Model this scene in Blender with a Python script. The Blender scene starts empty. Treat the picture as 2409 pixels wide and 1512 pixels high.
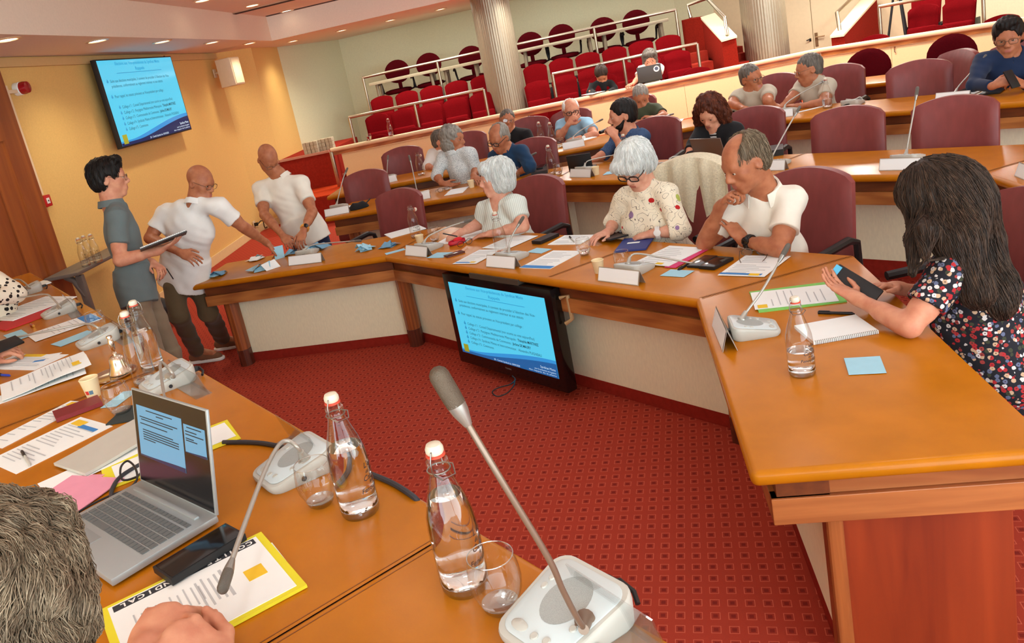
import bpy, bmesh, math, random
import numpy as np
from mathutils import Vector, Matrix
random.seed(7)
PI = math.pi
scene = bpy.context.scene
COL = scene.collection

# ------------------------------------------------------------------ camera
W, H = 2409, 1512
FPX, PITCH, ROLL, CXO, CYO, CAMH = 1895.0, math.radians(14.19), math.radians(-12.37), -170.0, -115.0, 1.90
_cp, _sp, _cr, _sr = math.cos(PITCH), math.sin(PITCH), math.cos(ROLL), math.sin(ROLL)
FWD = np.array([0, _cp, -_sp])
_r0, _u0 = np.array([1.0, 0, 0]), np.array([0, _sp, _cp])
RGT = _cr * _r0 + _sr * _u0
UPV = -_sr * _r0 + _cr * _u0
CAM = np.array([0, 0, CAMH])
cd = bpy.data.cameras.new('camera'); cam = bpy.data.objects.new('camera', cd); COL.objects.link(cam)
cd.sensor_fit = 'HORIZONTAL'; cd.sensor_width = 36.0; cd.lens = FPX / W * 36.0
cd.shift_x = -CXO / W; cd.shift_y = CYO / W
cd.clip_start = 0.02; cd.clip_end = 100
_m = Matrix(((RGT[0], UPV[0], -FWD[0], 0), (RGT[1], UPV[1], -FWD[1], 0), (RGT[2], UPV[2], -FWD[2], CAMH), (0, 0, 0, 1)))
cam.matrix_world = _m
scene.camera = cam

def ray(u, v): return FWD + RGT * (u - W/2 - CXO) / FPX - UPV * (v - H/2 - CYO) / FPX
def un(u, v, z):                       # the point of the horizontal plane z seen at (u, v)
    d = ray(u, v); return CAM + d * (z - CAMH) / d[2]
def at(u, v, dist): return CAM + ray(u, v) * dist
def V2(p): return np.array([p[0], p[1]], float)

# ------------------------------------------------------------------ light
wd = bpy.data.worlds.new('world'); scene.world = wd; wd.use_nodes = True
wd.node_tree.nodes['Background'].inputs[0].default_value = (0.80, 0.94, 1.0, 1)
wd.node_tree.nodes['Background'].inputs[1].default_value = 6.3
scene.view_settings.view_transform = 'Standard'
scene.view_settings.look = 'None'
scene.view_settings.gamma = 1.0
scene.view_settings.use_curve_mapping = False
scene.view_settings.exposure = 0.0
def area(name, loc, size, power, color, rot=(0, 0, 0)):
    l = bpy.data.lights.new(name, 'AREA'); l.shape = 'RECTANGLE'; l.size, l.size_y = size
    l.energy = power; l.color = color
    o = bpy.data.objects.new(name, l); o.location = loc; o.rotation_euler = rot; COL.objects.link(o); return o
def spot(name, loc, power, color, ang=150, rad=.10):
    l = bpy.data.lights.new(name, 'SPOT'); l.energy = power; l.color = color; l.spot_size = math.radians(ang); l.spot_blend = .9; l.shadow_soft_size = rad
    o = bpy.data.objects.new(name, l); o.location = loc; COL.objects.link(o); return o
# the rows of recessed ceiling lamps over the hall
for i, x in enumerate((-2.2, -.3, 1.6, 3.5, 5.4)):
    for j, y in enumerate((.2, 2.2, 4.2, 6.2, 8.2, 10.2)):
        warm = x < -1.0 and y > 4
        if x < -1 and y > 3: continue
        spot('ceiling_lamp', (x, y, 3.07), 11 if not warm else 62, (.84, .95, 1.0) if not warm else (1.0, .84, .58))
for i, (x, y) in enumerate(((.4, 13.0), (2.2, 12.6), (4.0, 12.3), (5.8, 11.8), (3.1, 10.2), (5.2, 9.6), (7.6, 10.6), (6.7, 12.0))):
    spot('gallery_fill', (x, y, 2.72), 240, (1.0, .97, .88), 172, .14)  # unseen spots added to brighten the dark gallery and its walls
area('gallery_rear_fill', (2.7, 14.2, 2.735), (6.5, 1.2), 42, (.95, 1.0, .93), (0, 0, -.12))  # unseen soft panel, added to lift the rear wall
area('gallery_stair_fill', (6.0, 12.9, 2.735), (1.2, .8), 9, (.95, 1.0, .95))  # added fill for the dim stair corner, no such fixture there
area('well_fill', (.8, 3.6, 3.06), (4.5, 4.0), 24, (.86, .96, 1.0))  # large unseen panel added as general fill over the well
area('rings_fill', (3.0, 7.4, 3.06), (4.5, 4.0), 60, (.86, .96, 1.0))  # second added fill panel, over the rear rings

# ------------------------------------------------------------------ materials
def lin(c):
    c = c / 255.0
    return c / 12.92 if c <= 0.04045 else ((c + 0.055) / 1.055) ** 2.4
def rgb(r, g, b): return (lin(r), lin(g), lin(b), 1.0)
MATS = {}
def nd(nt, t, **kw):
    n = nt.nodes.new(t)
    for k, v in kw.items(): setattr(n, k, v)
    return n
def mat(name, col, rough=0.6, metal=0.0, spec=0.5, noise=0.0, nscale=20.0, bump=0.0, bscale=200.0, stretch=(1, 1, 1), coat=0.0, trans=0.0, ior=1.45, emit=None, estr=1.0, sss=0.0, sheen=0.0, col2=None):
    """principled material whose colour wanders by object-space noise"""
    if name in MATS: return MATS[name]
    m = bpy.data.materials.new(name); m.use_nodes = True; nt = m.node_tree
    b = nt.nodes['Principled BSDF']
    b.inputs['Base Color'].default_value = col; b.inputs['Roughness'].default_value = rough
    b.inputs['Metallic'].default_value = metal; b.inputs['Specular IOR Level'].default_value = spec
    b.inputs['IOR'].default_value = ior
    if coat: b.inputs['Coat Weight'].default_value = coat; b.inputs['Coat Roughness'].default_value = 0.12
    if trans: b.inputs['Transmission Weight'].default_value = trans
    if sheen: b.inputs['Sheen Weight'].default_value = sheen
    if sss:
        b.inputs['Subsurface Weight'].default_value = sss; b.inputs['Subsurface Radius'].default_value = (0.012, 0.005, 0.003)
        b.inputs['Subsurface Scale'].default_value = 1.0
    if emit: b.inputs['Emission Color'].default_value = emit; b.inputs['Emission Strength'].default_value = estr
    if noise or bump:
        tc = nd(nt, 'ShaderNodeTexCoord'); mp = nd(nt, 'ShaderNodeMapping')
        mp.inputs['Scale'].default_value = stretch
        nt.links.new(tc.outputs['Object'], mp.inputs['Vector'])
    if noise:
        n = nd(nt, 'ShaderNodeTexNoise'); n.inputs['Scale'].default_value = nscale; n.inputs['Detail'].default_value = 5
        nt.links.new(mp.outputs[0], n.inputs['Vector'])
        mx = nd(nt, 'ShaderNodeMix', data_type='RGBA')
        c2 = col2 if col2 else tuple(max(0, c * (1 - noise)) for c in col[:3]) + (1,)
        c1 = col if col2 else tuple(min(1, c * (1 + noise * .6)) for c in col[:3]) + (1,)
        mx.inputs[6].default_value = c1; mx.inputs[7].default_value = c2
        mr = nd(nt, 'ShaderNodeMapRange'); mr.inputs[1].default_value = 0.3; mr.inputs[2].default_value = 0.7
        nt.links.new(n.outputs[0], mr.inputs[0]); nt.links.new(mr.outputs[0], mx.inputs[0])
        nt.links.new(mx.outputs[2], b.inputs['Base Color'])
    if bump:
        n2 = nd(nt, 'ShaderNodeTexNoise'); n2.inputs['Scale'].default_value = bscale; n2.inputs['Detail'].default_value = 4
        nt.links.new(mp.outputs[0], n2.inputs['Vector'])
        bp = nd(nt, 'ShaderNodeBump'); bp.inputs['Strength'].default_value = bump; bp.inputs['Distance'].default_value = 0.004
        nt.links.new(n2.outputs[0], bp.inputs['Height']); nt.links.new(bp.outputs[0], b.inputs['Normal'])
    MATS[name] = m; return m

def wood(name, c1, c2, axis='x', rough=0.4, scale=1.0, coat=0.15):
    if name in MATS: return MATS[name]
    m = bpy.data.materials.new(name); m.use_nodes = True; nt = m.node_tree; b = nt.nodes['Principled BSDF']
    tc = nd(nt, 'ShaderNodeTexCoord'); mp = nd(nt, 'ShaderNodeMapping')
    mp.inputs['Scale'].default_value = {'x': (0.6*scale, 9*scale, 9*scale), 'y': (9*scale, 0.6*scale, 9*scale), 'z': (9*scale, 9*scale, 0.6*scale)}[axis]
    nt.links.new(tc.outputs['Object'], mp.inputs[0])
    n = nd(nt, 'ShaderNodeTexNoise'); n.inputs['Scale'].default_value = 3.0; n.inputs['Detail'].default_value = 7; n.inputs['Distortion'].default_value = 0.9
    nt.links.new(mp.outputs[0], n.inputs['Vector'])
    wv = nd(nt, 'ShaderNodeTexWave'); wv.inputs['Scale'].default_value = 1.6; wv.inputs['Distortion'].default_value = 5.0; wv.inputs['Detail'].default_value = 3
    nt.links.new(mp.outputs[0], wv.inputs['Vector'])
    mm = nd(nt, 'ShaderNodeMath', operation='MULTIPLY'); nt.links.new(n.outputs[0], mm.inputs[0]); mm.inputs[1].default_value = 1.0
    ad = nd(nt, 'ShaderNodeMath', operation='MULTIPLY_ADD'); nt.links.new(wv.outputs[1], ad.inputs[0]); ad.inputs[1].default_value = 0.35; nt.links.new(mm.outputs[0], ad.inputs[2])
    mr = nd(nt, 'ShaderNodeMapRange'); mr.inputs[1].default_value = 0.35; mr.inputs[2].default_value = 0.95
    nt.links.new(ad.outputs[0], mr.inputs[0])
    mx = nd(nt, 'ShaderNodeMix', data_type='RGBA'); mx.inputs[6].default_value = c1; mx.inputs[7].default_value = c2
    nt.links.new(mr.outputs[0], mx.inputs[0]); nt.links.new(mx.outputs[2], b.inputs['Base Color'])
    b.inputs['Roughness'].default_value = rough; b.inputs['Coat Weight'].default_value = coat; b.inputs['Coat Roughness'].default_value = 0.2
    MATS[name] = m; return m

def carpet(name, ground, line, dark, pitch=(0.0558, 0.0638), yaw=-19.4):
    m = bpy.data.materials.new(name); m.use_nodes = True; nt = m.node_tree; b = nt.nodes['Principled BSDF']; L = nt.links.new
    tc = nd(nt, 'ShaderNodeTexCoord'); mp = nd(nt, 'ShaderNodeMapping'); mp.vector_type = 'POINT'
    mp.inputs['Rotation'].default_value = (0, 0, math.radians(-yaw)); L(tc.outputs['Object'], mp.inputs[0])
    sx = nd(nt, 'ShaderNodeSeparateXYZ'); L(mp.outputs[0], sx.inputs[0])
    def mth(op, a, bb=None):
        n = nd(nt, 'ShaderNodeMath', operation=op)
        for i, x in enumerate((a, bb)):
            if x is None: continue
            if isinstance(x, (int, float)): n.inputs[i].default_value = x
            else: L(x, n.inputs[i])
        return n.outputs[0]
    def cell(o, p): return mth('ABSOLUTE', mth('SUBTRACT', mth('FRACT', mth('DIVIDE', o, p)), 0.5))
    ax, ay = cell(sx.outputs[0], pitch[0]), cell(sx.outputs[1], pitch[1])
    mxx = mth('MAXIMUM', mth('MULTIPLY', ax, 1.0), mth('MULTIPLY', ay, 1.05))
    outer = mth('LESS_THAN', mxx, 0.285); inner = mth('LESS_THAN', mxx, 0.235); core = mth('LESS_THAN', mxx, 0.13)
    ring = mth('SUBTRACT', outer, inner)
    nz = nd(nt, 'ShaderNodeTexNoise'); nz.inputs['Scale'].default_value = 1.3; nz.inputs['Detail'].default_value = 3; L(tc.outputs['Object'], nz.inputs['Vector'])
    nz2 = nd(nt, 'ShaderNodeTexNoise'); nz2.inputs['Scale'].default_value = 400; L(tc.outputs['Object'], nz2.inputs['Vector'])
    def mix(f, a, bcol):
        n = nd(nt, 'ShaderNodeMix', data_type='RGBA'); L(f, n.inputs[0])
        if isinstance(a, tuple): n.inputs[6].default_value = a
        else: L(a, n.inputs[6])
        if isinstance(bcol, tuple): n.inputs[7].default_value = bcol
        else: L(bcol, n.inputs[7])
        return n.outputs[2]
    g2 = tuple(c * .86 for c in ground[:3]) + (1,)
    c = mix(nz.outputs[0], ground, g2)
    inn = tuple(0.6*a + 0.4*d for a, d in zip(ground[:3], dark[:3])) + (1,)
    c = mix(inner, c, inn); c = mix(ring, c, line); c = mix(core, c, dark)
    L(c, b.inputs['Base Color']); b.inputs['Roughness'].default_value = 0.95; b.inputs['Specular IOR Level'].default_value = 0.1
    bp = nd(nt, 'ShaderNodeBump'); bp.inputs['Strength'].default_value = 0.35; bp.inputs['Distance'].default_value = 0.003
    L(nz2.outputs[0], bp.inputs['Height']); L(bp.outputs[0], b.inputs['Normal'])
    MATS[name] = m; return m

M_CARPET = carpet('red_carpet', rgb(174, 64, 46), rgb(202, 96, 72), rgb(130, 42, 34))
M_CARPET_PLAIN = mat('red_carpet_plain', rgb(150, 44, 32), 0.95, spec=0.1, noise=0.15, nscale=30, bump=0.4, bscale=400)
M_CARPET_WARMLIT = carpet('red_carpet_warm_lit', rgb(190, 62, 24), rgb(196, 74, 36), rgb(170, 50, 20))  # the red carpet again, with warm light put into its colour
M_YELLOW = mat('yellow_wall_paint', rgb(232, 192, 116), 0.8, noise=0.05, nscale=60, bump=0.12, bscale=500)
M_CREAMWALL = mat('cream_wall_paint', rgb(222, 220, 184), 0.8, noise=0.04, nscale=40, bump=0.1, bscale=400)
M_PANEL = mat('cream_fabric_panel', rgb(246, 240, 206), 0.85, noise=0.05, nscale=90, bump=0.15, bscale=600, stretch=(1, 1, .3))
M_BARRIER = mat('buff_laminate_panel', rgb(238, 214, 160), 0.6, noise=0.03, nscale=60)
M_CEIL = mat('ceiling_paint', rgb(238, 220, 200), 0.85, noise=0.03, nscale=50)
M_LEATHER = mat('tan_leather_top', rgb(186, 112, 14), 0.26, spec=0.26, noise=0.10, nscale=7, bump=0.03, bscale=260, coat=0.0)
M_BULL = mat('tan_bullnose_edge', rgb(184, 112, 42), 0.28, noise=0.10, nscale=14, coat=0.3)
M_WOODX = wood('desk_wood', rgb(186, 120, 62), rgb(142, 80, 38), 'x')
M_WOODZ = wood('desk_wood_upright', rgb(170, 96, 46), rgb(126, 64, 30), 'z')
M_WOODY = wood('desk_wood_end', rgb(186, 112, 58), rgb(142, 76, 36), 'y')
M_REDWOOD = wood('red_wood_panel', rgb(156, 60, 24), rgb(120, 40, 16), 'z', scale=.6)
M_DARKFOOT = wood('dark_wood_foot', rgb(104, 50, 32), rgb(80, 36, 24), 'z')
M_DOOR = wood('brown_door_wood', rgb(158, 84, 28), rgb(128, 60, 18), 'z', scale=.5)
M_STEEL = mat('brushed_steel', rgb(190, 178, 158), 0.32, metal=1.0, noise=0.08, nscale=40)
M_RAIL = mat('cream_handrail', rgb(226, 206, 164), 0.45, noise=0.03)
M_CHROME = mat('chrome', rgb(225, 222, 215), 0.12, metal=1.0)
M_BLACK = mat('black_plastic', rgb(26, 25, 26), 0.45, noise=0.1, nscale=50)
M_BLACKG = mat('black_gloss', rgb(14, 13, 14), 0.12, spec=0.6)
M_BEIGE = mat('beige_plastic', rgb(226, 204, 170), 0.5, noise=0.03)
M_WHITE = mat('white_plastic', rgb(232, 232, 226), 0.4, noise=0.02)
M_PAPER = mat('white_paper', rgb(236, 240, 238), 0.85, noise=0.02, nscale=12)
M_BLUEP = mat('pale_blue_paper', rgb(160, 208, 226), 0.85, noise=0.03, nscale=30)

# ------------------------------------------------------------------ mesh helpers
class MB:
    def __init__(s): s.v = []; s.f = []; s.mi = []
    def add(s, vs, fs, mi=0):
        o = len(s.v); s.v += [tuple(map(float, p)) for p in vs]
        s.f += [tuple(i + o for i in f) for f in fs]; s.mi += [mi] * len(fs); return s
    def box(s, c, d, R=None, mi=0):
        hx, hy, hz = d[0]/2, d[1]/2, d[2]/2
        vs = [Vector((x*hx, y*hy, z*hz)) for x, y, z in ((-1,-1,-1),(1,-1,-1),(1,1,-1),(-1,1,-1),(-1,-1,1),(1,-1,1),(1,1,1),(-1,1,1))]
        if R is not None: vs = [R @ p for p in vs]
        vs = [p + Vector(c) for p in vs]
        return s.add(vs, [(3,2,1,0),(4,5,6,7),(0,1,5,4),(1,2,6,5),(2,3,7,6),(3,0,4,7)], mi)
    def prism(s, poly, z0, z1, mi=0, M=None):
        n = len(poly); a = sum(poly[i][0]*poly[(i+1) % n][1] - poly[(i+1) % n][0]*poly[i][1] for i in range(n))
        if a < 0: poly = poly[::-1]
        vs = [Vector((p[0], p[1], z0)) for p in poly] + [Vector((p[0], p[1], z1)) for p in poly]
        if M is not None: vs = [M @ v for v in vs]
        fs = [tuple(range(n-1, -1, -1)), tuple(range(n, 2*n))] + [(i, (i+1) % n, n+(i+1) % n, n+i) for i in range(n)]
        return s.add(vs, fs, mi)
    def tube(s, pts, r, n=8, mi=0, cap=True, closed=False):
        pts = [Vector(p) for p in pts]; m = len(pts); rs = r if isinstance(r, (list, tuple)) else [r]*m
        vs = []; prev = None
        for i, p in enumerate(pts):
            if closed: t = (pts[(i+1) % m] - pts[i-1])
            else: t = pts[min(i+1, m-1)] - pts[max(i-1, 0)]
            t.normalize()
            if prev is None:
                a = Vector((0, 0, 1)) if abs(t.z) < .9 else Vector((1, 0, 0)); u = t.cross(a).normalized()
            else:
                u = (prev - t * prev.dot(t)); u = u.normalized() if u.length > 1e-6 else t.orthogonal().normalized()
            prev = u; w = t.cross(u)
            for k in range(n):
                a = 2*PI*k/n; vs.append(p + (u*math.cos(a) + w*math.sin(a))*rs[i])
        fs = []
        for i in range(m if closed else m-1):
            j = (i+1) % m
            for k in range(n): fs.append((i*n+k, i*n+(k+1) % n, j*n+(k+1) % n, j*n+k))
        if cap and not closed: fs += [tuple(range(n-1, -1, -1)), tuple(range((m-1)*n, m*n))]
        return s.add(vs, fs, mi)
    def lathe(s, prof, n=24, c=(0, 0, 0), M=None, mi=0, a0=0.0, a1=2*PI):
        vs = []; m = len(prof); full = abs(a1 - a0 - 2*PI) < 1e-6; cnt = n if full else n+1
        for r, z in prof:
            for k in range(cnt):
                a = a0 + (a1-a0)*k/n; p = Vector((r*math.cos(a), r*math.sin(a), z))
                if M is not None: p = M @ p
                vs.append(p + Vector(c))
        fs = []
        for i in range(m-1):
            for k in range(n if full else n):
                k2 = (k+1) % cnt if full else k+1
                fs.append((i*cnt+k, i*cnt+k2, (i+1)*cnt+k2, (i+1)*cnt+k))
        return s.add(vs, fs, mi)
    def ell(s, c, r, n=14, M=None, mi=0):
        prof = [(math.sin(PI*i/n), -math.cos(PI*i/n)) for i in range(n+1)]
        S = Matrix.Diagonal((r[0], r[1], r[2], 1)).to_3x3()
        return s.lathe(prof, 2*n, c, (M @ S) if M is not None else S, mi)
    def build(s, name, m, parent=None, smooth=None, bevel=0.0, seg=2, loc=None, rz=0.0):
        me = bpy.data.meshes.new(name); me.from_pydata(s.v, [], s.f)
        ms = m if isinstance(m, (list, tuple)) else [m]
        for x in ms: me.materials.append(x)
        me.polygons.foreach_set('material_index', s.mi)
        if bevel or True:
            bm = bmesh.new(); bm.from_mesh(me)
            bmesh.ops.remove_doubles(bm, verts=bm.verts, dist=1e-6)
            if bevel:
                es = [e for e in bm.edges if len(e.link_faces) == 2 and e.calc_face_angle(0) > 0.6]
                bmesh.ops.bevel(bm, geom=es, offset=bevel, segments=seg, profile=0.6, affect='EDGES', clamp_overlap=True)
            bmesh.ops.recalc_face_normals(bm, faces=bm.faces)
            bm.to_mesh(me); bm.free()
        if smooth is not False:
            me.polygons.foreach_set('use_smooth', [True]*len(me.polygons))
            me.set_sharp_from_angle(angle=math.radians(38))
        o = bpy.data.objects.new(name, me); COL.objects.link(o)
        if parent: o.parent = parent
        if loc is not None: o.location = loc; o.rotation_euler = (0, 0, rz)
        return o

def thing(name, label, cat, loc=(0, 0, 0), rz=0.0, group=None):
    o = bpy.data.objects.new(name, None); COL.objects.link(o); o.empty_display_size = 0.1
    o.location = Vector(loc); o.rotation_euler = (0, 0, rz); return tag(o, label, cat, group)
def tag(o, label, cat, group=None):
    o['label'] = label; o['category'] = cat
    if group: o['group'] = group
    return o
def struct(o): o['kind'] = 'structure'; return o
KIDS = {}
def dup(root, loc, rz=0.0, label=None, group=None):
    r = root.copy(); COL.objects.link(r); r.location = Vector(loc); r.rotation_euler = (0, 0, rz)
    if label: r['label'] = label
    if group: r['group'] = group
    for ch in list(root.children):
        c = ch.copy(); COL.objects.link(c); c.parent = r
        for g in list(ch.children):
            d = g.copy(); COL.objects.link(d); d.parent = c
    return r
def textmesh(name, body, size, M, m, parent=None, align='LEFT', shear=0.0, ext=0.0, bold=0.0):
    cu = bpy.data.curves.new(name, 'FONT'); cu.body = body; cu.size = size; cu.align_x = align; cu.align_y = 'CENTER'
    cu.shear = shear; cu.extrude = ext; cu.offset = bold; cu.resolution_u = 2
    o = bpy.data.objects.new(name, cu); COL.objects.link(o)
    dg = bpy.context.evaluated_depsgraph_get(); me = bpy.data.meshes.new_from_object(o.evaluated_get(dg))
    COL.objects.unlink(o); bpy.data.objects.remove(o)
    me.transform(M); me.materials.clear(); me.materials.append(m); me.name = name
    q = bpy.data.objects.new(name, me); COL.objects.link(q)
    if parent: q.parent = parent
    return q
def frame(p, d, u=(0, 0, 1)):
    """matrix with local x along d, z near u, origin p"""
    x = Vector(d).normalized(); z = Vector(u); z = (z - x*z.dot(x)).normalized(); y = z.cross(x)
    return Matrix(((x.x, y.x, z.x, p[0]), (x.y, y.y, z.y, p[1]), (x.z, y.z, z.z, p[2]), (0, 0, 0, 1)))
# ------------------------------------------------------------------ room shell
def poly_wall(name, p0, p1, z0, z1, m, th=0.12, side=1):
    p0, p1 = V2(p0), V2(p1); d = (p1-p0)/np.linalg.norm(p1-p0); n = np.array([-d[1], d[0]])*side*th
    return struct(MB().prism([p0, p1, p1+n, p0+n], z0, z1).build(name, m, smooth=False))
MB_ = MB
floor = struct(MB().prism([(-4.2, -2.5), (10.5, -2.5), (10.5, 16.5), (-4.2, 16.5)], -0.1, 0.0).build('floor', M_CARPET, smooth=False))
WA, WB = np.array([-4.03, 2.8]), np.array([-2.58, 12.6])            # the yellow wall on the left: x = -4.44 + .148 y
c2_, c3_, c4_ = np.array([-2.12, 13.12]), np.array([-1.89, 14.4]), np.array([-0.95, 16.25])
BW = c4_ + np.array([0.99, -0.139])*6.3
poly_wall('wall_left', WA - (WB-WA)*0.55, WB, 0, 3.1, M_YELLOW)
poly_wall('wall_left_return', WB, c2_, 0, 3.1, M_YELLOW)
poly_wall('wall_left_pier', c2_, c3_, 0, 3.1, M_YELLOW)
poly_wall('wall_rear_recess', c3_, c4_, 0, 3.1, M_CREAMWALL)
poly_wall('wall_rear', c4_, BW, 0, 3.6, M_CREAMWALL)
E1 = np.array([7.75, 13.05]); 
poly_wall('wall_rear_stairs', BW, BW + np.array([0.55, -0.42]), 0, 3.6, M_CREAMWALL)
F0 = np.array([5.9, 13.95]); 
poly_wall('wall_rear_door', BW + np.array([0.55, -0.42]), np.array([8.6, 12.6]), 0, 3.6, mat('pinkish_wall_paint', rgb(216, 196, 160), 0.8, noise=0.04))
poly_wall('wall_right', np.array([8.6, 12.6]), np.array([10.4, 9.6]), 0, 3.6, M_CREAMWALL)
poly_wall('wall_right_side', np.array([10.4, 9.6]), np.array([10.4, -2.4]), 0, 3.6, M_CREAMWALL)
# ceiling: high field, lowered soffit along the left wall and the rear wall
S0, S1 = np.array([-3.9, -2.0]), np.array([-1.71, 12.66]); S0 = S1 + (np.array([-2.688, 6.116]) - S1)*2.25
S2 = S1 + np.array([0.985, -0.12])*9.0
ceil = struct(MB().prism([S0, S1, S2, (10.5, 11.2), (10.5, -2.5), (-4.5, -2.5)], 3.1, 3.2).build('ceiling', M_CEIL, smooth=False))
struct(MB().prism([(-5.2, S0[1]), S0, S1, S2, (10.5, 11.3), (10.5, 16.5), (-5.2, 16.5)], 2.75, 3.2).build('ceiling_soffit', M_CEIL, smooth=False))
# dark air slot along the soffit edge and grilles
def strip(p0, p1, w, z0, z1):
    p0, p1 = V2(p0), V2(p1); d = (p1-p0)/np.linalg.norm(p1-p0); n = np.array([-d[1], d[0]])*w/2
    return [p0-n, p1-n, p1+n, p0+n]
M_SLOT = mat('dark_air_slot', rgb(66, 44, 34), 0.7, noise=.1)
a, b = S1 + np.array([0.02, -0.10]), S1 + np.array([4.2, -0.66])
tag(MB().prism(strip(a, b, .09, 0, 0), 3.092, 3.1).build('air_slot', M_SLOT, smooth=False), 'long dark air slot in the ceiling along the soffit edge', 'air vent')
vt = thing('ceiling_vent', 'short slotted ceiling grille between two downlights near the corner', 'air vent', tuple(un(625, 13, 3.098)))
g = un(590, 23, 3.1) - un(660, 6, 3.1); ga = math.atan2(g[1], g[0]); vt.rotation_euler = (0, 0, ga)
MB().box((0, 0, -.004), (1.0, .16, .012)).build('frame', mat('vent_frame', rgb(196, 160, 130), .6, noise=.03), vt, bevel=.003)
sl = MB()
for k in range(3): sl.box((0, -.045+.045*k, -.012), (.93, .022, .008))
sl.build('slat', M_SLOT, vt, smooth=False)
# skirting boards
M_SKIRT = mat('cream_skirting', rgb(232, 206, 150), .55, noise=.03)
def skirt(name, p0, p1, z0=0.0, h=.12):
    p0, p1 = V2(p0), V2(p1); d = (p1-p0)/np.linalg.norm(p1-p0); n = np.array([d[1], -d[0]])*.018
    return struct(MB().prism([p0, p1, p1+n, p0+n], z0, z0+h).build(name, M_SKIRT, smooth=False, bevel=.004))
wdir = (WB-WA)/np.linalg.norm(WB-WA); wn = np.array([wdir[1], -wdir[0]])   # wn points into the room
def wall_pt(y, off=0.0): return np.array([-4.44 + .148*y, y]) + wn*off
skirt('baseboard_left', wall_pt(7.35), WB); skirt('baseboard_return', WB, c2_); skirt('baseboard_pier', c2_, c3_)
# picture rail / cable trunking at the top of the yellow wall
struct(MB().prism([wall_pt(4, 0), wall_pt(12.55, 0), wall_pt(12.55, .035), wall_pt(4, .035)], 2.66, 2.735).build('trim_1', mat('wall_trunking', rgb(214, 178, 122), .6, noise=.03), smooth=False))
for zz, nm in ((2.75, 'trim_2'),):
    pass
# brown door at the far left of the yellow wall
dr = struct(thing('door_1', 'x', 'door'))
for k in ('label', 'category'): del dr[k]
def wbox(y0, y1, z0, z1, o0, o1): return MB().prism([wall_pt(y0, o0), wall_pt(y1, o0), wall_pt(y1, o1), wall_pt(y0, o1)], z0, z1)
fr = MB(); 
for (y0, y1, z0, z1) in ((7.05, 7.31, 0, 2.05), (5.15, 5.4, 0, 2.05), (5.15, 7.31, 2.05, 2.75)):
    fr.prism([wall_pt(y0, 0), wall_pt(y1, 0), wall_pt(y1, .05), wall_pt(y0, .05)], z0, z1)
fr.build('door_frame', M_DOOR, dr, smooth=False)
lf = MB().prism([wall_pt(5.4, .0), wall_pt(7.05, .0), wall_pt(7.05, .015), wall_pt(5.4, .015)], 0, 2.05); lf.prism([wall_pt(6.82, .015), wall_pt(7.05, .015), wall_pt(7.05, .033), wall_pt(6.82, .033)], 0, 2.05)
lf.build('door_leaf', M_DOOR, dr, smooth=False)
struct(MB().prism([wall_pt(7.31, 0), wall_pt(7.345, 0), wall_pt(7.345, .045), wall_pt(7.31, .045)], 1.53, 2.50).build('trim_3', mat('pale_cable_duct', rgb(232, 208, 172), .6, noise=.02), smooth=False))
# ribbed steel columns
def column(c, r, label):
    n = 96; prof = []
    vs, fs = [], []; K = n*4
    for z in (0.0, 3.1):
        for k in range(K):
            a = 2*PI*k/K; rr = r*(1 + 0.020*math.copysign(abs(math.cos(a*23))**.5, 1) - .010) ; vs.append((rr*math.cos(a), rr*math.sin(a), z))
    for k in range(K): fs.append((k, (k+1) % K, K+(k+1) % K, K+k))
    o = MB().add(vs, fs).build('ribbed_column', mat('ribbed_aluminium', rgb(158, 146, 126), .36, metal=.6, noise=.05), smooth=True, loc=(c[0], c[1], 0))
    return tag(o, label, 'column')
c1 = (at(1134, 137, 12.9)+at(1218, 135, 12.9))/2; k2 = (at(1752, 68, 12.3)+at(1848, 85, 12.3))/2
column(c1, .298, 'ribbed metal column rising between the two blocks of red seats')
column(k2, .315, 'ribbed metal column beside the small stair, in front of the beige door wall')
# platforms of the gallery
PX = np.array([-1.236, 12.563]); PXe = np.array([5.775, 11.205]); PYe = np.array([7.159, 9.288])
dX = (PXe-PX)/np.linalg.norm(PXe-PX); nX = np.array([-dX[1], dX[0]])
dY = (PYe-PXe)/np.linalg.norm(PYe-PXe); nY = np.array([-dY[1], dY[0]])
def XL(s, off): return PX + dX*s + nX*off
def YL(s, off): return PXe + dY*s + nY*off
def platform(name, pts, z0, z1, m): return struct(MB().prism(pts, z0, z1).build(name, m, smooth=False))
lp4 = [XL(-.62, -.75), XL(7.14, -.75), XL(7.14, 3.9), XL(-.9, 3.3), XL(-.98, .3)]
platform('floor_landing_riser', lp4, 0, .405, M_CARPET_PLAIN); platform('floor_landing', lp4, .405, .42, M_CARPET_WARMLIT)
platform('floor_gallery', [XL(-.95, .75), XL(7.14, .75), XL(7.14, 3.75), XL(-.95, 3.75)], .42, .52, M_CARPET_PLAIN)
platform('floor_gallery_step', [XL(-.15, 1.35), XL(6.0, 1.35), XL(6.0, 3.75), XL(-.15, 3.75)], .52, .78, M_CARPET_PLAIN)
platform('floor_gallery_top', [XL(.35, 2.05), XL(5.6, 2.05), XL(5.6, 3.75), XL(.35, 3.75)], .78, 1.04, M_CARPET_PLAIN)
platform('floor_gallery_ledge', [XL(-1.0, .32), XL(-.12, .32), XL(-.12, 2.2), XL(-1.0, 2.2)], .42, .97, M_CARPET_PLAIN)
platform('floor_right_gallery', [YL(-.1, .15), YL(4.5, .15), YL(4.5, 3.5), YL(-.1, 3.5)], 0, .52, M_CARPET_PLAIN)
nose = MB()
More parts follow.
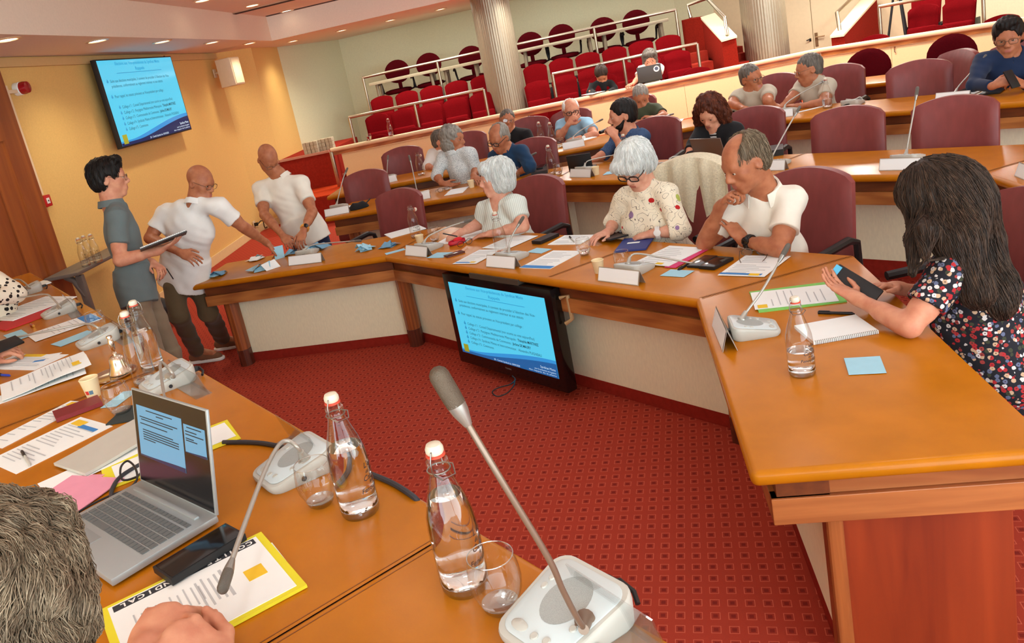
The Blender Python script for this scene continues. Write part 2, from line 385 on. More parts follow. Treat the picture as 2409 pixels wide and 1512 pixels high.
for (s0, s1, o, z) in ((-.95, -.1, .75, .52), (-.15, .1, 1.35, .78), (-1.0, -.12, .32, .97), (5.6, 6.0, 1.35, .78), (5.6, 6.0, 2.05, 1.04)):
    nose.prism([XL(s0, o-.03), XL(s1, o-.03), XL(s1, o+.02), XL(s0, o+.02)], z-.03, z+.006)
struct(nose.build('trim_4', mat('step_nosing', rgb(196, 140, 120), .5, noise=.05), smooth=False))
# ------------------------------------------------------------------ conference desks (three rings and the dais)
def isect(p, a, q, b):
    A = np.array([[a[0], -b[0]], [a[1], -b[1]]]); t = np.linalg.solve(A, np.array(q)-np.array(p)); return np.array(p) + np.array(a)*t[0]
def offset_line(F, dist):
    """polyline offset to the left of its direction, mitred"""
    F = [V2(p) for p in F]; out = []
    ds = [(F[i+1]-F[i])/np.linalg.norm(F[i+1]-F[i]) for i in range(len(F)-1)]
    ns = [np.array([-d[1], d[0]]) for d in ds]
    for i in range(len(F)):
        if i == 0: out.append(F[0]+ns[0]*dist)
        elif i == len(F)-1: out.append(F[-1]+ns[-1]*dist)
        else: out.append(isect(F[i]+ns[i-1]*dist, ds[i-1], F[i]+ns[i]*dist, ds[i]))
    return out
M_SEAM = mat('stitched_seam', rgb(120, 66, 24), .6, noise=.1)
def ring(F, z, depth, labels, name, group, ends=(True, True), legs='all', splits={}, panel_z0=.07, end_back=None, redends=(), base=0.0, panel_in=.20, seams={}, M_top=None):
    F = [V2(p) for p in F]
    B = offset_line(F, depth)
    if end_back: 
        for k, v in end_back.items(): B[k] = V2(v)
    offs = {o: offset_line(F, o) for o in (.05, .065, .10, panel_in, panel_in+.03, depth-.04, .09)}
    things = []
    k = 0
    for i in range(len(F)-1):
        cuts = [0.0] + splits.get(i, []) + [1.0]
        for j in range(len(cuts)-1):
            t0, t1 = cuts[j], cuts[j+1]
            L = lambda pl, t: pl[i] + (pl[i+1]-pl[i])*t
            f0, f1, b0, b1 = L(F, t0), L(F, t1), L(B, t0), L(B, t1)
            ang = math.atan2(f1[1]-f0[1], f1[0]-f0[0]); mid = (f0+f1)/2
            th = thing(name, labels[k], 'desk', (mid[0], mid[1], base), ang, group)
            ca, sa = math.cos(-ang), math.sin(-ang)
            def lo(p): d = V2(p)-mid; return (d[0]*ca - d[1]*sa, d[0]*sa + d[1]*ca)
            zz = z-base
            gap = .0012
            e0 = t0 == 0 and i == 0; e1 = t1 == 1 and i == len(F)-2
            # leather top, split from the bullnose edge by a groove
            d_ = lambda a, b, w: a + (b-a)/np.linalg.norm(b-a)*w
            top = MB().prism([lo(f0), lo(f1), lo(b1), lo(b0)], zz-.045, zz)
            o = top.build('desk_top', M_LEATHER, th, smooth=True)
            bm = bmesh.new(); bm.from_mesh(o.data)
            y0 = lo(f0)[1]; es = []
            lf0, lf1, lb0, lb1 = [Vector(lo(p)+(0,)) for p in (f0, f1, b0, b1)]
            def on(e, p, q):
                d = (q-p).normalized()
                return all(abs((Vector((v.co.x, v.co.y, 0))-p).cross(d).z) < 1e-4 for v in e.verts) and abs(e.verts[0].co.z-e.verts[1].co.z) < 1e-5
            for e in bm.edges:
                if on(e, lf0, lf1) or (e0 and on(e, lf0, lb0)) or (e1 and on(e, lf1, lb1)): es.append(e)
            if e0 or e1:
                for e in bm.edges:
                    for fl, P in ((e0, lf0), (e1, lf1)):
                        if fl and all((Vector((v.co.x, v.co.y, 0))-P).length < 1e-4 for v in e.verts) and e not in es: es.append(e)
            bmesh.ops.bevel(bm, geom=es, offset=.020, segments=4, profile=.5, affect='EDGES', clamp_overlap=True)
            bm.to_mesh(o.data); bm.free(); o.data.polygons.foreach_set('use_smooth', [True]*len(o.data.polygons)); o.data.set_sharp_from_angle(angle=math.radians(50))
            # groove lines: along the front edge and at the joints
            u_ = (f1-f0)/np.linalg.norm(f1-f0)
            for (p, q, sg_) in ([(f0, b0, 1)] if not e0 else []) + ([(f1, b1, -1)] if not e1 else []):
                p = d_(p, q, .03)
                MB().prism([lo(x) for x in strip(p, q, .003, 0, 0)], zz, zz+.0012).build('seam', M_SEAM, th, smooth=False)
                MB().prism([lo(x) for x in strip(p+u_*.012*sg_, q+u_*.012*sg_, .0014, 0, 0)], zz, zz+.0008).build('stitching', M_SEAM, th, smooth=False)
            # recess band, apron, panel
            A = lambda o_: (L(offs[o_], t0), L(offs[o_], t1))
            x0 = .06 if e0 else 0; x1 = .06 if e1 else 0
            def seg(o1, o2, z0, z1, in0=0, in1=0, nm='', m=None):
                a0, a1 = A(o1); c0, c1 = A(o2)
                u = (f1-f0)/np.linalg.norm(f1-f0)
                a0, c0 = a0+u*in0, c0+u*in0; a1, c1 = a1-u*in1, c1-u*in1
                return MB().prism([lo(a0), lo(a1), lo(c1), lo(c0)], z0, z1).build(nm, m, th, smooth=False, bevel=.002)
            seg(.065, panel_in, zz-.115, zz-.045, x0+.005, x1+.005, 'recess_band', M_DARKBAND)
            seg(.05, panel_in, zz-.195, zz-.116, x0, x1, 'apron', M_WOODX)
            seg(panel_in, panel_in+.03, panel_z0-base, zz-.195, .16 if e0 else 0, .115 if e1 else 0, 'front_panel', M_PANEL)
            if panel_z0-base > .02:
                seg(panel_in-.02 if False else panel_in, panel_in+.03, 0, panel_z0-base, .16 if e0 else 0, .10 if e1 else 0, 'plinth', M_CARPET_PLAIN)
            # legs
            lg = []
            u = (f1-f0)/np.linalg.norm(f1-f0)
            if e0: lg.append((L(offs[.10], t0)+u*.20, ang))
            if (j == len(cuts)-2) and not e1:
                lg.append((offs[.10][i+1], ang - .39))
            for (p, a) in lg:
                m_ = MB(); x, y = lo(p)
                w = .055
                oct_ = [(x+w*math.cos(q)*1.0, y+.05+w*math.sin(q)*1.15) for q in [PI/8+PI/4*s for s in range(8)]]
                m_.prism(oct_, .13, zz-.195); m_.build('leg', M_WOODZ, th, smooth=False, bevel=.004)
                m_ = MB().prism(oct_, 0, .13); m_.build('leg_foot', M_DARKFOOT, th, smooth=False, bevel=.003)
            for (e, idx, t, sgn) in ((e0, 0, t0, 1), (e1, 1, t1, -1)):
                if e and idx in redends:
                    p0 = L(F, t) + u*sgn*.10; p1 = L(B, t) + u*sgn*.10
                    n_ = (p1-p0)/np.linalg.norm(p1-p0)
                    bw = MB().prism([lo(x) for x in (p0+n_*.225, p1-n_*.06, p1-n_*.06+u*sgn*.04, p0+n_*.225+u*sgn*.04)], 0, zz-.195)
                    bw.build('end_panel', M_REDWOOD, th, smooth=False, bevel=.004)
                    ap = MB().prism([lo(x) for x in (p0+n_*.05-u*sgn*.045, p1-u*sgn*.045, p1, p0+n_*.05)], zz-.195, zz-.116)
                    ap.build('end_apron', M_WOODY, th, smooth=False, bevel=.002)
                    ap = MB().prism([lo(x) for x in (p0+n_*.07-u*sgn*.03, p1-u*sgn*.03, p1, p0+n_*.07)], zz-.115, zz-.045)
                    ap.build('end_band', M_WOODY, th, smooth=False)
                    m_ = MB(); q0 = p0+n_*.185; m_.prism([lo(x) for x in (q0-u*sgn*.015, q0+n_*.045-u*sgn*.015, q0+n_*.045+u*sgn*.05, q0+u*sgn*.05)], 0, zz-.195)
                    m_.build('end_post', M_WOODZ, th, smooth=False, bevel=.012, seg=3)
            things.append(th); k += 1
    return things, B
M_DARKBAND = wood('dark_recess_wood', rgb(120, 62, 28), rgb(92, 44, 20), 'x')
Z1, Z2, Z3, Z4, ZN = .72, .76, .82, .84, 1.07
R1 = [un(447, 672, Z1), un(905, 603, Z1), un(1636, 705, Z1), un(1765, 1115, Z1)]
G1, G2, G3 = 'desks of the front ring', 'desks of the second ring', 'desks of the third ring'
t_b = float(np.dot(V2(un(1290, 652, Z1))-V2(R1[1]), V2(R1[2])-V2(R1[1])))/float(np.dot(V2(R1[2])-V2(R1[1]), V2(R1[2])-V2(R1[1])))
ring1, RB1 = ring(R1, Z1, .70, ['tan topped desk with the piles of ballots, where three men stand', 'tan topped desk with the hanging television under it', 'tan topped desk section with the blue notebook and two phones', 'tan topped desk jutting toward the viewer with red wood end'],
     'conference_desk', G1, splits={1: [t_b]}, end_back={0: (-1.70, 6.50)}, redends=(1,), panel_in=.20)
A2a, A2b = V2(un(762, 513, Z2)), V2(un(1136, 452, Z2)); B2a, B2b = V2(un(1400, 424, Z2)), V2(un(2310, 407, Z2))
c2 = isect(A2a, A2b-A2a, B2a, B2b-B2a); C2e = B2b + (V2(un(2409, 440, Z2))-B2b)*3.2
ring2, RB2 = ring([A2a, c2, B2b, C2e], Z2, .68, ['second ring desk at left with a black cap on it', 'second ring desk behind the white haired women, with an open black laptop', 'second ring desk with two empty chairs pushed in behind it', 'second ring desk at the right edge of the photo'],
     'conference_desk', G2, splits={1: [.56]}, panel_z0=.12, panel_in=.34)
A3a, A3b = V2(un(767, 463, Z3)), V2(un(1022, 419, Z3)); B3a, B3b = V2(un(1814, 283, Z3)), V2(un(2409, 238, Z3))
c3 = isect(A3a, np.array([math.cos(-.20), math.sin(-.20)]), B3a, B3b-B3a)
ring3, RB3 = ring([A3a, c3, B3b + (B3b-B3a)*.25], Z3, .66, ['third ring desk at left, below the buff barrier end', 'third ring desk behind the bearded man', 'third ring desk in front of the man in a navy suit'],
     'conference_desk', G3, splits={1: [.42]}, panel_z0=.10, panel_in=.25)
p4, q4 = V2(un(2009, 201, Z4)), V2(un(2115, 189, Z4)); d4 = (q4-p4)/np.linalg.norm(q4-p4)
ring4, RB4 = ring([p4-d4*.5, p4+d4*2.3], Z4, .58, ['short rear desk in front of the red fabric chairs'], 'conference_desk', 'desks by the barrier', panel_z0=.10, panel_in=.2)
# dais desk in the foreground
NA, NB = V2(un(180, 700, ZN)), V2(un(1600, 1512, ZN)); dN = (NB-NA)/np.linalg.norm(NB-NA)
nN = np.array([dN[1], -dN[0]])
def NP(s, t): return NA + dN*s + nN*t          # s along the front edge, t in from the edge
F_near = [NP(5.4, 0), NP(-1.7, 0)]
seam_s = float(np.dot(V2(un(1030, 1272, ZN))-NA, dN)); Ln = 7.1
dais, RBN = ring(F_near, ZN, .80, ['foreground desk at bottom right with the large microphone', 'foreground desk with the open laptop and yellow folder', 'far part of the foreground desk with the silver bell'], 'dais_desk', 'desks of the dais',
     splits={0: [(5.4-seam_s)/Ln, (5.4-seam_s+1.75)/Ln]}, panel_z0=.12, panel_in=.2)
struct(MB().prism([NP(5.6, .12), NP(-1.7, .12), NP(-1.7, 2.2), NP(5.6, 2.2)], 0, .34).build('floor_dais', M_CARPET, smooth=False))
# ------------------------------------------------------------------ chairs
M_BURG = mat('burgundy_leather', rgb(128, 58, 56), .42, spec=.5, noise=.12, nscale=14, bump=.25, bscale=22, stretch=(1.6, 1.6, .5))
M_FAB = mat('red_seat_fabric', rgb(104, 6, 12), .9, spec=.05, noise=.12, nscale=60, bump=.3, bscale=500)
M_FABD = mat('maroon_fabric', rgb(78, 8, 16), .9, spec=.05, noise=.12, nscale=60, bump=.3, bscale=500)
def back_shell(w, h, z0, ytop, y0, th, curve=.05, top='arc', n=14, m=12, taper=0.0):
    """upholstered back: local y is away from the sitter's front (sitter looks to -y)"""
    mb = MB(); vs = []
    for side in (0, 1):
        for j in range(m+1):
            v = j/m
            for i in range(n+1):
                u = i/n*2-1
                hw = w/2*(1-taper*(1-v)) 
                x = u*hw
                zt = z0 + h*v
                if top == 'arc': zt = z0 + v*(h - .05*u*u - .02*max(0, abs(u)-.85)/.15)
                y = y0 + (ytop-y0)*v - curve*u*u*(.5+.5*v)
                ed = min(1.0, (1-abs(u))*6, v*7+.05, (1-v)*7+.05); ed = max(ed, 0.0)
                t = th*(.35+.65*math.sqrt(ed))
                vs.append((x, y + (t/2 if side else -t/2), zt))
    N = (n+1)*(m+1); fs = []
    for side in (0, 1):
        for j in range(m):
            for i in range(n):
                a = side*N + j*(n+1)+i; fs.append((a, a+1, a+n+2, a+n+1))
    for j in range(m):
        for c in (0, n):
            a = j*(n+1)+c; fs.append((a, a+n+1, N+a+n+1, N+a))
    for i in range(n):
        for r in (0, m):
            a = r*(n+1)+i; fs.append((a, a+1, N+a+1, N+a))
    return mb.add(vs, fs)
def star_base(t, z0=.0, zs=.42):
    MB().lathe([(0, .09), (.03, .09), (.03, .25), (.022, .25), (.022, zs), (0, zs)], 14).build('column', M_BLACK, t)
    for k in range(5):
        a = 2*PI*k/5 + .3
        MB().tube([(0, 0, .09), (.15*math.cos(a), .15*math.sin(a), .08), (.29*math.cos(a), .29*math.sin(a), .06)], [.022, .018, .014], 8).ell((.29*math.cos(a), .29*math.sin(a), .03), (.03, .03, .03), 6).build('leg', M_BLACK, t)
def exec_chair(label, kind='exec'):
    t = thing('conference_chair', label, 'chair', (0, 0, 0), 0, 'burgundy conference chairs')
    back_shell(.49, .565, .44, .30, .22, .085, curve=.05).build('backrest', M_BURG, t)
    s = MB(); s.box((0, -.02, .455), (.50, .48, .09)); s.build('seat', M_BURG, t, bevel=.03, seg=3)
    for sx in (-1, 1):
        MB().tube([(sx*.27, .20, .50), (sx*.285, .17, .66), (sx*.285, .10, .685), (sx*.285, -.16, .675)], [.018, .018, .022, .02], 8).build('armrest', M_BLACK, t)
    star_base(t); return t
def fabric_chair(label):
    t = thing('office_chair', label, 'chair', (0, 0, 0), 0, 'red fabric chairs')
    mb = MB(); n = 24; vs = []; fs = []
    # oval padded back
    for side in (0, 1):
        for j in range(7):
            r = j/6
            for i in range(n):
                a = 2*PI*i/n; x = .235*r*math.cos(a); z = .215*r*math.sin(a)*(1.0 if math.sin(a) > 0 else .95)
                th = .055*math.sqrt(max(0, 1-r**4))+.008
                vs.append((x, .27 + (th/2 if side else -th/2) - .10*(x/.235)**2*.5, .80+z))
    for side in (0, 1):
        for j in range(6):
            for i in range(n):
                b = side*7*n; fs.append((b+j*n+i, b+j*n+(i+1) % n, b+(j+1)*n+(i+1) % n, b+(j+1)*n+i))
    for i in range(n): fs.append((6*n+i, 6*n+(i+1) % n, 13*n+(i+1) % n, 13*n+i))
    mb.add(vs, fs).build('backrest', M_FABD, t)
    MB().box((0, .27, .52), (.07, .03, .22)).build('back_support', M_FABD, t, bevel=.01)
    MB().lathe([(0, .425), (.20, .425), (.245, .445), (.25, .47), (.235, .495), (.15, .51), (0, .512)], 28).build('seat', M_FABD, t)
    for sx in (-1, 1):
        MB().tube([(sx*.20, .05, .45), (sx*.285, .06, .47), (sx*.30, .06, .58), (sx*.30, .02, .66), (sx*.30, -.08, .68), (sx*.30, -.17, .65)], .018, 8).build('armrest', M_BLACK, t)
    star_base(t); return t
def gallery_seat(label):
    t = thing('theatre_chair', label, 'chair', (0, 0, 0), 0, 'red tip-up gallery seats')
    back_shell(.395, .56, .36, .16, .06, .06, curve=.03, top='arc', taper=.10).build('backrest', M_FAB, t)
    s = MB(); s.box((0, .02, .44), (.37, .09, .40), Matrix.Rotation(math.radians(-12), 3, 'X')); s.build('tip_up_seat', M_FAB, t, bevel=.04, seg=3)
    for sx in (-1, 1):
        MB().box((sx*.205, .05, .25), (.022, .22, .5)).build('side_arm', M_BLACK, t, bevel=.01)
    return t
def face(n2): return math.atan2(-n2[1], -n2[0]) + PI/2       # chair's front (-y) looks along n2's opposite... set so that the sitter looks along -n2
def chair_at(u, v, dist, look, z):
    """ground position below the pixel, turned so the sitter looks along `look` (2D)"""
    p = at(u, v, dist); a = math.atan2(look[1], look[0]) + PI/2
    off = np.array([look[0], look[1]])/np.hypot(*look)*.25     # the back sits .25 behind the origin
    return (p[0]+off[0], p[1]+off[1], z), a
def nrm(F, i):
    d = V2(F[i+1])-V2(F[i]); d = d/np.linalg.norm(d); return np.array([-d[1], d[0]])
nA, nB, nC = nrm(R1, 0), nrm(R1, 1), nrm(R1, 2)
def rot2(v, deg): a = math.radians(deg); return np.array([v[0]*math.cos(a)-v[1]*math.sin(a), v[0]*math.sin(a)+v[1]*math.cos(a)])
first_exec = exec_chair('empty burgundy leather chair at the front desk, left of the white haired woman')
EXEC = [  # u, v, depth, look, floor z, label
    (945, 500, 6.62, rot2(-nA, -22), 0, None),
    (1272, 485, 5.78, rot2(-nB, 8), 0, 'burgundy leather chair of the white haired woman in a pale striped blouse'),
    (1640, 475, 4.92, rot2(-nB, 0), 0, 'burgundy leather chair with a cream lace cardigan over its back'),
    (1905, 490, 4.16, rot2(-nB, -2), 0, 'burgundy leather chair of the man in a white polo leaning on his fist'),
    (2440, 800, 3.12, rot2(-nC, 10), 0, 'burgundy chair at the right edge under the woman in a floral dress'),
    (862, 435, 8.25, rot2(-nA, 4), .03, 'empty burgundy chair behind the black cap on the second ring'),
    (1255, 355, 7.85, rot2(-nA, -12), .03, 'burgundy chair of the bald man in a navy shirt'),
    (1545, 325, 7.4, rot2(-nB, 18), .03, 'burgundy chair of the bearded man in a blue shirt'),
    (1778, 300, 6.62, rot2(-nB, 12), .03, 'burgundy chair of the curly haired woman in black'),
    (1994, 300, 5.62, rot2(-nB, 8), .03, 'empty burgundy chair in the second ring, beside the curly haired woman'),
    (2246, 292, 5.12, rot2(-nB, 6), .03, 'empty burgundy chair in the second ring behind the upright microphone'),
    (949, 378, 9.25, rot2(-nA, 6), .09, 'empty burgundy chair in the third ring, near the buff barrier end'),
    (1098, 332, 9.35, rot2(-nA, 0), .09, 'burgundy chair mostly hidden behind the grey haired man in a patterned shirt'),
    (1246, 305, 9.5, rot2(-nA, 0), .09, 'burgundy chair of the man in a black t-shirt'),
    (1345, 285, 9.38, rot2(-nA, -10), .09, 'burgundy chair hidden behind the man in a sky blue polo'),
    (1500, 240, 9.3, rot2(-nB, 8), .09, 'burgundy chair behind the man in an olive polo'),
    (1826, 202, 8.25, rot2(-nB, 10), .09, 'burgundy chair behind the left man in a beige polo'),
    (1974, 200, 7.85, rot2(-nB, 8), .09, 'burgundy chair behind the right man in a beige polo'),
    (2162, 185, 6.80, rot2(-nB, 18), .09, 'empty burgundy chair in the third ring, turned toward the man in the navy suit'),
    (2255, 178, 6.95, rot2(-nB, -30), .09, 'burgundy chair turned sideways beside the man in the navy suit'),
    (2400, 150, 6.62, rot2(-nB, -5), .09, 'burgundy chair of the man in the navy suit'),
]
chairs = []
for i, (u, v, dd, lk, z, lb) in enumerate(EXEC):
    p, a = chair_at(u, v, dd, lk, z)
    if i == 0: o = first_exec; o.location = p; o.rotation_euler = (0, 0, a)
    else: o = dup(first_exec, p, a, lb)
    chairs.append(o)
fab0 = fabric_chair('round backed red fabric chair by the rear desk, nearer the beige polo men')
for i, (u, v, dd, lb) in enumerate(((2043, 150, 9.0, None), (2240, 125, 8.6, 'round backed red fabric chair by the rear desk, behind the burgundy chairs'))):
    p, a = chair_at(u, v, dd, rot2(-nB, 15), .06)
    if i == 0: fab0.location = p; fab0.rotation_euler = (0, 0, a)
    else: dup(fab0, p, a, lb)
# ------------------------------------------------------------------ barrier, rails and gallery
def wall_thing(name, p0, p1, z0, z1, label):
    p0, p1 = V2(p0), V2(p1); d = p1-p0; Lb = np.linalg.norm(d); mid = (p0+p1)/2
    t = thing(name, label, 'barrier', (mid[0], mid[1], z0), math.atan2(d[1], d[0]), 'gallery barriers')
    h = z1-z0
    MB().tube([(-Lb/2, 0, h-.03), (Lb/2, 0, h-.03)], .032, 12).build('handrail', M_RAIL, t)
    MB().box((0, .03, h-.085), (Lb, .05, .06)).build('rail_board', M_WOODX, t, smooth=False)
    return t, Lb, h
zb = 1.02
b1, Lb, h = wall_thing('gallery_barrier', XL(0, 0), XL(7.14, 0), .42, zb, 'buff panelled barrier with cream handrail in front of the red gallery seats')
MB().box((-Lb/2, 0, h/2-.03), (.05, .06, h-.05)).build('end_post', M_STEEL, b1, bevel=.008)
# panels with the gap where the first column shows
gap0, gap1 = 3.05, 3.55
for (s0, s1) in ((.14, 1.75), (1.75, gap0), (gap1, 5.3), (5.3, 7.14)):
    MB().box(((s0+s1)/2-Lb/2, .05, h/2-.06), (s1-s0-.004, .03, h-.12)).build('panel', M_BARRIER, b1, smooth=False)
b2, Lb2, h2 = wall_thing('gallery_barrier', XL(7.14, 0), YL(4.2, 0), .10, zb, 'buff panelled barrier with cream handrail behind the red fabric chairs at right')
for (s0, s1) in ((0, .9), (.9, 2.6), (2.6, Lb2)):
    MB().box(((s0+s1)/2-Lb2/2, .05, h2/2-.06), (s1-s0-.004, .03, h2-.12)).build('panel', M_BARRIER, b2, smooth=False)
for s in (.95, 2.75):
    MB().tube([(s-Lb2/2, .03, h2-.13), (s-Lb2/2, .01, h2-.15), (s-Lb2/2, .01, h2-.19), (s-Lb2/2+.01, .02, h2-.2)], .007, 6).build('hook', M_CHROME, b2)
def guard_rail(label, pts, posts, r=.024, group='steel guard rails'):
    c = Vector(pts[0]); t = thing('guard_rail', label, 'railing', c, 0, group)
    MB().tube([Vector(p)-c for p in pts], r, 10).build('top_tube', M_STEEL, t)
    for p, q in posts: MB().tube([Vector(p)-c, Vector(q)-c], r*.95, 10).build('post', M_STEEL, t)
    return t
def railpx(pixs, dist): return [at(u, v, dd) for (u, v), dd in zip(pixs, dist)]
def P3(p, z): return (p[0], p[1], z)
def XLz(s, off, z): p = XL(s, off); return (p[0], p[1], z)
def on_off(u, v, off, base=None, dr=None):
    """point of the vertical plane parallel to the barrier, `off` behind it, seen at (u, v)"""
    n = nX; r = ray(u, v); t = (n @ PX + off)/(n @ r[:2]); return CAM + r*t
def rail_from_px(label, off, pix, postpix, zf):
    pts = [on_off(u, v, off) for u, v in pix]; zm = sum(p[2] for p in pts)/len(pts)
    pts = [(p[0], p[1], zm) for p in pts]
    po = []
    for u, v in postpix:
        q = on_off(u, v, off); po.append(((q[0], q[1], zm), (q[0], q[1], zf)))
    return guard_rail(label, pts, po)
rail_from_px('low steel guard rail over the seats at the left of the near column', .72, [(820, 275), (1138, 211)], [(821, 275), (975, 244), (1138, 211)], .52)
rail_from_px('low steel guard rail behind the woman at the laptop in the gallery', .72, [(1299, 174), (1640, 103)], [(1300, 174), (1466, 139), (1640, 103)], .52)
rail_from_px('upper steel guard rail left of the near column, before the office chairs', 2.0, [(852, 180), (1135, 124)], [(853, 180), (1028, 146)], .78)
rail_from_px('upper steel guard rail right of the near column, before the office chairs', 2.0, [(1214, 106), (1590, 22)], [(1397, 66), (1589, 22)], .78)
# tip-up seats
seat0 = gallery_seat('red tip-up gallery seat')
seatn = [0]
ordn = ['first', 'second', 'third', 'fourth', 'fifth', 'sixth', 'seventh', 'eighth', 'ninth', 'tenth']
def seat_px(u, v, off, zf, label, look=None):
    """seat whose top centre is seen at (u, v) on the row `off` behind the barrier"""
    q = on_off(u, v, off); lk = -nX if look is None else look
    a = math.atan2(lk[1], lk[0]) + PI/2; loc = (q[0]+lk[0]*.16, q[1]+lk[1]*.16, q[2]-.92)
    if seatn[0] == 0:
        seat0.location = loc; seat0.rotation_euler = (0, 0, a); seat0['label'] = label
    else: dup(seat0, loc, a, label)
    seatn[0] += 1
C1 = lambda x, y: (650+x/3.436, y/3.436)
C3 = lambda x, y: (1200+x/3.436, y/3.436)
C4 = lambda x, y: (1750+x/3.437, y/3.437)
row1L = [C1(805, 920), C1(1012, 880), C1(1235, 837), C1(1437, 793), C1(1650, 745)]
row2L = [C1(845, 775), C1(1046, 735), C1(1245, 693), C1(1447, 653), C1(1655, 608)]
row1R = [C3(208, 655), C3(430, 610), C3(640, 555), C3(890, 505), C3(1105, 458), C3(1340, 410)]
row2R = [C3(193, 518), C3(402, 470), C3(615, 425), C3(832, 380), C3(1047, 331), C3(1266, 285)]
for k, p in enumerate(row1L): seat_px(*p, 1.12, 0, '%s red tip-up seat from the left, lower row left of the column' % ordn[k])
for k, p in enumerate(row2L): seat_px(*p, 1.75, 0, '%s red tip-up seat from the left, upper row left of the column' % ordn[k])
for k, p in enumerate(row1R): seat_px(*p, 1.12, 0, '%s red tip-up seat to the right of the column, lower gallery row' % ordn[k])
for k, p in enumerate(row2R): seat_px(*p, 1.75, 0, '%s red tip-up seat to the right of the column, upper gallery row' % ordn[k])
front = [(C1(1103, 1032), 'between the bottle and the rail post'), (C1(1478, 956), 'left of the near column'), (C1(815, 1092), 'behind the glass on the rail'), (C3(390, 783), 'right of the near column'), (C3(1500, 545), 'beside the woman at the laptop'), (C3(1120, 560), 'under the woman at the laptop'), (C3(745, 600), 'of the person in black')]
for p, lb in front:
    seat_px(*p, .42, 0, 'red front row seat back just over the handrail, ' + lb if 'laptop' not in lb and 'black' not in lb else 'red seat of the front gallery row ' + lb)
# office chairs and tables on the top level
oc0 = dup(fab0, (0, 0, 0), 0, 'maroon swivel chair')
def off_chair(u, v, off, label, first=False):
    q = on_off(u, v, off); lk = -nX; a = math.atan2(lk[1], lk[0])+PI/2
    loc = (q[0]+lk[0]*.27, q[1]+lk[1]*.27, q[2]-1.015)
    if first: oc0.location = loc; oc0.rotation_euler = (0, 0, a); oc0['label'] = label; oc0['group'] = 'swivel chairs on the top gallery level'
    else: dup(oc0, loc, a, label, 'swivel chairs on the top gallery level')
ocs = [(C1(960, 484), 'first maroon swivel chair from the left on the top gallery level'), (C1(1215, 428), 'second maroon swivel chair from the left on the top gallery level'), (C1(1556, 371), 'maroon swivel chair just left of the near column on the top level'),
       (C3(145, 259), 'maroon swivel chair just right of the near column on the top level'), (C3(400, 196), 'second maroon swivel chair right of the near column on the top level'), (C3(735, 140), 'third maroon swivel chair right of the near column on the top level'), (C3(1000, 80), 'maroon swivel chair nearest the stair on the top gallery level')]
for k, (p, lb) in enumerate(ocs): off_chair(*p, 2.95, lb, k == 0)
M_TABGR = mat('grey_table_metal', rgb(150, 138, 116), .5, metal=.3, noise=.05)
M_TABTOP = mat('pale_table_top', rgb(206, 194, 164), .5, noise=.04)
def gal_table(u0, v0, u1, v1, label):
    a, b = on_off(u0, v0, 2.28), on_off(u1, v1, 2.28); z = (a[2]+b[2])/2; d = V2(b)-V2(a); Lt = np.linalg.norm(d); mid = (V2(a)+V2(b))/2
    t = thing('folding_table', label, 'table', (mid[0], mid[1], 1.04), math.atan2(d[1], d[0]), 'tables on the top gallery level'); hz = z-1.04
    MB().box((0, .22, hz-.02), (Lt, .48, .05)).build('tabletop', M_TABTOP, t, bevel=.006)
    for sx in (-1, 1):
        x = sx*(Lt/2-.12)
        MB().tube([(x, .05, hz-.05), (x, .06, hz-.12), (x+sx*.02, .08, .02)], .028, 8).tube([(x, .4, hz-.05), (x, .39, hz-.12), (x+sx*.02, .38, .02)], .028, 8).tube([(x, .05, hz-.06), (x, .40, hz-.06)], .02, 8).build('leg', M_TABGR, t)
gal_table(868, 196, 1027, 163, 'folding table at the left end of the top gallery level')
gal_table(1029, 163, 1132, 141, 'folding table left of the near column on the top gallery level')
gal_table(1216, 118, 1402, 80, 'folding table right of the near column on the top gallery level')
gal_table(1404, 80, 1572, 43, 'folding table nearest the stair on the top gallery level')
# boxes of paper stacked on the ledge
M_CARD = mat('grey_printed_card', rgb(188, 176, 150), .8, noise=.14, nscale=70)
box0 = None; bn = 0
zl = .97
for i in range(4):
    for k in range(3 if i != 3 else 3):
        u = 725 + i*17.5; q = on_off(u, 352-i*2, .45)
        loc = (q[0], q[1] + (.10 if i > 1 else 0), zl + .062*k)
        lb = ['bottom', 'middle', 'top'][k] + ' grey paper box in the ' + ['leftmost', 'second', 'third', 'rightmost'][i] + ' stack on the ledge by the yellow pier'
        if box0 is None:
            box0 = thing('paper_box', lb, 'box', loc, -.1, 'paper boxes on the ledge')
            MB().box((0, 0, .03), (.112, .16, .06)).build('carton', M_CARD, box0, bevel=.003)
            MB().box((0, -.0805, .03), (.016, .002, .06)).build('strap', mat('brown_tape', rgb(150, 132, 104), .6), box0, smooth=False)
        else: dup(box0, loc, -.1 + random.uniform(-.06, .06), lb)
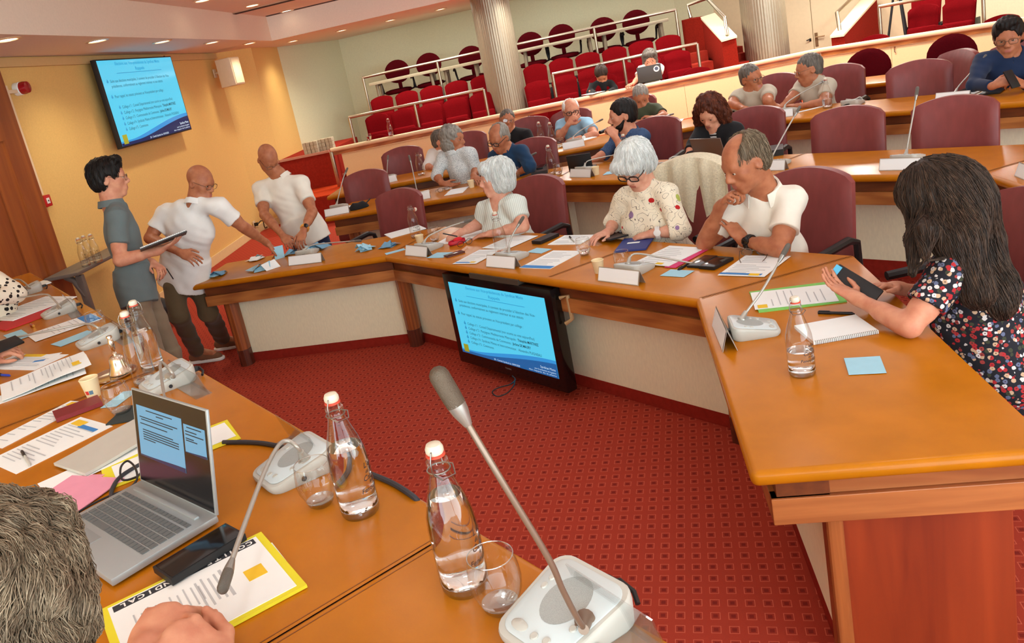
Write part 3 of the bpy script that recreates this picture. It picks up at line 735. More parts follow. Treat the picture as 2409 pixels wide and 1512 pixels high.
# stair parapets
def parapet(label, base, top, zlow):
    """base: near-left, near-right, far-right, far-left in plan, with top heights"""
    t = thing('stair_parapet', label, 'parapet', (base[0][0], base[0][1], zlow), 0, 'stair parapets')
    o = np.array([base[0][0], base[0][1]])
    pts = [V2(b)-o for b in base]
    vs = [(p[0], p[1], 0) for p in pts] + [(p[0], p[1], h-zlow-.03) for p, h in zip(pts, top)]
    MB().add(vs, [(0, 1, 2, 3), (4, 5, 6, 7), (0, 1, 5, 4), (1, 2, 6, 5), (2, 3, 7, 6), (3, 0, 4, 7)]).build('side_wall', mat('red_wall_carpet', rgb(136, 32, 20), .95, spec=.1, noise=.15, nscale=40, bump=.5, bscale=160), t, smooth=False)
    ce = sum(pts)/4
    q = [p + (p-ce)/np.linalg.norm(p-ce)*.035 for p in pts]
    vs = [(p[0], p[1], h-zlow-.03) for p, h in zip(q, top)] + [(p[0], p[1], h-zlow) for p, h in zip(q, top)]
    MB().add(vs, [(0, 1, 2, 3), (4, 5, 6, 7), (0, 1, 5, 4), (1, 2, 6, 5), (2, 3, 7, 6), (3, 0, 4, 7)]).build('sloping_top', mat('cream_parapet_top', rgb(232, 224, 190), .6, noise=.03), t, smooth=False)
    return t
# left parapet: near end about 12.1 m away, far end 13.4 m
nl, nr_ = at(1697, 94, 12.1), at(1731, 84, 12.1); fl, fr_ = at(1650, 40, 13.0), at(1682, 30, 13.0); bl = at(1603, 48, 13.4)
parapet('red carpeted stair parapet with sloping cream top, left of the far column', [nl, nr_, fr_, fl], [nl[2], nr_[2], fr_[2], fl[2]], .42)
blk = MB().add([(fl[0], fl[1], .42), (fr_[0]+.15, fr_[1]+.5, .42), (bl[0]+.4, bl[1]+.6, .42), (bl[0], bl[1], .42), (fl[0], fl[1], fl[2]-.01), (fr_[0]+.15, fr_[1]+.5, fl[2]-.01), (bl[0]+.4, bl[1]+.6, bl[2]), (bl[0], bl[1], bl[2])], [(3, 2, 1, 0), (4, 5, 6, 7), (0, 1, 5, 4), (1, 2, 6, 5), (2, 3, 7, 6), (3, 0, 4, 7)])
tag(blk.build('landing_block', MATS['red_wall_carpet'], smooth=False), 'red carpeted block of the upper landing beside the swivel chairs', 'parapet')
rp = [at(1625, 42, 13.2), at(1618, 12, 13.2), at(1663, -4, 13.0), at(1705, 41, 12.15), at(1711, 83, 12.12)]
guard_rail('steel handrail following the slope of the left stair parapet', rp[:], [], .028)
nl, nr_ = at(1955, 84, 11.9), at(1986, 80, 11.7); fl, fr_ = at(2023, 0, 12.9), at(2056, 0, 12.7)
fl = fl + (fl-nl)*.1; fr_ = fr_ + (fr_-nr_)*.1
parapet('red carpeted stair parapet with sloping cream top, right of the door', [nl, nr_, fr_, fl], [nl[2], nr_[2], fr_[2], fl[2]], .42)
pr2 = MB().add([(nr_[0], nr_[1], .42), (nr_[0]+.08, nr_[1]-.02, .42), (fr_[0]+.3, fr_[1], .42), (fr_[0], fr_[1], .42), (nr_[0], nr_[1], nr_[2]-.03), (nr_[0]+.08, nr_[1]-.02, nr_[2]-.03), (fr_[0]+.3, fr_[1], fr_[2]-.03), (fr_[0], fr_[1], fr_[2]-.03)], [(3, 2, 1, 0), (4, 5, 6, 7), (0, 1, 5, 4), (1, 2, 6, 5), (2, 3, 7, 6), (3, 0, 4, 7)])
guard_rail('steel handrail on the right stair parapet', [at(1976, 73, 11.95), at(1969, 30, 11.95), at(2000, 0, 12.5), at(2060, -55, 13.4)], [], .028)
# step risers of the two small stairs
st = MB()
for (u0, v0, u1, v1, dd) in ((1622, 128, 1664, 118, 12.7), (1628, 155, 1677, 141, 12.3)):
    a, b = at(u0, v0, dd), at(u1, v1, dd); n = np.array([.15, .9]); n /= np.linalg.norm(n)
    st.prism([V2(a), V2(b), V2(b)+n*.35, V2(a)+n*.35], .42, (a[2]+b[2])/2)
for (u0, v0, u1, v1, dd) in ((1731, 112, 1747, 107, 12.9), (1732, 128, 1757, 123, 12.6), (1735, 149, 1762, 142, 12.3)):
    a, b = at(u0, v0, dd), at(u1, v1, dd); n = np.array([.15, .9])
    st.prism([V2(a), V2(b), V2(b)+n*.4, V2(a)+n*.4], .42, (a[2]+b[2])/2)
struct(st.build('floor_stairs', M_CARPET_PLAIN, smooth=False))
# beige double door in the rear wall
dB = BW + np.array([0.55, -0.42]); eB = np.array([8.6, 12.6]); dd_ = (eB-dB)/np.linalg.norm(eB-dB); nn_ = np.array([dd_[1], -dd_[0]])
def onwall(u, v, p0, dr, off=0.0):
    n = np.array([dr[1], -dr[0]]); r = ray(u, v); t = (n @ p0 + off)/(n @ r[:2]); return CAM + r*t
dq = onwall(1912, 60, dB, dd_)
M_PINK = mat('beige_door_paint', rgb(222, 202, 166), .6, noise=.03)
door2 = thing('door_2', 'x', 'x', (dq[0], dq[1], 0), math.atan2(dd_[1], dd_[0])); del door2['label']; del door2['category']; struct(door2)
for sx in (-1, 1):
    MB().box((sx*.44, -.02, 1.1), (.87, .03, 2.2)).build('door_leaf', M_PINK, door2, smooth=False, bevel=.004)
hz = onwall(1922, 92, dB, dd_)[2]
MB().box((.05, -.045, hz), (.045, .012, .22)).tube([(.05, -.05, hz+.04), (.05, -.09, hz+.04), (.19, -.09, hz+.04)], .011, 8).build('door_handle', mat('bronze_metal', rgb(170, 140, 104), .35, metal=.8), door2)
MB().tube([(-.05, -.04, hz+.02), (-.05, -.08, hz+.02), (-.10, -.08, hz+.01)], .01, 8).box((-.05, -.04, hz+.01), (.03, .012, .05)).build('door_bolt', M_BLACK, door2)
# right gallery above the second barrier
def YLz(s, off): return YL(s, off)
def on_offY(u, v, off):
    r = ray(u, v); t = (nY @ PXe + off)/(nY @ r[:2]); return CAM + r*t
a, b = on_offY(2068, 16, .75), on_offY(2310, -22, .75); zr = a[2]
pm = on_offY(2313, 0, .75)
guard_rail('steel guard rail in front of the red seats at top right', [(a[0], a[1], zr), (b[0], b[1], zr), (b[0]+dY[0]*1.2, b[1]+dY[1]*1.2, zr)], [((a[0], a[1], zr), (a[0], a[1], .52)), ((pm[0], pm[1], zr), (pm[0], pm[1], .52))])
def seatY(u, v, off, label):
    q = on_offY(u, v, off); lk = -nY; a = math.atan2(lk[1], lk[0])+PI/2
    dup(seat0, (q[0]+lk[0]*.16, q[1]+lk[1]*.16, q[2]-.92), a, label)
seatY(*C4(1455, 35), 1.2, 'red tip-up seat at top right, nearer the tripod'); seatY(*C4(1745, -10), 1.2, 'red tip-up seat at top right, second from the tripod')
seatY(*C4(1480, -60), 1.8, 'red tip-up seat in the upper row at top right, behind the one nearer the tripod'); seatY(*C4(1760, -100), 1.8, 'red tip-up seat in the upper row at top right, second from the tripod')
for p, lb in ((C4(1520, 207), 'below the tripod'), (C4(1060, 280), 'beside the stair parapet'), (C4(2090, 118), 'behind the man in the navy suit')):
    seatY(*p, .42, 'red seat back just showing over the right handrail, ' + lb)
tp = on_offY(*C4(1262, 255), 1.0); tr = thing('tripod', 'black tripod standing behind the right barrier beside the red seats', 'tripod', (tp[0], tp[1], .52))
for k in range(3):
    a = 2*PI*k/3+.4; MB().tube([(0, 0, 1.25), (.22*math.cos(a), .22*math.sin(a), 0)], .016, 8).build('leg', M_BLACK, tr)
MB().tube([(0, 0, .9), (0, 0, 1.5)], .014, 8).build('centre_column', M_BLACK, tr)
lp = on_offY(*C4(1960, 60), 1.6)
# ------------------------------------------------------------------ people: smooth-blended bodies turned into one continuous surface
f32 = np.float32
class Sdf:
    def __init__(s): s.p = []
    def cap(s, a, b, ra, rb=None, k=.02, sub=False): s.p.append(('cap', np.array(a, float), np.array(b, float), ra, ra if rb is None else rb, k, sub)); return s
    def flat(s, a, b, ra, rb, k=.02, sub=False): s.p.append(('flat', np.array(a, float), np.array(b, float), ra, rb, k, sub)); return s
    def ell(s, c, r, R=None, k=.02, sub=False): s.p.append(('ell', np.array(c, float), np.array(r, float), np.eye(3) if R is None else np.array(R), None, k, sub)); return s
    def bounds(s):
        lo, hi = [], []
        for q in s.p:
            if q[6]: continue
            if q[0] == 'ell': m = float(max(q[2])); lo.append(q[1]-m); hi.append(q[1]+m)
            else:
                m = max(q[3], q[4]); lo.append(np.minimum(q[1], q[2])-m); hi.append(np.maximum(q[1], q[2])+m)
        return np.min(lo, 0), np.max(hi, 0)
    def mesh(s, h, warp=None, cuts=()):
        lo, hi = s.bounds(); lo = lo-3*h-.012; hi = hi+3*h+.012
        n = np.ceil((hi-lo)/h).astype(int)+1
        ax = [(lo[i]+h*np.arange(n[i])).astype(f32) for i in range(3)]
        F = np.full(n, 0.5, f32)
        for q in s.p:
            k = q[5]
            if q[0] == 'ell': m = float(max(q[2])); a, b = q[1]-m, q[1]+m
            else: m = max(q[3], q[4]); a, b = np.minimum(q[1], q[2])-m, np.maximum(q[1], q[2])+m
            pad = max(k*1.2, 4*h)+2*h
            i0 = np.maximum(((a-pad-lo)/h).astype(int), 0); i1 = np.minimum(((b+pad-lo)/h).astype(int)+2, n)
            if np.any(i1 <= i0): continue
            X = ax[0][i0[0]:i1[0], None, None]; Y = ax[1][None, i0[1]:i1[1], None]; Z = ax[2][None, None, i0[2]:i1[2]]
            if q[0] == 'ell':
                c, r, R = q[1], q[2], q[3]
                px, py, pz = X-f32(c[0]), Y-f32(c[1]), Z-f32(c[2])
                l = [(px*f32(R[0, j]) + py*f32(R[1, j]) + pz*f32(R[2, j])) for j in range(3)]
                k0 = np.sqrt((l[0]/f32(r[0]))**2 + (l[1]/f32(r[1]))**2 + (l[2]/f32(r[2]))**2)
                k1 = np.sqrt((l[0]/f32(r[0]**2))**2 + (l[1]/f32(r[1]**2))**2 + (l[2]/f32(r[2]**2))**2)
                d = k0*(k0-1)/np.maximum(k1, f32(1e-6))
            else:
                A, B = q[1], q[2]; ab = B-A; L2 = float(ab@ab) + 1e-12
                px, py, pz = X-f32(A[0]), Y-f32(A[1]), Z-f32(A[2])
                t = (px*f32(ab[0]) + py*f32(ab[1]) + pz*f32(ab[2]))/f32(L2); tc = np.clip(t, 0, 1)
                d = np.sqrt((px-tc*f32(ab[0]))**2 + (py-tc*f32(ab[1]))**2 + (pz-tc*f32(ab[2]))**2)
                if q[0] == 'flat':
                    d = np.sqrt((px-t*f32(ab[0]))**2 + (py-t*f32(ab[1]))**2 + (pz-t*f32(ab[2]))**2) - (f32(q[3])+tc*f32(q[4]-q[3]))
                    L = f32(math.sqrt(L2)); d = np.maximum(d, np.maximum(-t*L, (t-1)*L))
                else: d = d - (f32(q[3])+tc*f32(q[4]-q[3]))
            G = F[i0[0]:i1[0], i0[1]:i1[1], i0[2]:i1[2]]
            if q[6]:
                d = -d; hh = np.maximum(k-np.abs(G-d), 0)/k; F[i0[0]:i1[0], i0[1]:i1[1], i0[2]:i1[2]] = np.maximum(G, d) + hh*hh*k*f32(.25)
            else:
                hh = np.maximum(k-np.abs(G-d), 0)/k; F[i0[0]:i1[0], i0[1]:i1[1], i0[2]:i1[2]] = np.minimum(G, d) - hh*hh*k*f32(.25)
        X, Y, Z = ax[0][:, None, None], ax[1][None, :, None], ax[2][None, None, :]
        if warp is not None: F = F + warp(X, Y, Z).astype(f32)
        for (P, N) in cuts:      # keep the side the normal points away from
            F = np.maximum(F, ((X-f32(P[0]))*f32(N[0]) + (Y-f32(P[1]))*f32(N[1]) + (Z-f32(P[2]))*f32(N[2])))
        for i in range(3):
            sl = [slice(None)]*3
            for e in (0, -1): sl[i] = e; F[tuple(sl)] = .1
        return snet(F, lo, h)
def snet(F, lo, h):
    S = F < 0; nx, ny, nz = F.shape
    c = [S[dx:nx-1+dx, dy:ny-1+dy, dz:nz-1+dz] for dx in (0, 1) for dy in (0, 1) for dz in (0, 1)]
    cnt = sum(x.astype(np.int8) for x in c); M = (cnt > 0) & (cnt < 8)
    I = np.argwhere(M); idx = np.full(M.shape, -1, np.int64); idx[M] = np.arange(len(I))
    pos = np.zeros((len(I), 3)); w = np.zeros(len(I)); cor = [(a, b, d) for a in (0, 1) for b in (0, 1) for d in (0, 1)]
    val = [F[I[:, 0]+a, I[:, 1]+b, I[:, 2]+d] for a, b, d in cor]
    for i in range(8):
        for j in range(i+1, 8):
            if sum(abs(cor[i][q]-cor[j][q]) for q in range(3)) != 1: continue
            m = (val[i] < 0) != (val[j] < 0)
            t = np.where(m, val[i]/np.where(m, val[i]-val[j], 1), 0)
            for q in range(3): pos[:, q] += np.where(m, cor[i][q] + t*(cor[j][q]-cor[i][q]), 0)
            w += m
    P = (I + pos/w[:, None])*h + lo
    quads = []
    for axx in range(3):
        a, b = [(1, 2), (2, 0), (0, 1)][axx]
        sl0 = [slice(None)]*3; sl1 = [slice(None)]*3; sl0[axx] = slice(0, -1); sl1[axx] = slice(1, None)
        ch = S[tuple(sl0)] != S[tuple(sl1)]
        E = np.argwhere(ch); E = E[(E[:, a] > 0) & (E[:, b] > 0) & (E[:, a] < F.shape[a]-1) & (E[:, b] < F.shape[b]-1)]
        def cid(da, db):
            q = E.copy(); q[:, a] -= da; q[:, b] -= db; return idx[q[:, 0], q[:, 1], q[:, 2]]
        Q = np.stack([cid(1, 1), cid(0, 1), cid(0, 0), cid(1, 0)], 1)
        ins = S[E[:, 0], E[:, 1], E[:, 2]]
        Q[~ins] = Q[~ins][:, ::-1]; quads.append(Q)
    return P, np.concatenate(quads)
def np_mesh(name, P, Q, m, parent=None, mi=None):
    me = bpy.data.meshes.new(name)
    me.vertices.add(len(P)); me.vertices.foreach_set('co', P.astype(f32).ravel())
    me.loops.add(len(Q)*4); me.loops.foreach_set('vertex_index', Q.astype(np.int32).ravel())
    me.polygons.add(len(Q)); me.polygons.foreach_set('loop_start', (np.arange(len(Q))*4).astype(np.int32))
    for x in (m if isinstance(m, (list, tuple)) else [m]): me.materials.append(x)
    if mi is not None: me.polygons.foreach_set('material_index', mi.astype(np.int32))
    me.polygons.foreach_set('use_smooth', np.ones(len(Q), bool)); me.update(calc_edges=True); me.validate()
    o = bpy.data.objects.new(name, me); COL.objects.link(o)
    if parent: o.parent = parent
    return o
def unit(v): v = np.array(v, float); return v/np.linalg.norm(v)
def look_dir(p, phi, theta):
    """phi 0 = toward the camera, + = to the image right; theta = down"""
    b = unit((np.array(p)-CAM)*np.array([1, 1, 0])); rt = np.array([b[1], -b[0], 0]); ph, th = math.radians(phi), math.radians(theta)
    h = -b*math.cos(ph) + rt*math.sin(ph); return h*math.cos(th) - np.array([0, 0, 1])*math.sin(th)
def basis(f, roll=0.0):
    f = unit(f); z = np.array([0, 0, 1.0]); x = unit(np.cross(f, z)); u = np.cross(x, f); r = math.radians(roll)
    x, u = x*math.cos(r)+u*math.sin(r), u*math.cos(r)-x*math.sin(r)
    return np.stack([x, f, u], 1)
def wob(seed, amp, fr=28.0):
    rs = np.random.RandomState(seed); a = rs.uniform(0, 6.28, 6); k = rs.uniform(.7, 1.3, 6)
    def g(X, Y, Z):
        u = fr*(X*k[0] + Z*.45*k[1]) + 1.8*np.sin(fr*.45*Z*k[2]+a[0]); v = fr*(Y*k[3] - Z*.5*k[4]) + 1.8*np.sin(fr*.4*X+a[1])
        return amp*(np.sin(u+a[2])*np.sin(v+a[3]) + .5*np.sin(1.9*u+a[4])*np.sin(1.6*Z*fr+a[5]))
    return g
def hand_prims(s, W, D, nrm_, curl, spread, side, sc=1.0, k=.006, fist=False):
    """W wrist, D direction of the fingers, nrm_ = back of the hand; side = +1/-1 puts the thumb"""
    D = unit(D); n = unit(np.array(nrm_) - D*np.dot(nrm_, D)); l = np.cross(D, n)*side
    R = np.stack([l, D, n], 1)
    s.cap(W-D*.01, W+D*.02*sc, .026*sc, .026*sc, k=.012)
    s.ell(W+D*.055*sc, np.array([.041, .056, .016])*sc, R, k=.014)
    ln = [(.040, .026, .021), (.045, .029, .023), (.042, .027, .022), (.032, .021, .019)]
    for i in range(4):
        off = (1.5-i)*.0205*sc
        b = W + D*(.098-.004*abs(i-1.2))*sc + l*off; dv = unit(D + l*(1.5-i)*spread); p = b; r = (.0092, .0088, .0084, .0074)[i]*sc
        s.cap(W+D*.06*sc+l*off*.8, b, r*1.1, r, k=.008)
        cs = curl*(1+.12*i)
        ang = 0
        for j in range(3):
            ang += math.radians(cs*(.9, 1.1, .7)[j]); q = p + (dv*math.cos(ang) - n*math.sin(ang))*ln[i][j]*sc
            s.cap(p, q, r*(1-.07*j), r*(1-.07*(j+1))*(1.06 if j < 2 else 1), k=.0025); p = q
    b = W + D*.025*sc + l*.026*sc; q = b + unit(D*.7 + l*.75 - n*.25)*.042*sc; q2 = q + unit(D*1.0 + l*(.25 if not fist else -.4) - n*.25)*.032*sc; q3 = q2 + unit(D + l*(.05 if not fist else -.8) - n*.2)*.026*sc
    s.cap(b, q, .0145*sc, .011*sc, k=.01); s.cap(q, q2, .0108*sc, .0098*sc, k=.005); s.cap(q2, q3, .0098*sc, .008*sc, k=.005)
def head_prims(s, C, R, sc, fem=False, fat=0.0):
    T = lambda x, y, z: C + R @ (np.array([x, y, z])*sc)
    def E(c, r, k, sub=False): s.ell(T(*c), np.array(r)*sc, R, k=k*sc, sub=sub)
    w = .95 if fem else 1.0
    E((0, -.018, .038), (.076*w, .097, .086), .02)
    E((0, .022, -.012), (.066*w+fat*.5, .068, .088), .04)
    E((0, .030, -.072), (.050*w+fat, .050, .040), .03)
    s.cap(T(-.012*w, .070, -.104), T(.012*w, .070, -.104), .0155*sc, k=.025*sc)
    s.cap(T(-.034, .076, .024), T(.034, .076, .024), .0115*sc, k=.018*sc)
    for x in (-1, 1):
        E((x*.043*w, .055, -.022), (.020, .018, .018), .025)
        E((x*.031, .091, .003), (.016, .010, .0095), .010, True)
        s.cap(T(x*.031, .0775, .0085), T(x*.031, .0775, .0085), .0136*sc, k=.004*sc)
        E((x*.079*w, -.014, -.006), (.009, .020, .033), .008)
        E((x*.086*w, -.010, -.004), (.006, .010, .018), .006, True)
        s.cap(T(x*.0105, .099, -.034), T(x*.0105, .095, -.034), .0088*sc, k=.008*sc)
    s.cap(T(0, .086, .012), T(0, .108, -.026), .0085*sc, .0125*sc, k=.012*sc)
    E((0, .080, -.066), (.030, .017, .020), .02)
    s.cap(T(-.017, .0905, -.060), T(.017, .0905, -.060), .0062*sc, k=.006*sc)
    s.cap(T(-.015, .0905, -.071), T(.015, .0905, -.071), .0070*sc, k=.006*sc)
def hair_sdf(C, R, sc, style):
    s = Sdf(); T = lambda x, y, z: C + R @ (np.array([x, y, z])*sc)
    def E(c, r, k=.02, sub=False): s.ell(T(*c), np.array(r)*sc, R, k=k*sc, sub=sub)
    cuts = []
    if style in ('short', 'crop', 'quiff', 'ring'):
        g = {'short': .012, 'crop': .006, 'quiff': .016, 'ring': .007}[style]
        E((0, -.022, .040), (.077+g, .098+g, .086+g))
        E((0, -.045, -.02), (.070+g, .060+g, .055+g), .03)
        if style == 'quiff':
            s.cap(T(-.04, .055, .115), T(.045, .062, .112), .028*sc, .022*sc, k=.03*sc)
        E((0, .100, -.025), (.074, .082, .098), .012, True)
        E((0, .03, -.085), (.12, .085, .055), .015, True)
        for x in (-1, 1): E((x*.085, .005, -.015), (.03, .030, .040), .012, True)
        E((0, -.05, -.13), (.14, .12, .065), .015, True)
        if style == 'ring': E((0, .055, .13), (.070, .105, .075), .015, True); E((0, .08, .08), (.1, .05, .06), .015, True)
    elif style == 'bob':
        E((0, -.024, .036), (.097, .116, .103)); E((0, -.035, -.045), (.098, .088, .075), .03)
        s.cap(T(-.05, .072, .082), T(.055, .066, .086), .026*sc, k=.03*sc)
        E((0, .112, -.045), (.062, .075, .098), .012, True)
        E((0, -.02, -.185), (.2, .2, .085), .02, True)
    elif style == 'bowl':
        E((0, -.022, .040), (.098, .116, .102)); E((0, -.045, -.03), (.094, .075, .06), .03)
        s.cap(T(-.058, .074, .068), T(.058, .074, .068), .026*sc, k=.03*sc); s.cap(T(-.03, .086, .058), T(.04, .086, .062), .022*sc, k=.03*sc)
        E((0, .112, -.055), (.070, .075, .098), .010, True)
        E((0, .0, -.155), (.2, .2, .085), .02, True)
    elif style == 'curly':
        E((0, -.03, .038), (.108, .118, .104)); E((-.085, -.01, -.06), (.055, .06, .10), k=.05); E((.085, -.01, -.06), (.055, .06, .10), k=.05); E((0, -.07, -.07), (.10, .06, .11), k=.05)
        E((-.095, .02, -.15), (.045, .05, .07), k=.04); E((.095, .0, -.15), (.05, .05, .07), k=.04)
        E((0, .105, -.035), (.060, .075, .098), .012, True)
    elif style == 'long':
        E((0, -.022, .038), (.092, .112, .100)); E((0, -.05, -.05), (.092, .085, .10), k=.05)
        E((.066, .018, -.02), (.030, .045, .10), k=.04); E((-.066, .018, -.02), (.030, .045, .10), k=.04)
        E((0, .115, -.05), (.055, .070, .10), .012, True)
    elif style == 'wavy':
        E((0, -.024, .036), (.095, .112, .102)); E((0, -.03, -.05), (.098, .085, .08), .03)
        E((0, .110, -.035), (.060, .070, .098), .012, True); E((0, -.02, -.19), (.2, .2, .08), .02, True)
    return s, cuts
M_SKINS = {'fair': mat('fair_skin', rgb(214, 152, 120), .55, spec=.35, noise=.10, nscale=26, sss=.12, col2=rgb(196, 126, 98), bump=.06, bscale=300),
           'tan': mat('tanned_skin', rgb(186, 120, 84), .5, spec=.4, noise=.10, nscale=26, sss=.10, col2=rgb(162, 96, 66), bump=.06, bscale=300),
           'pale': mat('pale_skin', rgb(222, 168, 142), .55, spec=.35, noise=.10, nscale=26, sss=.12, col2=rgb(204, 140, 116), bump=.06, bscale=300)}
M_LIPS = mat('lip_skin', rgb(178, 102, 88), .45, noise=.08)
M_EYEW = mat('eye_white', rgb(196, 178, 164), .3); M_IRIS = mat('eye_iris', rgb(50, 36, 28), .15)
def hairmat(name, c, c2): return mat(name, c, .5, spec=.22, noise=.3, nscale=60, col2=c2, bump=.8, bscale=90, stretch=(1, 1, .22))
HM = {'white': hairmat('white_hair', rgb(230, 232, 226), rgb(196, 198, 194)), 'grey': hairmat('grey_hair', rgb(158, 152, 142), rgb(112, 106, 98)), 'salt': hairmat('salt_and_pepper_hair', rgb(116, 108, 98), rgb(70, 64, 58)),
      'black': hairmat('black_hair', rgb(36, 30, 27), rgb(18, 15, 14)), 'brown': hairmat('dark_brown_hair', rgb(64, 48, 38), rgb(32, 25, 20)), 'auburn': hairmat('auburn_hair', rgb(104, 52, 34), rgb(58, 28, 20)), 'ash': hairmat('ash_brown_hair', rgb(126, 108, 86), rgb(82, 68, 53))}
HL = {'white': hairmat('white_hair_light', rgb(244, 246, 244), rgb(214, 216, 212)), 'grey': hairmat('grey_hair_light', rgb(186, 182, 174), rgb(150, 146, 138)), 'salt': hairmat('salt_hair_light', rgb(150, 142, 132), rgb(110, 104, 96)), 'black': hairmat('black_hair_light', rgb(58, 50, 46), rgb(34, 29, 27)), 'brown': hairmat('brown_hair_light', rgb(88, 67, 52), rgb(52, 40, 32)), 'auburn': hairmat('auburn_hair_light', rgb(140, 76, 48), rgb(86, 44, 30)), 'ash': hairmat('ash_hair_light', rgb(164, 146, 120), rgb(116, 99, 80))}
def cloth(name, c, noise=.06, bump=.18, bscale=240): return mat(name, c, .85, spec=.2, noise=noise, nscale=9, bump=bump, bscale=bscale, sheen=.1)
M_TROU = cloth('dark_trousers', rgb(52, 50, 54))
M_FRAME = mat('dark_spectacle_frame', rgb(30, 24, 24), .3); M_FRAMET = mat('metal_spectacle_frame', rgb(110, 92, 76), .3, metal=.7)
def lens_glass():
    m = bpy.data.materials.new('spectacle_lens'); m.use_nodes = True; nt = m.node_tree
    t = nd(nt, 'ShaderNodeBsdfTransparent'); g = nd(nt, 'ShaderNodeBsdfGlossy'); g.inputs['Roughness'].default_value = .05; mx = nd(nt, 'ShaderNodeMixShader'); mx.inputs[0].default_value = .08
    nt.links.new(t.outputs[0], mx.inputs[1]); nt.links.new(g.outputs[0], mx.inputs[2]); nt.links.new(mx.outputs[0], nt.nodes['Material Output'].inputs[0]); return m
M_LENS = lens_glass()
def glasses_mesh(mb, T, thick=.0022, hw=.025, hh=.018, drop=0.0, y=.104):
    for x in (-1, 1):
        pts = []
        for i in range(18):
            a = 2*PI*i/18; ca, sa = math.cos(a), math.sin(a)
            px = x*.0345 + hw*math.copysign(abs(ca)**.6, ca); pz = .002-drop + hh*math.copysign(abs(sa)**.6, sa)
            pts.append(T(px, y - .35*abs(px)**1.0*.25 - drop*.0, pz))
        mb.tube(pts, thick, 6, closed=True)
        n0 = len(mb.v); mb.add([tuple(p) for p in pts], [tuple(range(18))], 1)
        mb.tube([T(x*(.0345+hw), y-.006, .008-drop), T(x*.074, y-.035, .010-drop*.6), T(x*.081, .0, .012), T(x*.080, -.025, -.004)], thick*.8, 6)
    mb.tube([T(-.0115, y-.001, .006-drop), T(0, y+.003, .009-drop), T(.0115, y-.001, .006-drop)], thick, 6)
def strands(P, Q, C, R, count, length, seed, rad=.0011, curl=0.0):
    """fine locks combed over a hair surface; returned as vertices and quads"""
    from mathutils.kdtree import KDTree
    nrm3 = np.zeros_like(P); a = P[Q]; fn = np.cross(a[:, 2]-a[:, 0], a[:, 3]-a[:, 1])
    for i in range(4): np.add.at(nrm3, Q[:, i], fn)
    nrm3 /= np.maximum(np.linalg.norm(nrm3, axis=1)[:, None], 1e-9)
    sm = nrm3.copy()
    kd = KDTree(len(P)); [kd.insert(p, i) for i, p in enumerate(P)]; kd.balance()
    rs = np.random.RandomState(seed); crown = C + R @ np.array([.0, -.04, .13]); vs, fs = [], []
    for _ in range(count):
        i = rs.randint(len(P)); p = P[i].copy(); n = sm[i]; pts = []; off = rs.uniform(.0005, .004); sw = rs.normal(0, .35); L = length*rs.uniform(.5, 1.2); NS = 6 if not curl else 11; cph = rs.uniform(0, 6.28); cfr = rs.uniform(.5, .9)
        for st in range(NS):
            pts.append(p + n*(off*(1+st*.15) + (.006*abs(math.sin(cph+st*cfr*1.3)) if curl else 0))); d = (p-crown)*2.0/max(.05, np.linalg.norm(p-crown)) + np.array([0, 0, -1.6])
            d = d - n*np.dot(d, n); d = d/max(1e-6, np.linalg.norm(d)); sd = np.cross(d, n); d = d + sd*(sw*(.3+.2*math.sin(st*1.3+seed)) + curl*math.sin(cph+st*cfr)); d = d/max(1e-6, np.linalg.norm(d))
            sw2 = math.sin(38*p[0]+1.3*seed+2*math.sin(22*p[2]))*math.cos(34*p[2]+17*p[1]) if curl else 0
            if curl: d = d + sd*sw2*.9; d = d/max(1e-6, np.linalg.norm(d))
            q = p + d*L/(NS-1); co, j, dist = kd.find(q); n2 = sm[j]; q = q - n2*np.dot(q-P[j], n2)
            if dist > .03: break
            p, n = q, n2
        if len(pts) < 3: continue
        m = MB().tube(pts, [rad*1.1]*(len(pts)-1)+[rad*.4], 4, cap=False); o = len(vs); vs += m.v; fs += [tuple(x+o for x in f) for f in m.f]
    return np.array(vs), np.array(fs)
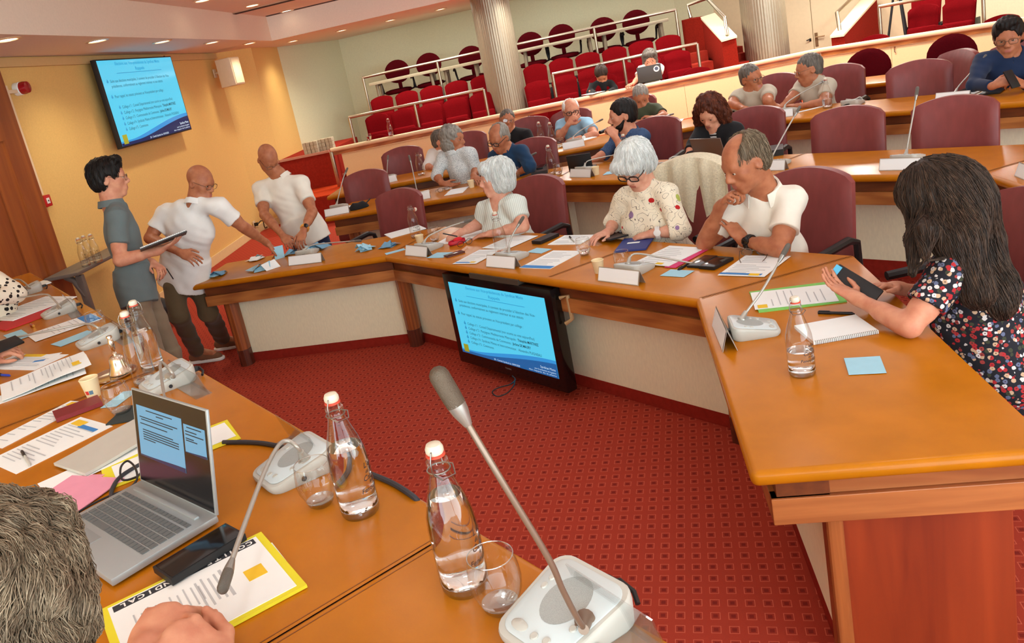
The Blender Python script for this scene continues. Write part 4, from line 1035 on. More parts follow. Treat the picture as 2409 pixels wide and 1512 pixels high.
def person(label, head, look, SA, SB, armA, armB, hs=1.0, skin='fair', hair=None, hcol='grey', shirt=None, sleeve='short', res=.0075, fem=False, fat=0.0, glasses=None,
           pelvis=None, legs=None, trousers=None, shoes=None, collar=True, torso_fat=0.0, group=None, beard=None, watch=None, neckN=None, seed=1, jacket=None, extra_hair=None, dress=False, sway=0.0, vneck=.0, handsA=None, handsB=None, zseat=.5, backoff=.10, hairwob=.004, wr=.0045, undershirt=None, locks=0, lock_len=.09, lock_curl=0.0, lock_rad=.0011):
    P = lambda q: np.array(q[1:4], float) if q[0] == 'xyz' else at(*q)
    C = P(head); f = look_dir(C, look[0], look[1]); R = basis(f, look[2] if len(look) > 2 else 0)
    sA, sB = P(SA), P(SB)
    sA, sB = sA+(sB-sA)*.06-np.array([0, 0, .030]), sB+(sA-sB)*.06-np.array([0, 0, .030])
    N = P(neckN) if neckN else (sA+sB)/2*.62 + (C + R @ np.array([0, -.045, -.10])*hs)*.38 + np.array([0, 0, .018])
    mid = (sA+sB)/2
    lat = unit(sB-sA)
    if pelvis is None:
        hdir = np.cross(np.array([0, 0, 1.0]), lat)             # body front, horizontally
        tow = CAM-mid; tow[2] = 0
        if np.dot(hdir, tow) < 0: hdir = -hdir
        pel = np.array([mid[0], mid[1], zseat]) - hdir*backoff
    else: pel = P(pelvis)
    up = unit(mid - pel); lat = unit(lat - up*np.dot(lat, up)); fw_ = np.cross(up, lat)
    if np.dot(fw_, look_dir(C, look[0], 0)) < -0.2 : fw_ = -fw_
    RT = np.stack([lat, fw_, up], 1)
    if np.linalg.det(RT) < 0: RT = np.stack([-lat, fw_, up], 1)
    hb = np.linalg.norm(mid-pel); wsh = np.linalg.norm(sB-sA)
    root = thing('person', label, 'person', (pel[0], pel[1], max(0.0, pel[2]-.9) if legs else max(0, pel[2]-.5)), 0, group)
    O = np.array(root.location)
    def torso(s, g, k=.06):
        tf = torso_fat
        s.ell(pel+up*.03, np.array([.158+tf, .112+tf, .12])+g, RT, k=k)
        s.ell(pel+up*hb*.36+fw_*(.01+tf*.5), np.array([.142+tf, .098+tf, .17])+g, RT, k=k)
        s.ell(pel+up*hb*.72, np.array([wsh*.42, .105+tf*.4, .17])+g, RT, k=k)
        if fem: 
            for x in (-1, 1): s.ell(pel+up*hb*.66+fw_*(.075)+lat*x*.075, np.array([.07, .062, .07])+g*.8, RT, k=.05)
        for S in (sA, sB):
            s.cap(mid+(S-mid)*.35+up*.020, S-up*.008, .056+g, .046+g, k=.05)
        s.cap(mid-up*.04, N+(C-N)*.22, .060+g*.6, .052+g*.3, k=.05)
    # --- body (one continuous skin surface)
    s = Sdf(); head_prims(s, C, R, hs, fem, fat)
    s.cap(C+R @ (np.array([0, -.028, -.055])*hs), N-up*.02, (.047 if fem else .055)*hs, (.050 if fem else .058)*hs, k=.03)
    torso(s, -.004)
    arms = []
    for S, arm, hd in ((sA, armA, handsA), (sB, armB, handsB)):
        if arm is None: arms.append(None); continue
        E_, Wr, Tp = [P(q) for q in arm[:3]]; arms.append((S, E_, Wr, Tp))
        b = .88 if fem else 1.0
        s.cap(S, E_, .049*b, .040*b, k=.03); s.cap(S+(E_-S)*.3, S+(E_-S)*.7, .049*b, .045*b, k=.03)
        s.cap(E_, Wr, .039*b, .026*b, k=.02); s.cap(E_+(Wr-E_)*.15, E_+(Wr-E_)*.5, .042*b, .036*b, k=.02)
        o = arm[3] if len(arm) > 3 else {}
        nb = np.array(o.get('n', (0, 0, 1)), float)
        if o.get('n') == 'cam': nb = unit(CAM-Wr)
        hand_prims(s, Wr, Tp-Wr, nb, o.get('curl', 22), o.get('spread', .08), o.get('side', 1), o.get('sc', .92 if fem else 1.0)*hs**.5, fist=o.get('fist', False))
    if legs and shoes is None or legs:
        for lg in legs: 
            hp, kn, an, to = lg
            s.cap(hp, kn, .075, .05, k=.04); s.cap(kn, an, .05, .036, k=.03); s.cap(an, an+(to-an)*.6, .036, .03, k=.03)
    Pm, Q = s.mesh(res)
    L = ((Pm[Q].mean(1)-C) @ R)/hs
    mi = np.zeros(len(Q), int)
    mi[(np.abs(L[:, 0]) < .0195-.006*np.abs(L[:, 2]+.0655)/.01) & (L[:, 1] > .082) & (L[:, 2] > -.0755) & (L[:, 2] < -.0560)] = 1
    np_mesh('body', Pm-O, Q, [M_SKINS[skin], M_LIPS], root, mi)
    T = lambda x, y, z: Vector(C + R @ (np.array([x, y, z])*hs) - O)
    ey = MB()
    for x in (-1, 1):
        c = T(x*.031, .0762, .0024); RR = Matrix([list(r) for r in (R @ np.array([[1, 0, 0], [0, 0, 1], [0, -1, 0]]))])
        ey.lathe([(0, .0135*hs), (.0074*hs, .0112*hs)], 10, c, RR, 1); ey.lathe([(.0074*hs, .0112*hs), (.0105*hs, .0082*hs), (.0132*hs, .0)], 12, c, RR, 0)
    ey.build('eyes', [M_EYEW, M_IRIS], root)
    if hcol and hair != 'long':
        eb = MB()
        for x in (-1, 1): eb.tube([T(x*.014, .0885, .020), T(x*.030, .0875, .0245), T(x*.048, .076, .021)], [.003*hs, .0036*hs, .002*hs], 6)
        eb.build('eyebrows', HM[hcol], root)
    if hair:
        hsd, cuts = hair_sdf(C, R, hs, hair)
        if extra_hair: extra_hair(hsd, C, R, hs)
        hw = hairwob
        fr = {'curly': 75, 'wavy': 90}.get(hair, 150)
        ph = seed*1.7
        def wp(X, Y, Z):
            x, y, z = X-f32(C[0]), Y-f32(C[1]), Z-f32(C[2])
            a = np.sin(fr*x*1.1+ph+2*np.sin(30*z))*np.sin(fr*y*.9+1.3*ph+2*np.sin(26*z+1)) 
            if hair in ('curly', 'wavy'): a = a*np.sin(fr*z*.9+ph*.6) + .6*np.sin(fr*.5*(x+y+z))
            return hw*a
        Ph, Qh = hsd.mesh(min(res, .0065), wp)
        if locks:
            vv, ff = strands(Ph, Qh, C, R, locks, lock_len, seed, rad=lock_rad, curl=lock_curl); Qh = np.concatenate([Qh, ff+len(Ph)]); Ph = np.concatenate([Ph, vv])
        mi_ = np.zeros(len(Qh), int)
        if locks: mi_[-len(ff):] = (np.arange(len(ff))//20*7919 % 5 < 2).astype(int)
        np_mesh('hair', Ph-O, Qh, [HM[hcol], HL[hcol]], root, mi_)
    if beard:
        b = Sdf(); b.ell(C+R @ (np.array([0, .030, -.074])*hs), np.array([.056, .058, .050])*hs, R, k=.02); b.cap(C+R @ (np.array([-.014, .072, -.106])*hs), C+R @ (np.array([.014, .072, -.106])*hs), .020*hs, k=.02)
        for x in (-1, 1): b.cap(C+R @ (np.array([x*.063, .008, -.035])*hs), C+R @ (np.array([x*.050, .042, -.080])*hs), .0105*hs, k=.03)
        b.cap(C+R @ (np.array([-.024, .088, -.052])*hs), C+R @ (np.array([.024, .088, -.052])*hs), .0075*hs, k=.01)
        b.ell(C+R @ (np.array([0, .092, -.067])*hs), np.array([.021, .016, .0095])*hs, R, k=.006, sub=True)
        b.ell(C+R @ (np.array([0, .085, .000])*hs), np.array([.048, .05, .034])*hs, R, k=.01, sub=True)
        Ph, Qh = b.mesh(.006); np_mesh('beard', Ph-O, Qh, HM[beard], root)
    if glasses:
        g = MB(); glasses_mesh(g, T, {'thick': .0034, 'thin': .0017}[glasses]*hs, drop=.004); g.build('spectacles', [M_FRAME if glasses == 'thick' else M_FRAMET, M_LENS], root)
    # --- clothing
    if shirt:
        s = Sdf(); torso(s, .010 if not jacket else .015)
        for a in arms:
            if a is None: continue
            S, E_, Wr, Tp = a
            if sleeve == 'short':
                e = S+(E_-S)*.64; s.cap(S, S, .064, k=.05); s.flat(S-(E_-S)*.02, e, .064, .068 if not fem else .064, k=.035)
            elif sleeve == 'elbow':
                s.cap(S, E_, .066, .057, k=.045); e = E_+(Wr-E_)*.35; s.flat(E_, e, .056, .058, k=.025)
            elif sleeve == 'rolled':
                s.cap(S, E_, .066, .053, k=.045); e = E_+(Wr-E_)*.22; s.flat(E_, e, .050, .056, k=.025)
            else:
                s.cap(S, E_, .066, .053, k=.045); e = E_+(Wr-E_)*.93; s.flat(E_, e, .049, .040, k=.025)
        if legs:
            for x in (-1, 1): s.flat(pel+up*.16+lat*x*.052, pel-up*.16+lat*x*.056, .118+torso_fat, .126+torso_fat, k=.05)
        if dress: s.ell(pel-up*.10+fw_*.12, np.array([.19, .26, .12]), RT, k=.08)
        nb_ = N + up*.005
        s.cap(nb_+up*.012+fw_*.012, N+(C-N)*.5+fw_*.03, .060 if not vneck else .063, .085, k=.008, sub=True)
        if vneck: s.cap(nb_+up*.03+fw_*.04, nb_-up*vneck+fw_*.13, .052, .018, k=.01, sub=True)
        cuts = [] if legs is None else [(pel-up*(.085 if not dress else .5), -up)]
        Ps, Qs = s.mesh(res, wob(seed, wr), cuts)
        np_mesh('jacket' if jacket else ('dress' if dress else 'shirt'), Ps-O, Qs, shirt, root)
    if collar and shirt:
        cm = MB(); ax_ = unit(unit((C + R @ np.array([0, -.04, -.07])*hs)-N)*.45 + up*.55); fx = unit(fw_-ax_*np.dot(fw_, ax_)); lx = np.cross(ax_, fx)
        vs = []; K = 26
        for t_ in (0, 1):
            for (rr, zz) in ((.074, -.004), (.071, .032), (.076, .035), (.090, -.006)):
                for i in range(K+1):
                    op_ = .70 if vneck else .82; a = -PI*op_ + 2*PI*op_*i/K; c_ = abs(a)/PI
                    r_ = rr*hs + (.0 if not t_ else -.004); z_ = zz*hs - .030*c_ - (.018*max(0, c_-.52)/.25 if rr > .085 else 0)
                    p = N + ax_*z_ + (-fx*math.cos(a) + lx*math.sin(a))*r_ + fx*.012*c_
                    vs.append(p-O)
        fs = []; B = 4*(K+1)
        for t_ in (0, 1):
            for j in range(3):
                for i in range(K):
                    q = t_*B + j*(K+1)+i; fs.append((q, q+1, q+K+2, q+K+1))
        for j in range(3):
            for i in (0, K): q = j*(K+1)+i; fs.append((q, q+K+1, B+q+K+1, B+q))
        cm.add(vs, fs).build('collar', collar if not isinstance(collar, bool) else shirt, root)
    if undershirt:
        s = Sdf(); torso(s, .001); s.cap(N+up*.02+fw_*.012, N+(C-N)*.5+fw_*.03, .060, .085, k=.008, sub=True)
        Ps, Qs = s.mesh(res); np_mesh('shirt', Ps-O, Qs, undershirt, root)
    if legs:
        s = Sdf(); s.ell(pel-up*.02, np.array([.150+torso_fat, .108+torso_fat, .12]), RT, k=.05)
        for hp, kn, an, to in legs: s.cap(hp, kn, .080, .066, k=.05); s.flat(kn+(hp-kn)*.02, an+(kn-an)*.06, .070, .062, k=.04)
        Ps, Qs = s.mesh(max(res, .008), wob(seed+5, .006, 22)); np_mesh('trousers', Ps-O, Qs, trousers or M_TROU, root)
        for k_, (hp, kn, an, to) in enumerate(legs):
            if shoes is None: continue
            s = Sdf(); d = unit((to-an)*np.array([1, 1, 0])); b = np.array([an[0], an[1], 0])
            s.cap(b-d*.05+[0, 0, .05], b+d*.02+[0, 0, .06], .040, .042, k=.03); s.cap(b+d*.05+[0, 0, .045], b+d*.17+[0, 0, .030], .042, .034, k=.03)
            P_, Q_ = s.mesh(.007, None, [((0, 0, .014), (0, 0, -1))]); sh = np_mesh('shoe', P_-O, Q_, shoes, root)
            s = Sdf(); s.cap(b-d*.055+[0, 0, .012], b+d*.18+[0, 0, .012], .046, .042, k=.02)
            P_, Q_ = s.mesh(.006, None, [((0, 0, .0), (0, 0, -1)), ((0, 0, .026), (0, 0, 1))]); np_mesh('sole', P_-O, Q_, M_WHITE, sh)
            lc = MB(); ld = np.cross(d, [0, 0, 1.0])
            for i in range(4):
                p = b+d*(.045+.022*i)+np.array([0, 0, .098-.007*i]); lc.tube([Vector(p-ld*.026-[0, 0, .012]-O), Vector(p-O), Vector(p+ld*.026-[0, 0, .012]-O)], .0035, 6)
            lc.build('laces', M_WHITE, sh)
    elif not dress:
        # seated: thighs and shins under the desk
        s = Sdf(); ff = unit(fw_*np.array([1, 1, 0])); zf = max(0, pel[2]-.5)
        s.ell(pel-up*.01, np.array([.165+torso_fat, .125+torso_fat, .11]), RT, k=.05)
        for x in (-1, 1):
            hp = pel+lat*x*.085-np.array([0, 0, .03]); kn = hp+ff*.40; kn[2] = pel[2]-.03; an = kn+ff*.03; an[2] = zf+.08
            s.cap(hp, kn, .085, .062, k=.05); s.cap(kn, an, .060, .045, k=.03); s.cap(an, an+ff*.14-[0, 0, .035], .042, .035, k=.03)
        Ps, Qs = s.mesh(.012); np_mesh('trousers', Ps-O, Qs, trousers or M_TROU, root)
    if watch:
        which, strapm, facem, tt = watch; S, E_, Wr, Tp = arms[which]; d = unit(E_-Wr); c = Wr+d*.035*tt; w_ = MB()
        a = np.cross(d, [0, 0, 1.0]); a = unit(a); b = np.cross(a, d); tocam = unit(CAM-c); 
        pts = [Vector(c+(a*math.cos(q)+b*math.sin(q))*.0325-O) for q in [2*PI*i/20 for i in range(20)]]
        for o_ in (-.008, 0, .008): w_.tube([p+Vector(d*o_) for p in pts], .006, 6, closed=True)
        w_.build('watch_strap', strapm, root)
        v = unit(tocam-d*np.dot(tocam, d)); q = c+v*.034; x_ = np.cross(d, v)
        M = Matrix(((d[0], x_[0], v[0], q[0]-O[0]), (d[1], x_[1], v[1], q[1]-O[1]), (d[2], x_[2], v[2], q[2]-O[2]), (0, 0, 0, 1)))
        wf = MB(); wf.lathe([(0, -.004), (.019, -.004), (.020, .004), (.016, .006), (0, .006)], 20, (0, 0, 0)); wf.v = [tuple(M @ Vector(p)) for p in wf.v]; wf.build('watch_case', facem, root)
    return root
# ------------------------------------------------------------------ the people in the hall
def pattern_mat(name, kind):
    m = bpy.data.materials.new(name); m.use_nodes = True; nt = m.node_tree; b = nt.nodes['Principled BSDF']; L = nt.links.new
    b.inputs['Roughness'].default_value = .85; b.inputs['Specular IOR Level'].default_value = .2
    tc = nd(nt, 'ShaderNodeTexCoord')
    def vor(scale, feat='F1', rnd=1.0):
        v = nd(nt, 'ShaderNodeTexVoronoi', feature=feat); v.inputs['Scale'].default_value = scale; v.inputs['Randomness'].default_value = rnd; L(tc.outputs['Object'], v.inputs['Vector']); return v
    def ramp(o, stops, interp='CONSTANT'):
        r = nd(nt, 'ShaderNodeValToRGB'); r.color_ramp.interpolation = interp; L(o, r.inputs[0]); e = r.color_ramp.elements
        for i, (p, c) in enumerate(stops):
            if i < 2: e[i].position = p; e[i].color = c
            else: x = e.new(p); x.color = c
        return r.outputs[0]
    def mix(f, a, c):
        n = nd(nt, 'ShaderNodeMix', data_type='RGBA'); L(f, n.inputs[0])
        for i, q in ((6, a), (7, c)):
            if isinstance(q, tuple): n.inputs[i].default_value = q
            else: L(q, n.inputs[i])
        return n.outputs[2]
    def mth(op, a, bb):
        n = nd(nt, 'ShaderNodeMath', operation=op); L(a, n.inputs[0])
        if isinstance(bb, (int, float)): n.inputs[1].default_value = bb
        else: L(bb, n.inputs[1])
        return n.outputs[0]
    if kind == 'floral_dark':
        v = vor(64); sep = nd(nt, 'ShaderNodeSeparateColor'); L(v.outputs['Color'], sep.inputs[0])
        petal = ramp(sep.outputs[0], [(0, rgb(170, 44, 48)), (.26, rgb(206, 200, 196)), (.48, rgb(96, 104, 130)), (.62, rgb(62, 66, 50)), (.74, rgb(150, 60, 56)), (.86, rgb(192, 160, 130))])
        nz = nd(nt, 'ShaderNodeTexNoise'); nz.inputs['Scale'].default_value = 130; L(tc.outputs['Object'], nz.inputs['Vector'])
        dist = mth('ADD', v.outputs['Distance'], mth('MULTIPLY', nz.outputs[0], .35))
        ins = mth('LESS_THAN', dist, .66); core = mth('LESS_THAN', v.outputs['Distance'], .13)
        c = mix(ins, rgb(34, 34, 40), petal); c = mix(core, c, rgb(60, 40, 36)); 
    elif kind == 'scribble':
        nz = nd(nt, 'ShaderNodeTexNoise'); nz.inputs['Scale'].default_value = 9; nz.inputs['Detail'].default_value = 1; nz.inputs['Distortion'].default_value = 1.6; L(tc.outputs['Object'], nz.inputs['Vector'])
        q = mth('FRACT', mth('MULTIPLY', nz.outputs[0], 9.0), 0); line = mth('LESS_THAN', mth('ABSOLUTE', mth('SUBTRACT', q, .5), 0), .035)
        v = vor(11); sep = nd(nt, 'ShaderNodeSeparateColor'); L(v.outputs['Color'], sep.inputs[0])
        blob = ramp(sep.outputs[0], [(0, rgb(190, 36, 36)), (.33, rgb(226, 214, 188)), (.55, rgb(178, 190, 92)), (.68, rgb(226, 214, 188)), (.86, rgb(150, 120, 160))])
        c = mix(mth('LESS_THAN', v.outputs['Distance'], .24), rgb(236, 226, 202), blob); c = mix(line, c, rgb(92, 88, 80))
    elif kind == 'speckle':
        v = vor(170); nz = nd(nt, 'ShaderNodeTexNoise'); nz.inputs['Scale'].default_value = 120; L(tc.outputs['Object'], nz.inputs['Vector'])
        c = mix(mth('LESS_THAN', mth('ADD', v.outputs['Distance'], mth('MULTIPLY', nz.outputs[0], .3)), .50), rgb(214, 218, 216), rgb(110, 124, 134))
    elif kind == 'leopard':
        v = vor(34); nz = nd(nt, 'ShaderNodeTexNoise'); nz.inputs['Scale'].default_value = 60; L(tc.outputs['Object'], nz.inputs['Vector'])
        d = mth('ADD', v.outputs['Distance'], mth('MULTIPLY', nz.outputs[0], .3)); c = mix(mth('LESS_THAN', d, .52), rgb(226, 212, 190), rgb(36, 28, 26)); c = mix(mth('LESS_THAN', d, .26), c, rgb(96, 66, 50))
    elif kind == 'stripe':
        w = nd(nt, 'ShaderNodeTexWave'); w.inputs['Scale'].default_value = 26; w.inputs['Distortion'].default_value = .6; L(tc.outputs['Object'], w.inputs['Vector'])
        c = mix(w.outputs[1], rgb(224, 230, 222), rgb(196, 204, 196))
    elif kind == 'bluedots':
        v = vor(260); c = mix(mth('LESS_THAN', v.outputs['Distance'], .3), rgb(52, 76, 112), rgb(112, 132, 160))
    elif kind == 'zebra':
        w = nd(nt, 'ShaderNodeTexWave'); w.bands_direction = 'Z'; w.inputs['Scale'].default_value = 12; w.inputs['Distortion'].default_value = 2; L(tc.outputs['Object'], w.inputs['Vector'])
        c = mix(mth('GREATER_THAN', w.outputs[1], .6), rgb(24, 24, 26), rgb(214, 210, 206))
    L(c, b.inputs['Base Color'])
    n2 = nd(nt, 'ShaderNodeTexNoise'); n2.inputs['Scale'].default_value = 30; L(tc.outputs['Object'], n2.inputs['Vector'])
    bp = nd(nt, 'ShaderNodeBump'); bp.inputs['Strength'].default_value = .4; bp.inputs['Distance'].default_value = .006; L(n2.outputs[0], bp.inputs['Height']); L(bp.outputs[0], b.inputs['Normal'])
    MATS[name] = m; return m
WHITE_T = cloth('white_cotton', rgb(232, 230, 224)); WHITE_P = cloth('white_pique', rgb(234, 228, 214)); GREY_B = cloth('grey_blue_shirt', rgb(102, 112, 112)); NAVY = cloth('navy_shirt', rgb(30, 58, 88))
SUIT = cloth('navy_suit', rgb(28, 42, 70)); SKY = cloth('sky_blue_pique', rgb(150, 192, 216)); OLIVE = cloth('olive_pique', rgb(66, 72, 52)); BEIGE = cloth('beige_pique', rgb(186, 174, 154)); BLACKC = cloth('black_cotton', rgb(26, 25, 27))
KHAKI = cloth('khaki_trousers', rgb(134, 116, 94)); DKHAKI = cloth('brown_khaki_trousers', rgb(92, 76, 54)); JEANS = cloth('navy_jeans', rgb(36, 48, 78)); BROWNS = mat('brown_suede', rgb(128, 88, 62), .9, noise=.1)
STRIPE = pattern_mat('pale_striped_blouse', 'stripe'); SCRIB = pattern_mat('cream_scribble_blouse', 'scribble'); FLOR = pattern_mat('dark_floral_cotton', 'floral_dark'); SPECK = pattern_mat('speckled_shirt', 'speckle'); LEOP = pattern_mat('leopard_print', 'leopard'); BDOT = pattern_mat('blue_dotted_shirt', 'bluedots'); ZEB = pattern_mat('black_white_stripes', 'zebra')
M_ORSTRAP = mat('orange_watch_strap', rgb(224, 150, 60), .5); M_WSTRAP = mat('white_watch_strap', rgb(226, 224, 220), .5)
def leg3(hip, knee, ankle, toe): return tuple(np.array(q, float) for q in (hip, knee, ankle, toe))
# three men standing at the left end of the front desk
p = at(322, 690, 5.45)
person('man in a grey green shirt and khaki trousers standing with an open spiral notebook', (258, 420, 5.42), (82, 6, 0), (272, 500, 5.28), (272, 482, 5.66),
    ((282, 612, 5.24), (372, 590, 5.26), (403, 574, 5.28), dict(n=(0, -.3, -1), curl=12, side=1)), ((318, 600, 5.68), (358, 618, 5.50), (392, 640, 5.42), dict(n=(.2, .2, 1), curl=40, side=1)),
    hs=1.06, hair='quiff', hcol='black', locks=900, lock_len=.05, shirt=GREY_B, glasses='thin', pelvis=(322, 688, 5.46), seed=3, trousers=KHAKI, res=.0075,
    legs=[leg3(p+[.02, -.09, -.05], p+[.03, -.11, -.48], (p[0]+.02, p[1]-.12, .08), (p[0]+.20, p[1]-.10, .03)), leg3(p+[.02, .09, -.05], p+[.06, .12, -.48], (p[0]+.04, p[1]+.12, .08), (p[0]+.24, p[1]+.14, .03))], shoes=BROWNS)
p = at(432, 655, 6.12); a1, a2 = un(478, 850, 0), un(530, 822, 0)
person('bald man in a white short sleeved shirt leaning over the ballots, arm outstretched', (472, 430, 5.92), (48, 24, 6), (380, 492, 6.05), (520, 474, 5.86),
    ((352, 560, 6.02), (424, 594, 5.82), (474, 614, 5.76), dict(n=(-.2, -.6, .9), curl=25, side=-1)), ((570, 532, 6.00), (626, 570, 6.26), (654, 592, 6.34), dict(n=(.1, -.3, 1), curl=28, side=1)),
    hs=1.02, skin='tan', hair=None, hcol='grey', shirt=WHITE_T, glasses='thin', pelvis=(432, 648, 6.14), seed=5, trousers=DKHAKI, torso_fat=.02, vneck=.15, neckN=(462, 474, 5.94),
    legs=[leg3(p+[-.07, -.05, -.05], at(420, 742, 6.05), (a1[0]-.02, a1[1], .09), (a1[0]+.2, a1[1]-.06, .03)), leg3(p+[.08, .05, -.05], at(492, 736, 6.2), (a2[0], a2[1]+.02, .09), (a2[0]+.2, a2[1]-.02, .03))], shoes=BROWNS)
p = at(726, 552, 7.0)
person('bald man in a white polo shirt and blue jeans bending over the desk', (630, 374, 6.92), (26, 46, 0), (606, 436, 7.02), (712, 420, 6.86),
    ((622, 505, 6.86), (666, 555, 6.62), (690, 584, 6.50), dict(n=(0, -.4, 1), curl=35, side=-1)), ((735, 498, 6.74), (714, 543, 6.56), (702, 582, 6.46), dict(n=(0, -.4, 1), curl=35, side=1)),
    hs=1.0, skin='tan', hair=None, hcol='salt', shirt=WHITE_P, glasses='thin', pelvis=(724, 552, 7.02), seed=8, neckN=(664, 418, 6.95), trousers=JEANS, torso_fat=.01, beard=None, watch=(1, M_ORSTRAP, M_BLACKG, 1.0),
    legs=[leg3(p+[-.09, 0, -.05], p+[-.10, 0, -.46], (p[0]-.10, p[1], .08), (p[0]-.08, p[1]-.2, .03)), leg3(p+[.09, 0, -.05], p+[.11, 0, -.46], (p[0]+.11, p[1], .08), (p[0]+.13, p[1]-.2, .03))], shoes=BROWNS)
# front ring
person('white haired woman in a pale striped blouse turned to the left, pen in hand', (1166, 418, 5.36), (-82, 2, 0), (1140, 484, 5.56), (1214, 470, 5.30),
    ((1128, 526, 5.62), (1080, 549, 5.60), (1062, 558, 5.60), dict(n=(-.2, -.3, 1), curl=45, side=-1)), ((1232, 532, 5.26), (1156, 549, 5.40), (1112, 556, 5.50), dict(n=(0, -.1, 1), curl=8, spread=.14, side=1)),
    hs=1.0, skin='pale', fem=True, hair='bob', hcol='white', locks=1500, shirt=STRIPE, sleeve='short', seed=11, torso_fat=.03, res=.007, vneck=.045)
person('white haired woman in a cream patterned blouse looking down at a tablet', (1494, 388, 4.52), (-34, 34, 4), (1464, 456, 4.74), (1572, 444, 4.50),
    ((1446, 520, 4.86), (1432, 545, 4.74), (1402, 556, 4.70), dict(n=(0, 0, 1), curl=20, side=-1)), ((1602, 540, 4.44), (1536, 549, 4.50), (1484, 560, 4.58), dict(n=(0, -.2, 1), curl=18, side=1)),
    hs=1.04, skin='pale', fem=True, hair='bowl', hcol='white', locks=1800, shirt=SCRIB, sleeve='elbow', seed=13, glasses='thick', torso_fat=.04, res=.007, collar=False, watch=(1, M_WSTRAP, M_WSTRAP, .8))
person('man in a white polo leaning his mouth on his fist, forearms on the desk', (1752, 382, 3.80), (-58, 22, -2), (1722, 474, 4.02), (1868, 452, 3.82),
    ((1658, 572, 4.12), (1694, 486, 3.93), (1724, 450, 3.84), dict(n=(.3, -.6, .9), curl=62, side=-1, fist=True)), ((1836, 585, 3.74), (1748, 566, 3.93), (1704, 510, 4.00), dict(n=(.3, -.9, .3), curl=6, side=1)),
    hs=1.07, skin='tan', hair='ring', hcol='ash', locks=1200, lock_len=.06, shirt=WHITE_P, seed=17, torso_fat=.02, res=.0065, watch=(1, M_BLACK, M_BLACKG, 1.2))
def long_hair(s, C, R, sc):
    T = lambda x, y, z: C + R @ (np.array([x, y, z])*sc)
    D = np.array([0, 0, -1.0])
    b = at(2290, 560, 2.74); c = at(2338, 680, 2.70); e = at(2352, 722, 2.66)
    s.cap(T(0, -.08, .0), b, .080*sc, .074, k=.05); s.cap(b, c, .074, .064, k=.05); s.cap(c, e, .060, .040, k=.05)
    b2 = at(2250, 560, 2.64); c2_ = at(2300, 690, 2.60); s.cap(T(.03, -.05, -.05), b2, .08, .065, k=.06); s.cap(b2, c2_, .06, .05, k=.06)
    f1 = at(2150, 560, 2.70); f2 = at(2148, 640, 2.66); s.cap(T(.06, .06, .01), f1, .035, .022, k=.04); s.cap(f1, f2, .020, .010, k=.03)
    f1 = at(2180, 540, 2.62); f2 = at(2176, 600, 2.62); s.cap(T(.075, .03, -.02), f1, .045, .028, k=.04); s.cap(f1, f2, .026, .012, k=.03)
person('woman with long dark brown hair and a dark floral dress holding a tablet', (2200, 470, 2.76), (-98, 40, 0), (2285, 600, 3.02), (2240, 612, 2.62),
    ((2215, 700, 3.06), (2112, 677, 3.02), (2046, 668, 2.99), dict(n=(.1, .2, 1), curl=38, side=-1)), ((2140, 768, 2.66), (2016, 702, 2.88), (1964, 672, 2.96), dict(n=(0, -.5, -1), curl=14, side=-1)),
    hs=1.02, skin='fair', fem=True, hair='long', hcol='brown', locks=3500, lock_len=.22, shirt=FLOR, sleeve='short', seed=19, torso_fat=.05, res=.007, collar=False, dress=True, pelvis=(2385, 880, 2.86), extra_hair=long_hair, hairwob=.0035)
# second ring
person('grey haired man in a speckled shirt gesturing with an open palm', (1066, 327, 7.72), (58, 8, 0), (1038, 364, 7.84), (1108, 354, 7.66),
    ((1026, 412, 7.80), (1040, 431, 7.70), (1068, 437, 7.64), dict(n=(0, .3, -1), curl=10, side=1)), ((1120, 400, 7.72), (1114, 414, 7.58), (1128, 424, 7.48), dict(curl=15)),
    hs=1.08, skin='tan', hair='wavy', hcol='grey', shirt=SPECK, sleeve='rolled', seed=23, res=.009, hairwob=.008)
person('bald man with black glasses and a navy shirt, head bowed toward his neighbour', (1174, 325, 7.42), (-42, 22, 6), (1160, 362, 7.62), (1230, 348, 7.40),
    ((1158, 402, 7.60), (1186, 410, 7.52), (1198, 412, 7.48), dict(curl=15)), ((1248, 390, 7.32), (1222, 404, 7.42), (1206, 409, 7.46), dict(curl=20)),
    hs=1.04, skin='tan', hair='ring', hcol='grey', shirt=NAVY, sleeve='elbow', seed=29, glasses='thick', torso_fat=.03, res=.009)
person('bearded man with black hair in a blue dotted shirt, hand at his chin', (1463, 272, 7.16), (-78, 2, 0), (1448, 322, 7.32), (1514, 312, 7.06),
    ((1426, 360, 7.26), (1398, 374, 7.24), (1384, 379, 7.24), dict(curl=12)), ((1470, 360, 7.00), (1448, 324, 6.98), (1438, 309, 7.00), dict(n=(.2, -.8, .5), curl=55, side=1, fist=True)),
    hs=1.12, skin='fair', hair='short', hcol='black', beard='black', shirt=BDOT, sleeve='rolled', seed=31, res=.008, torso_fat=.01)
person('woman with curly auburn hair and a black jacket reading a phone', (1670, 264, 6.34), (-26, 34, 4), (1648, 304, 6.50), (1732, 298, 6.30),
    ((1632, 340, 6.42), (1622, 354, 6.34), (1630, 362, 6.28), dict(n=(0, -.8, .6), curl=40)), ((1734, 348, 6.22), (1700, 364, 6.20), (1684, 368, 6.20), dict(curl=15)),
    hs=1.02, skin='fair', fem=True, hair='curly', hcol='auburn', locks=900, lock_len=.08, shirt=BLACKC, jacket=True, sleeve='long', undershirt=ZEB, seed=37, res=.008, collar=False, vneck=.16, hairwob=.012)
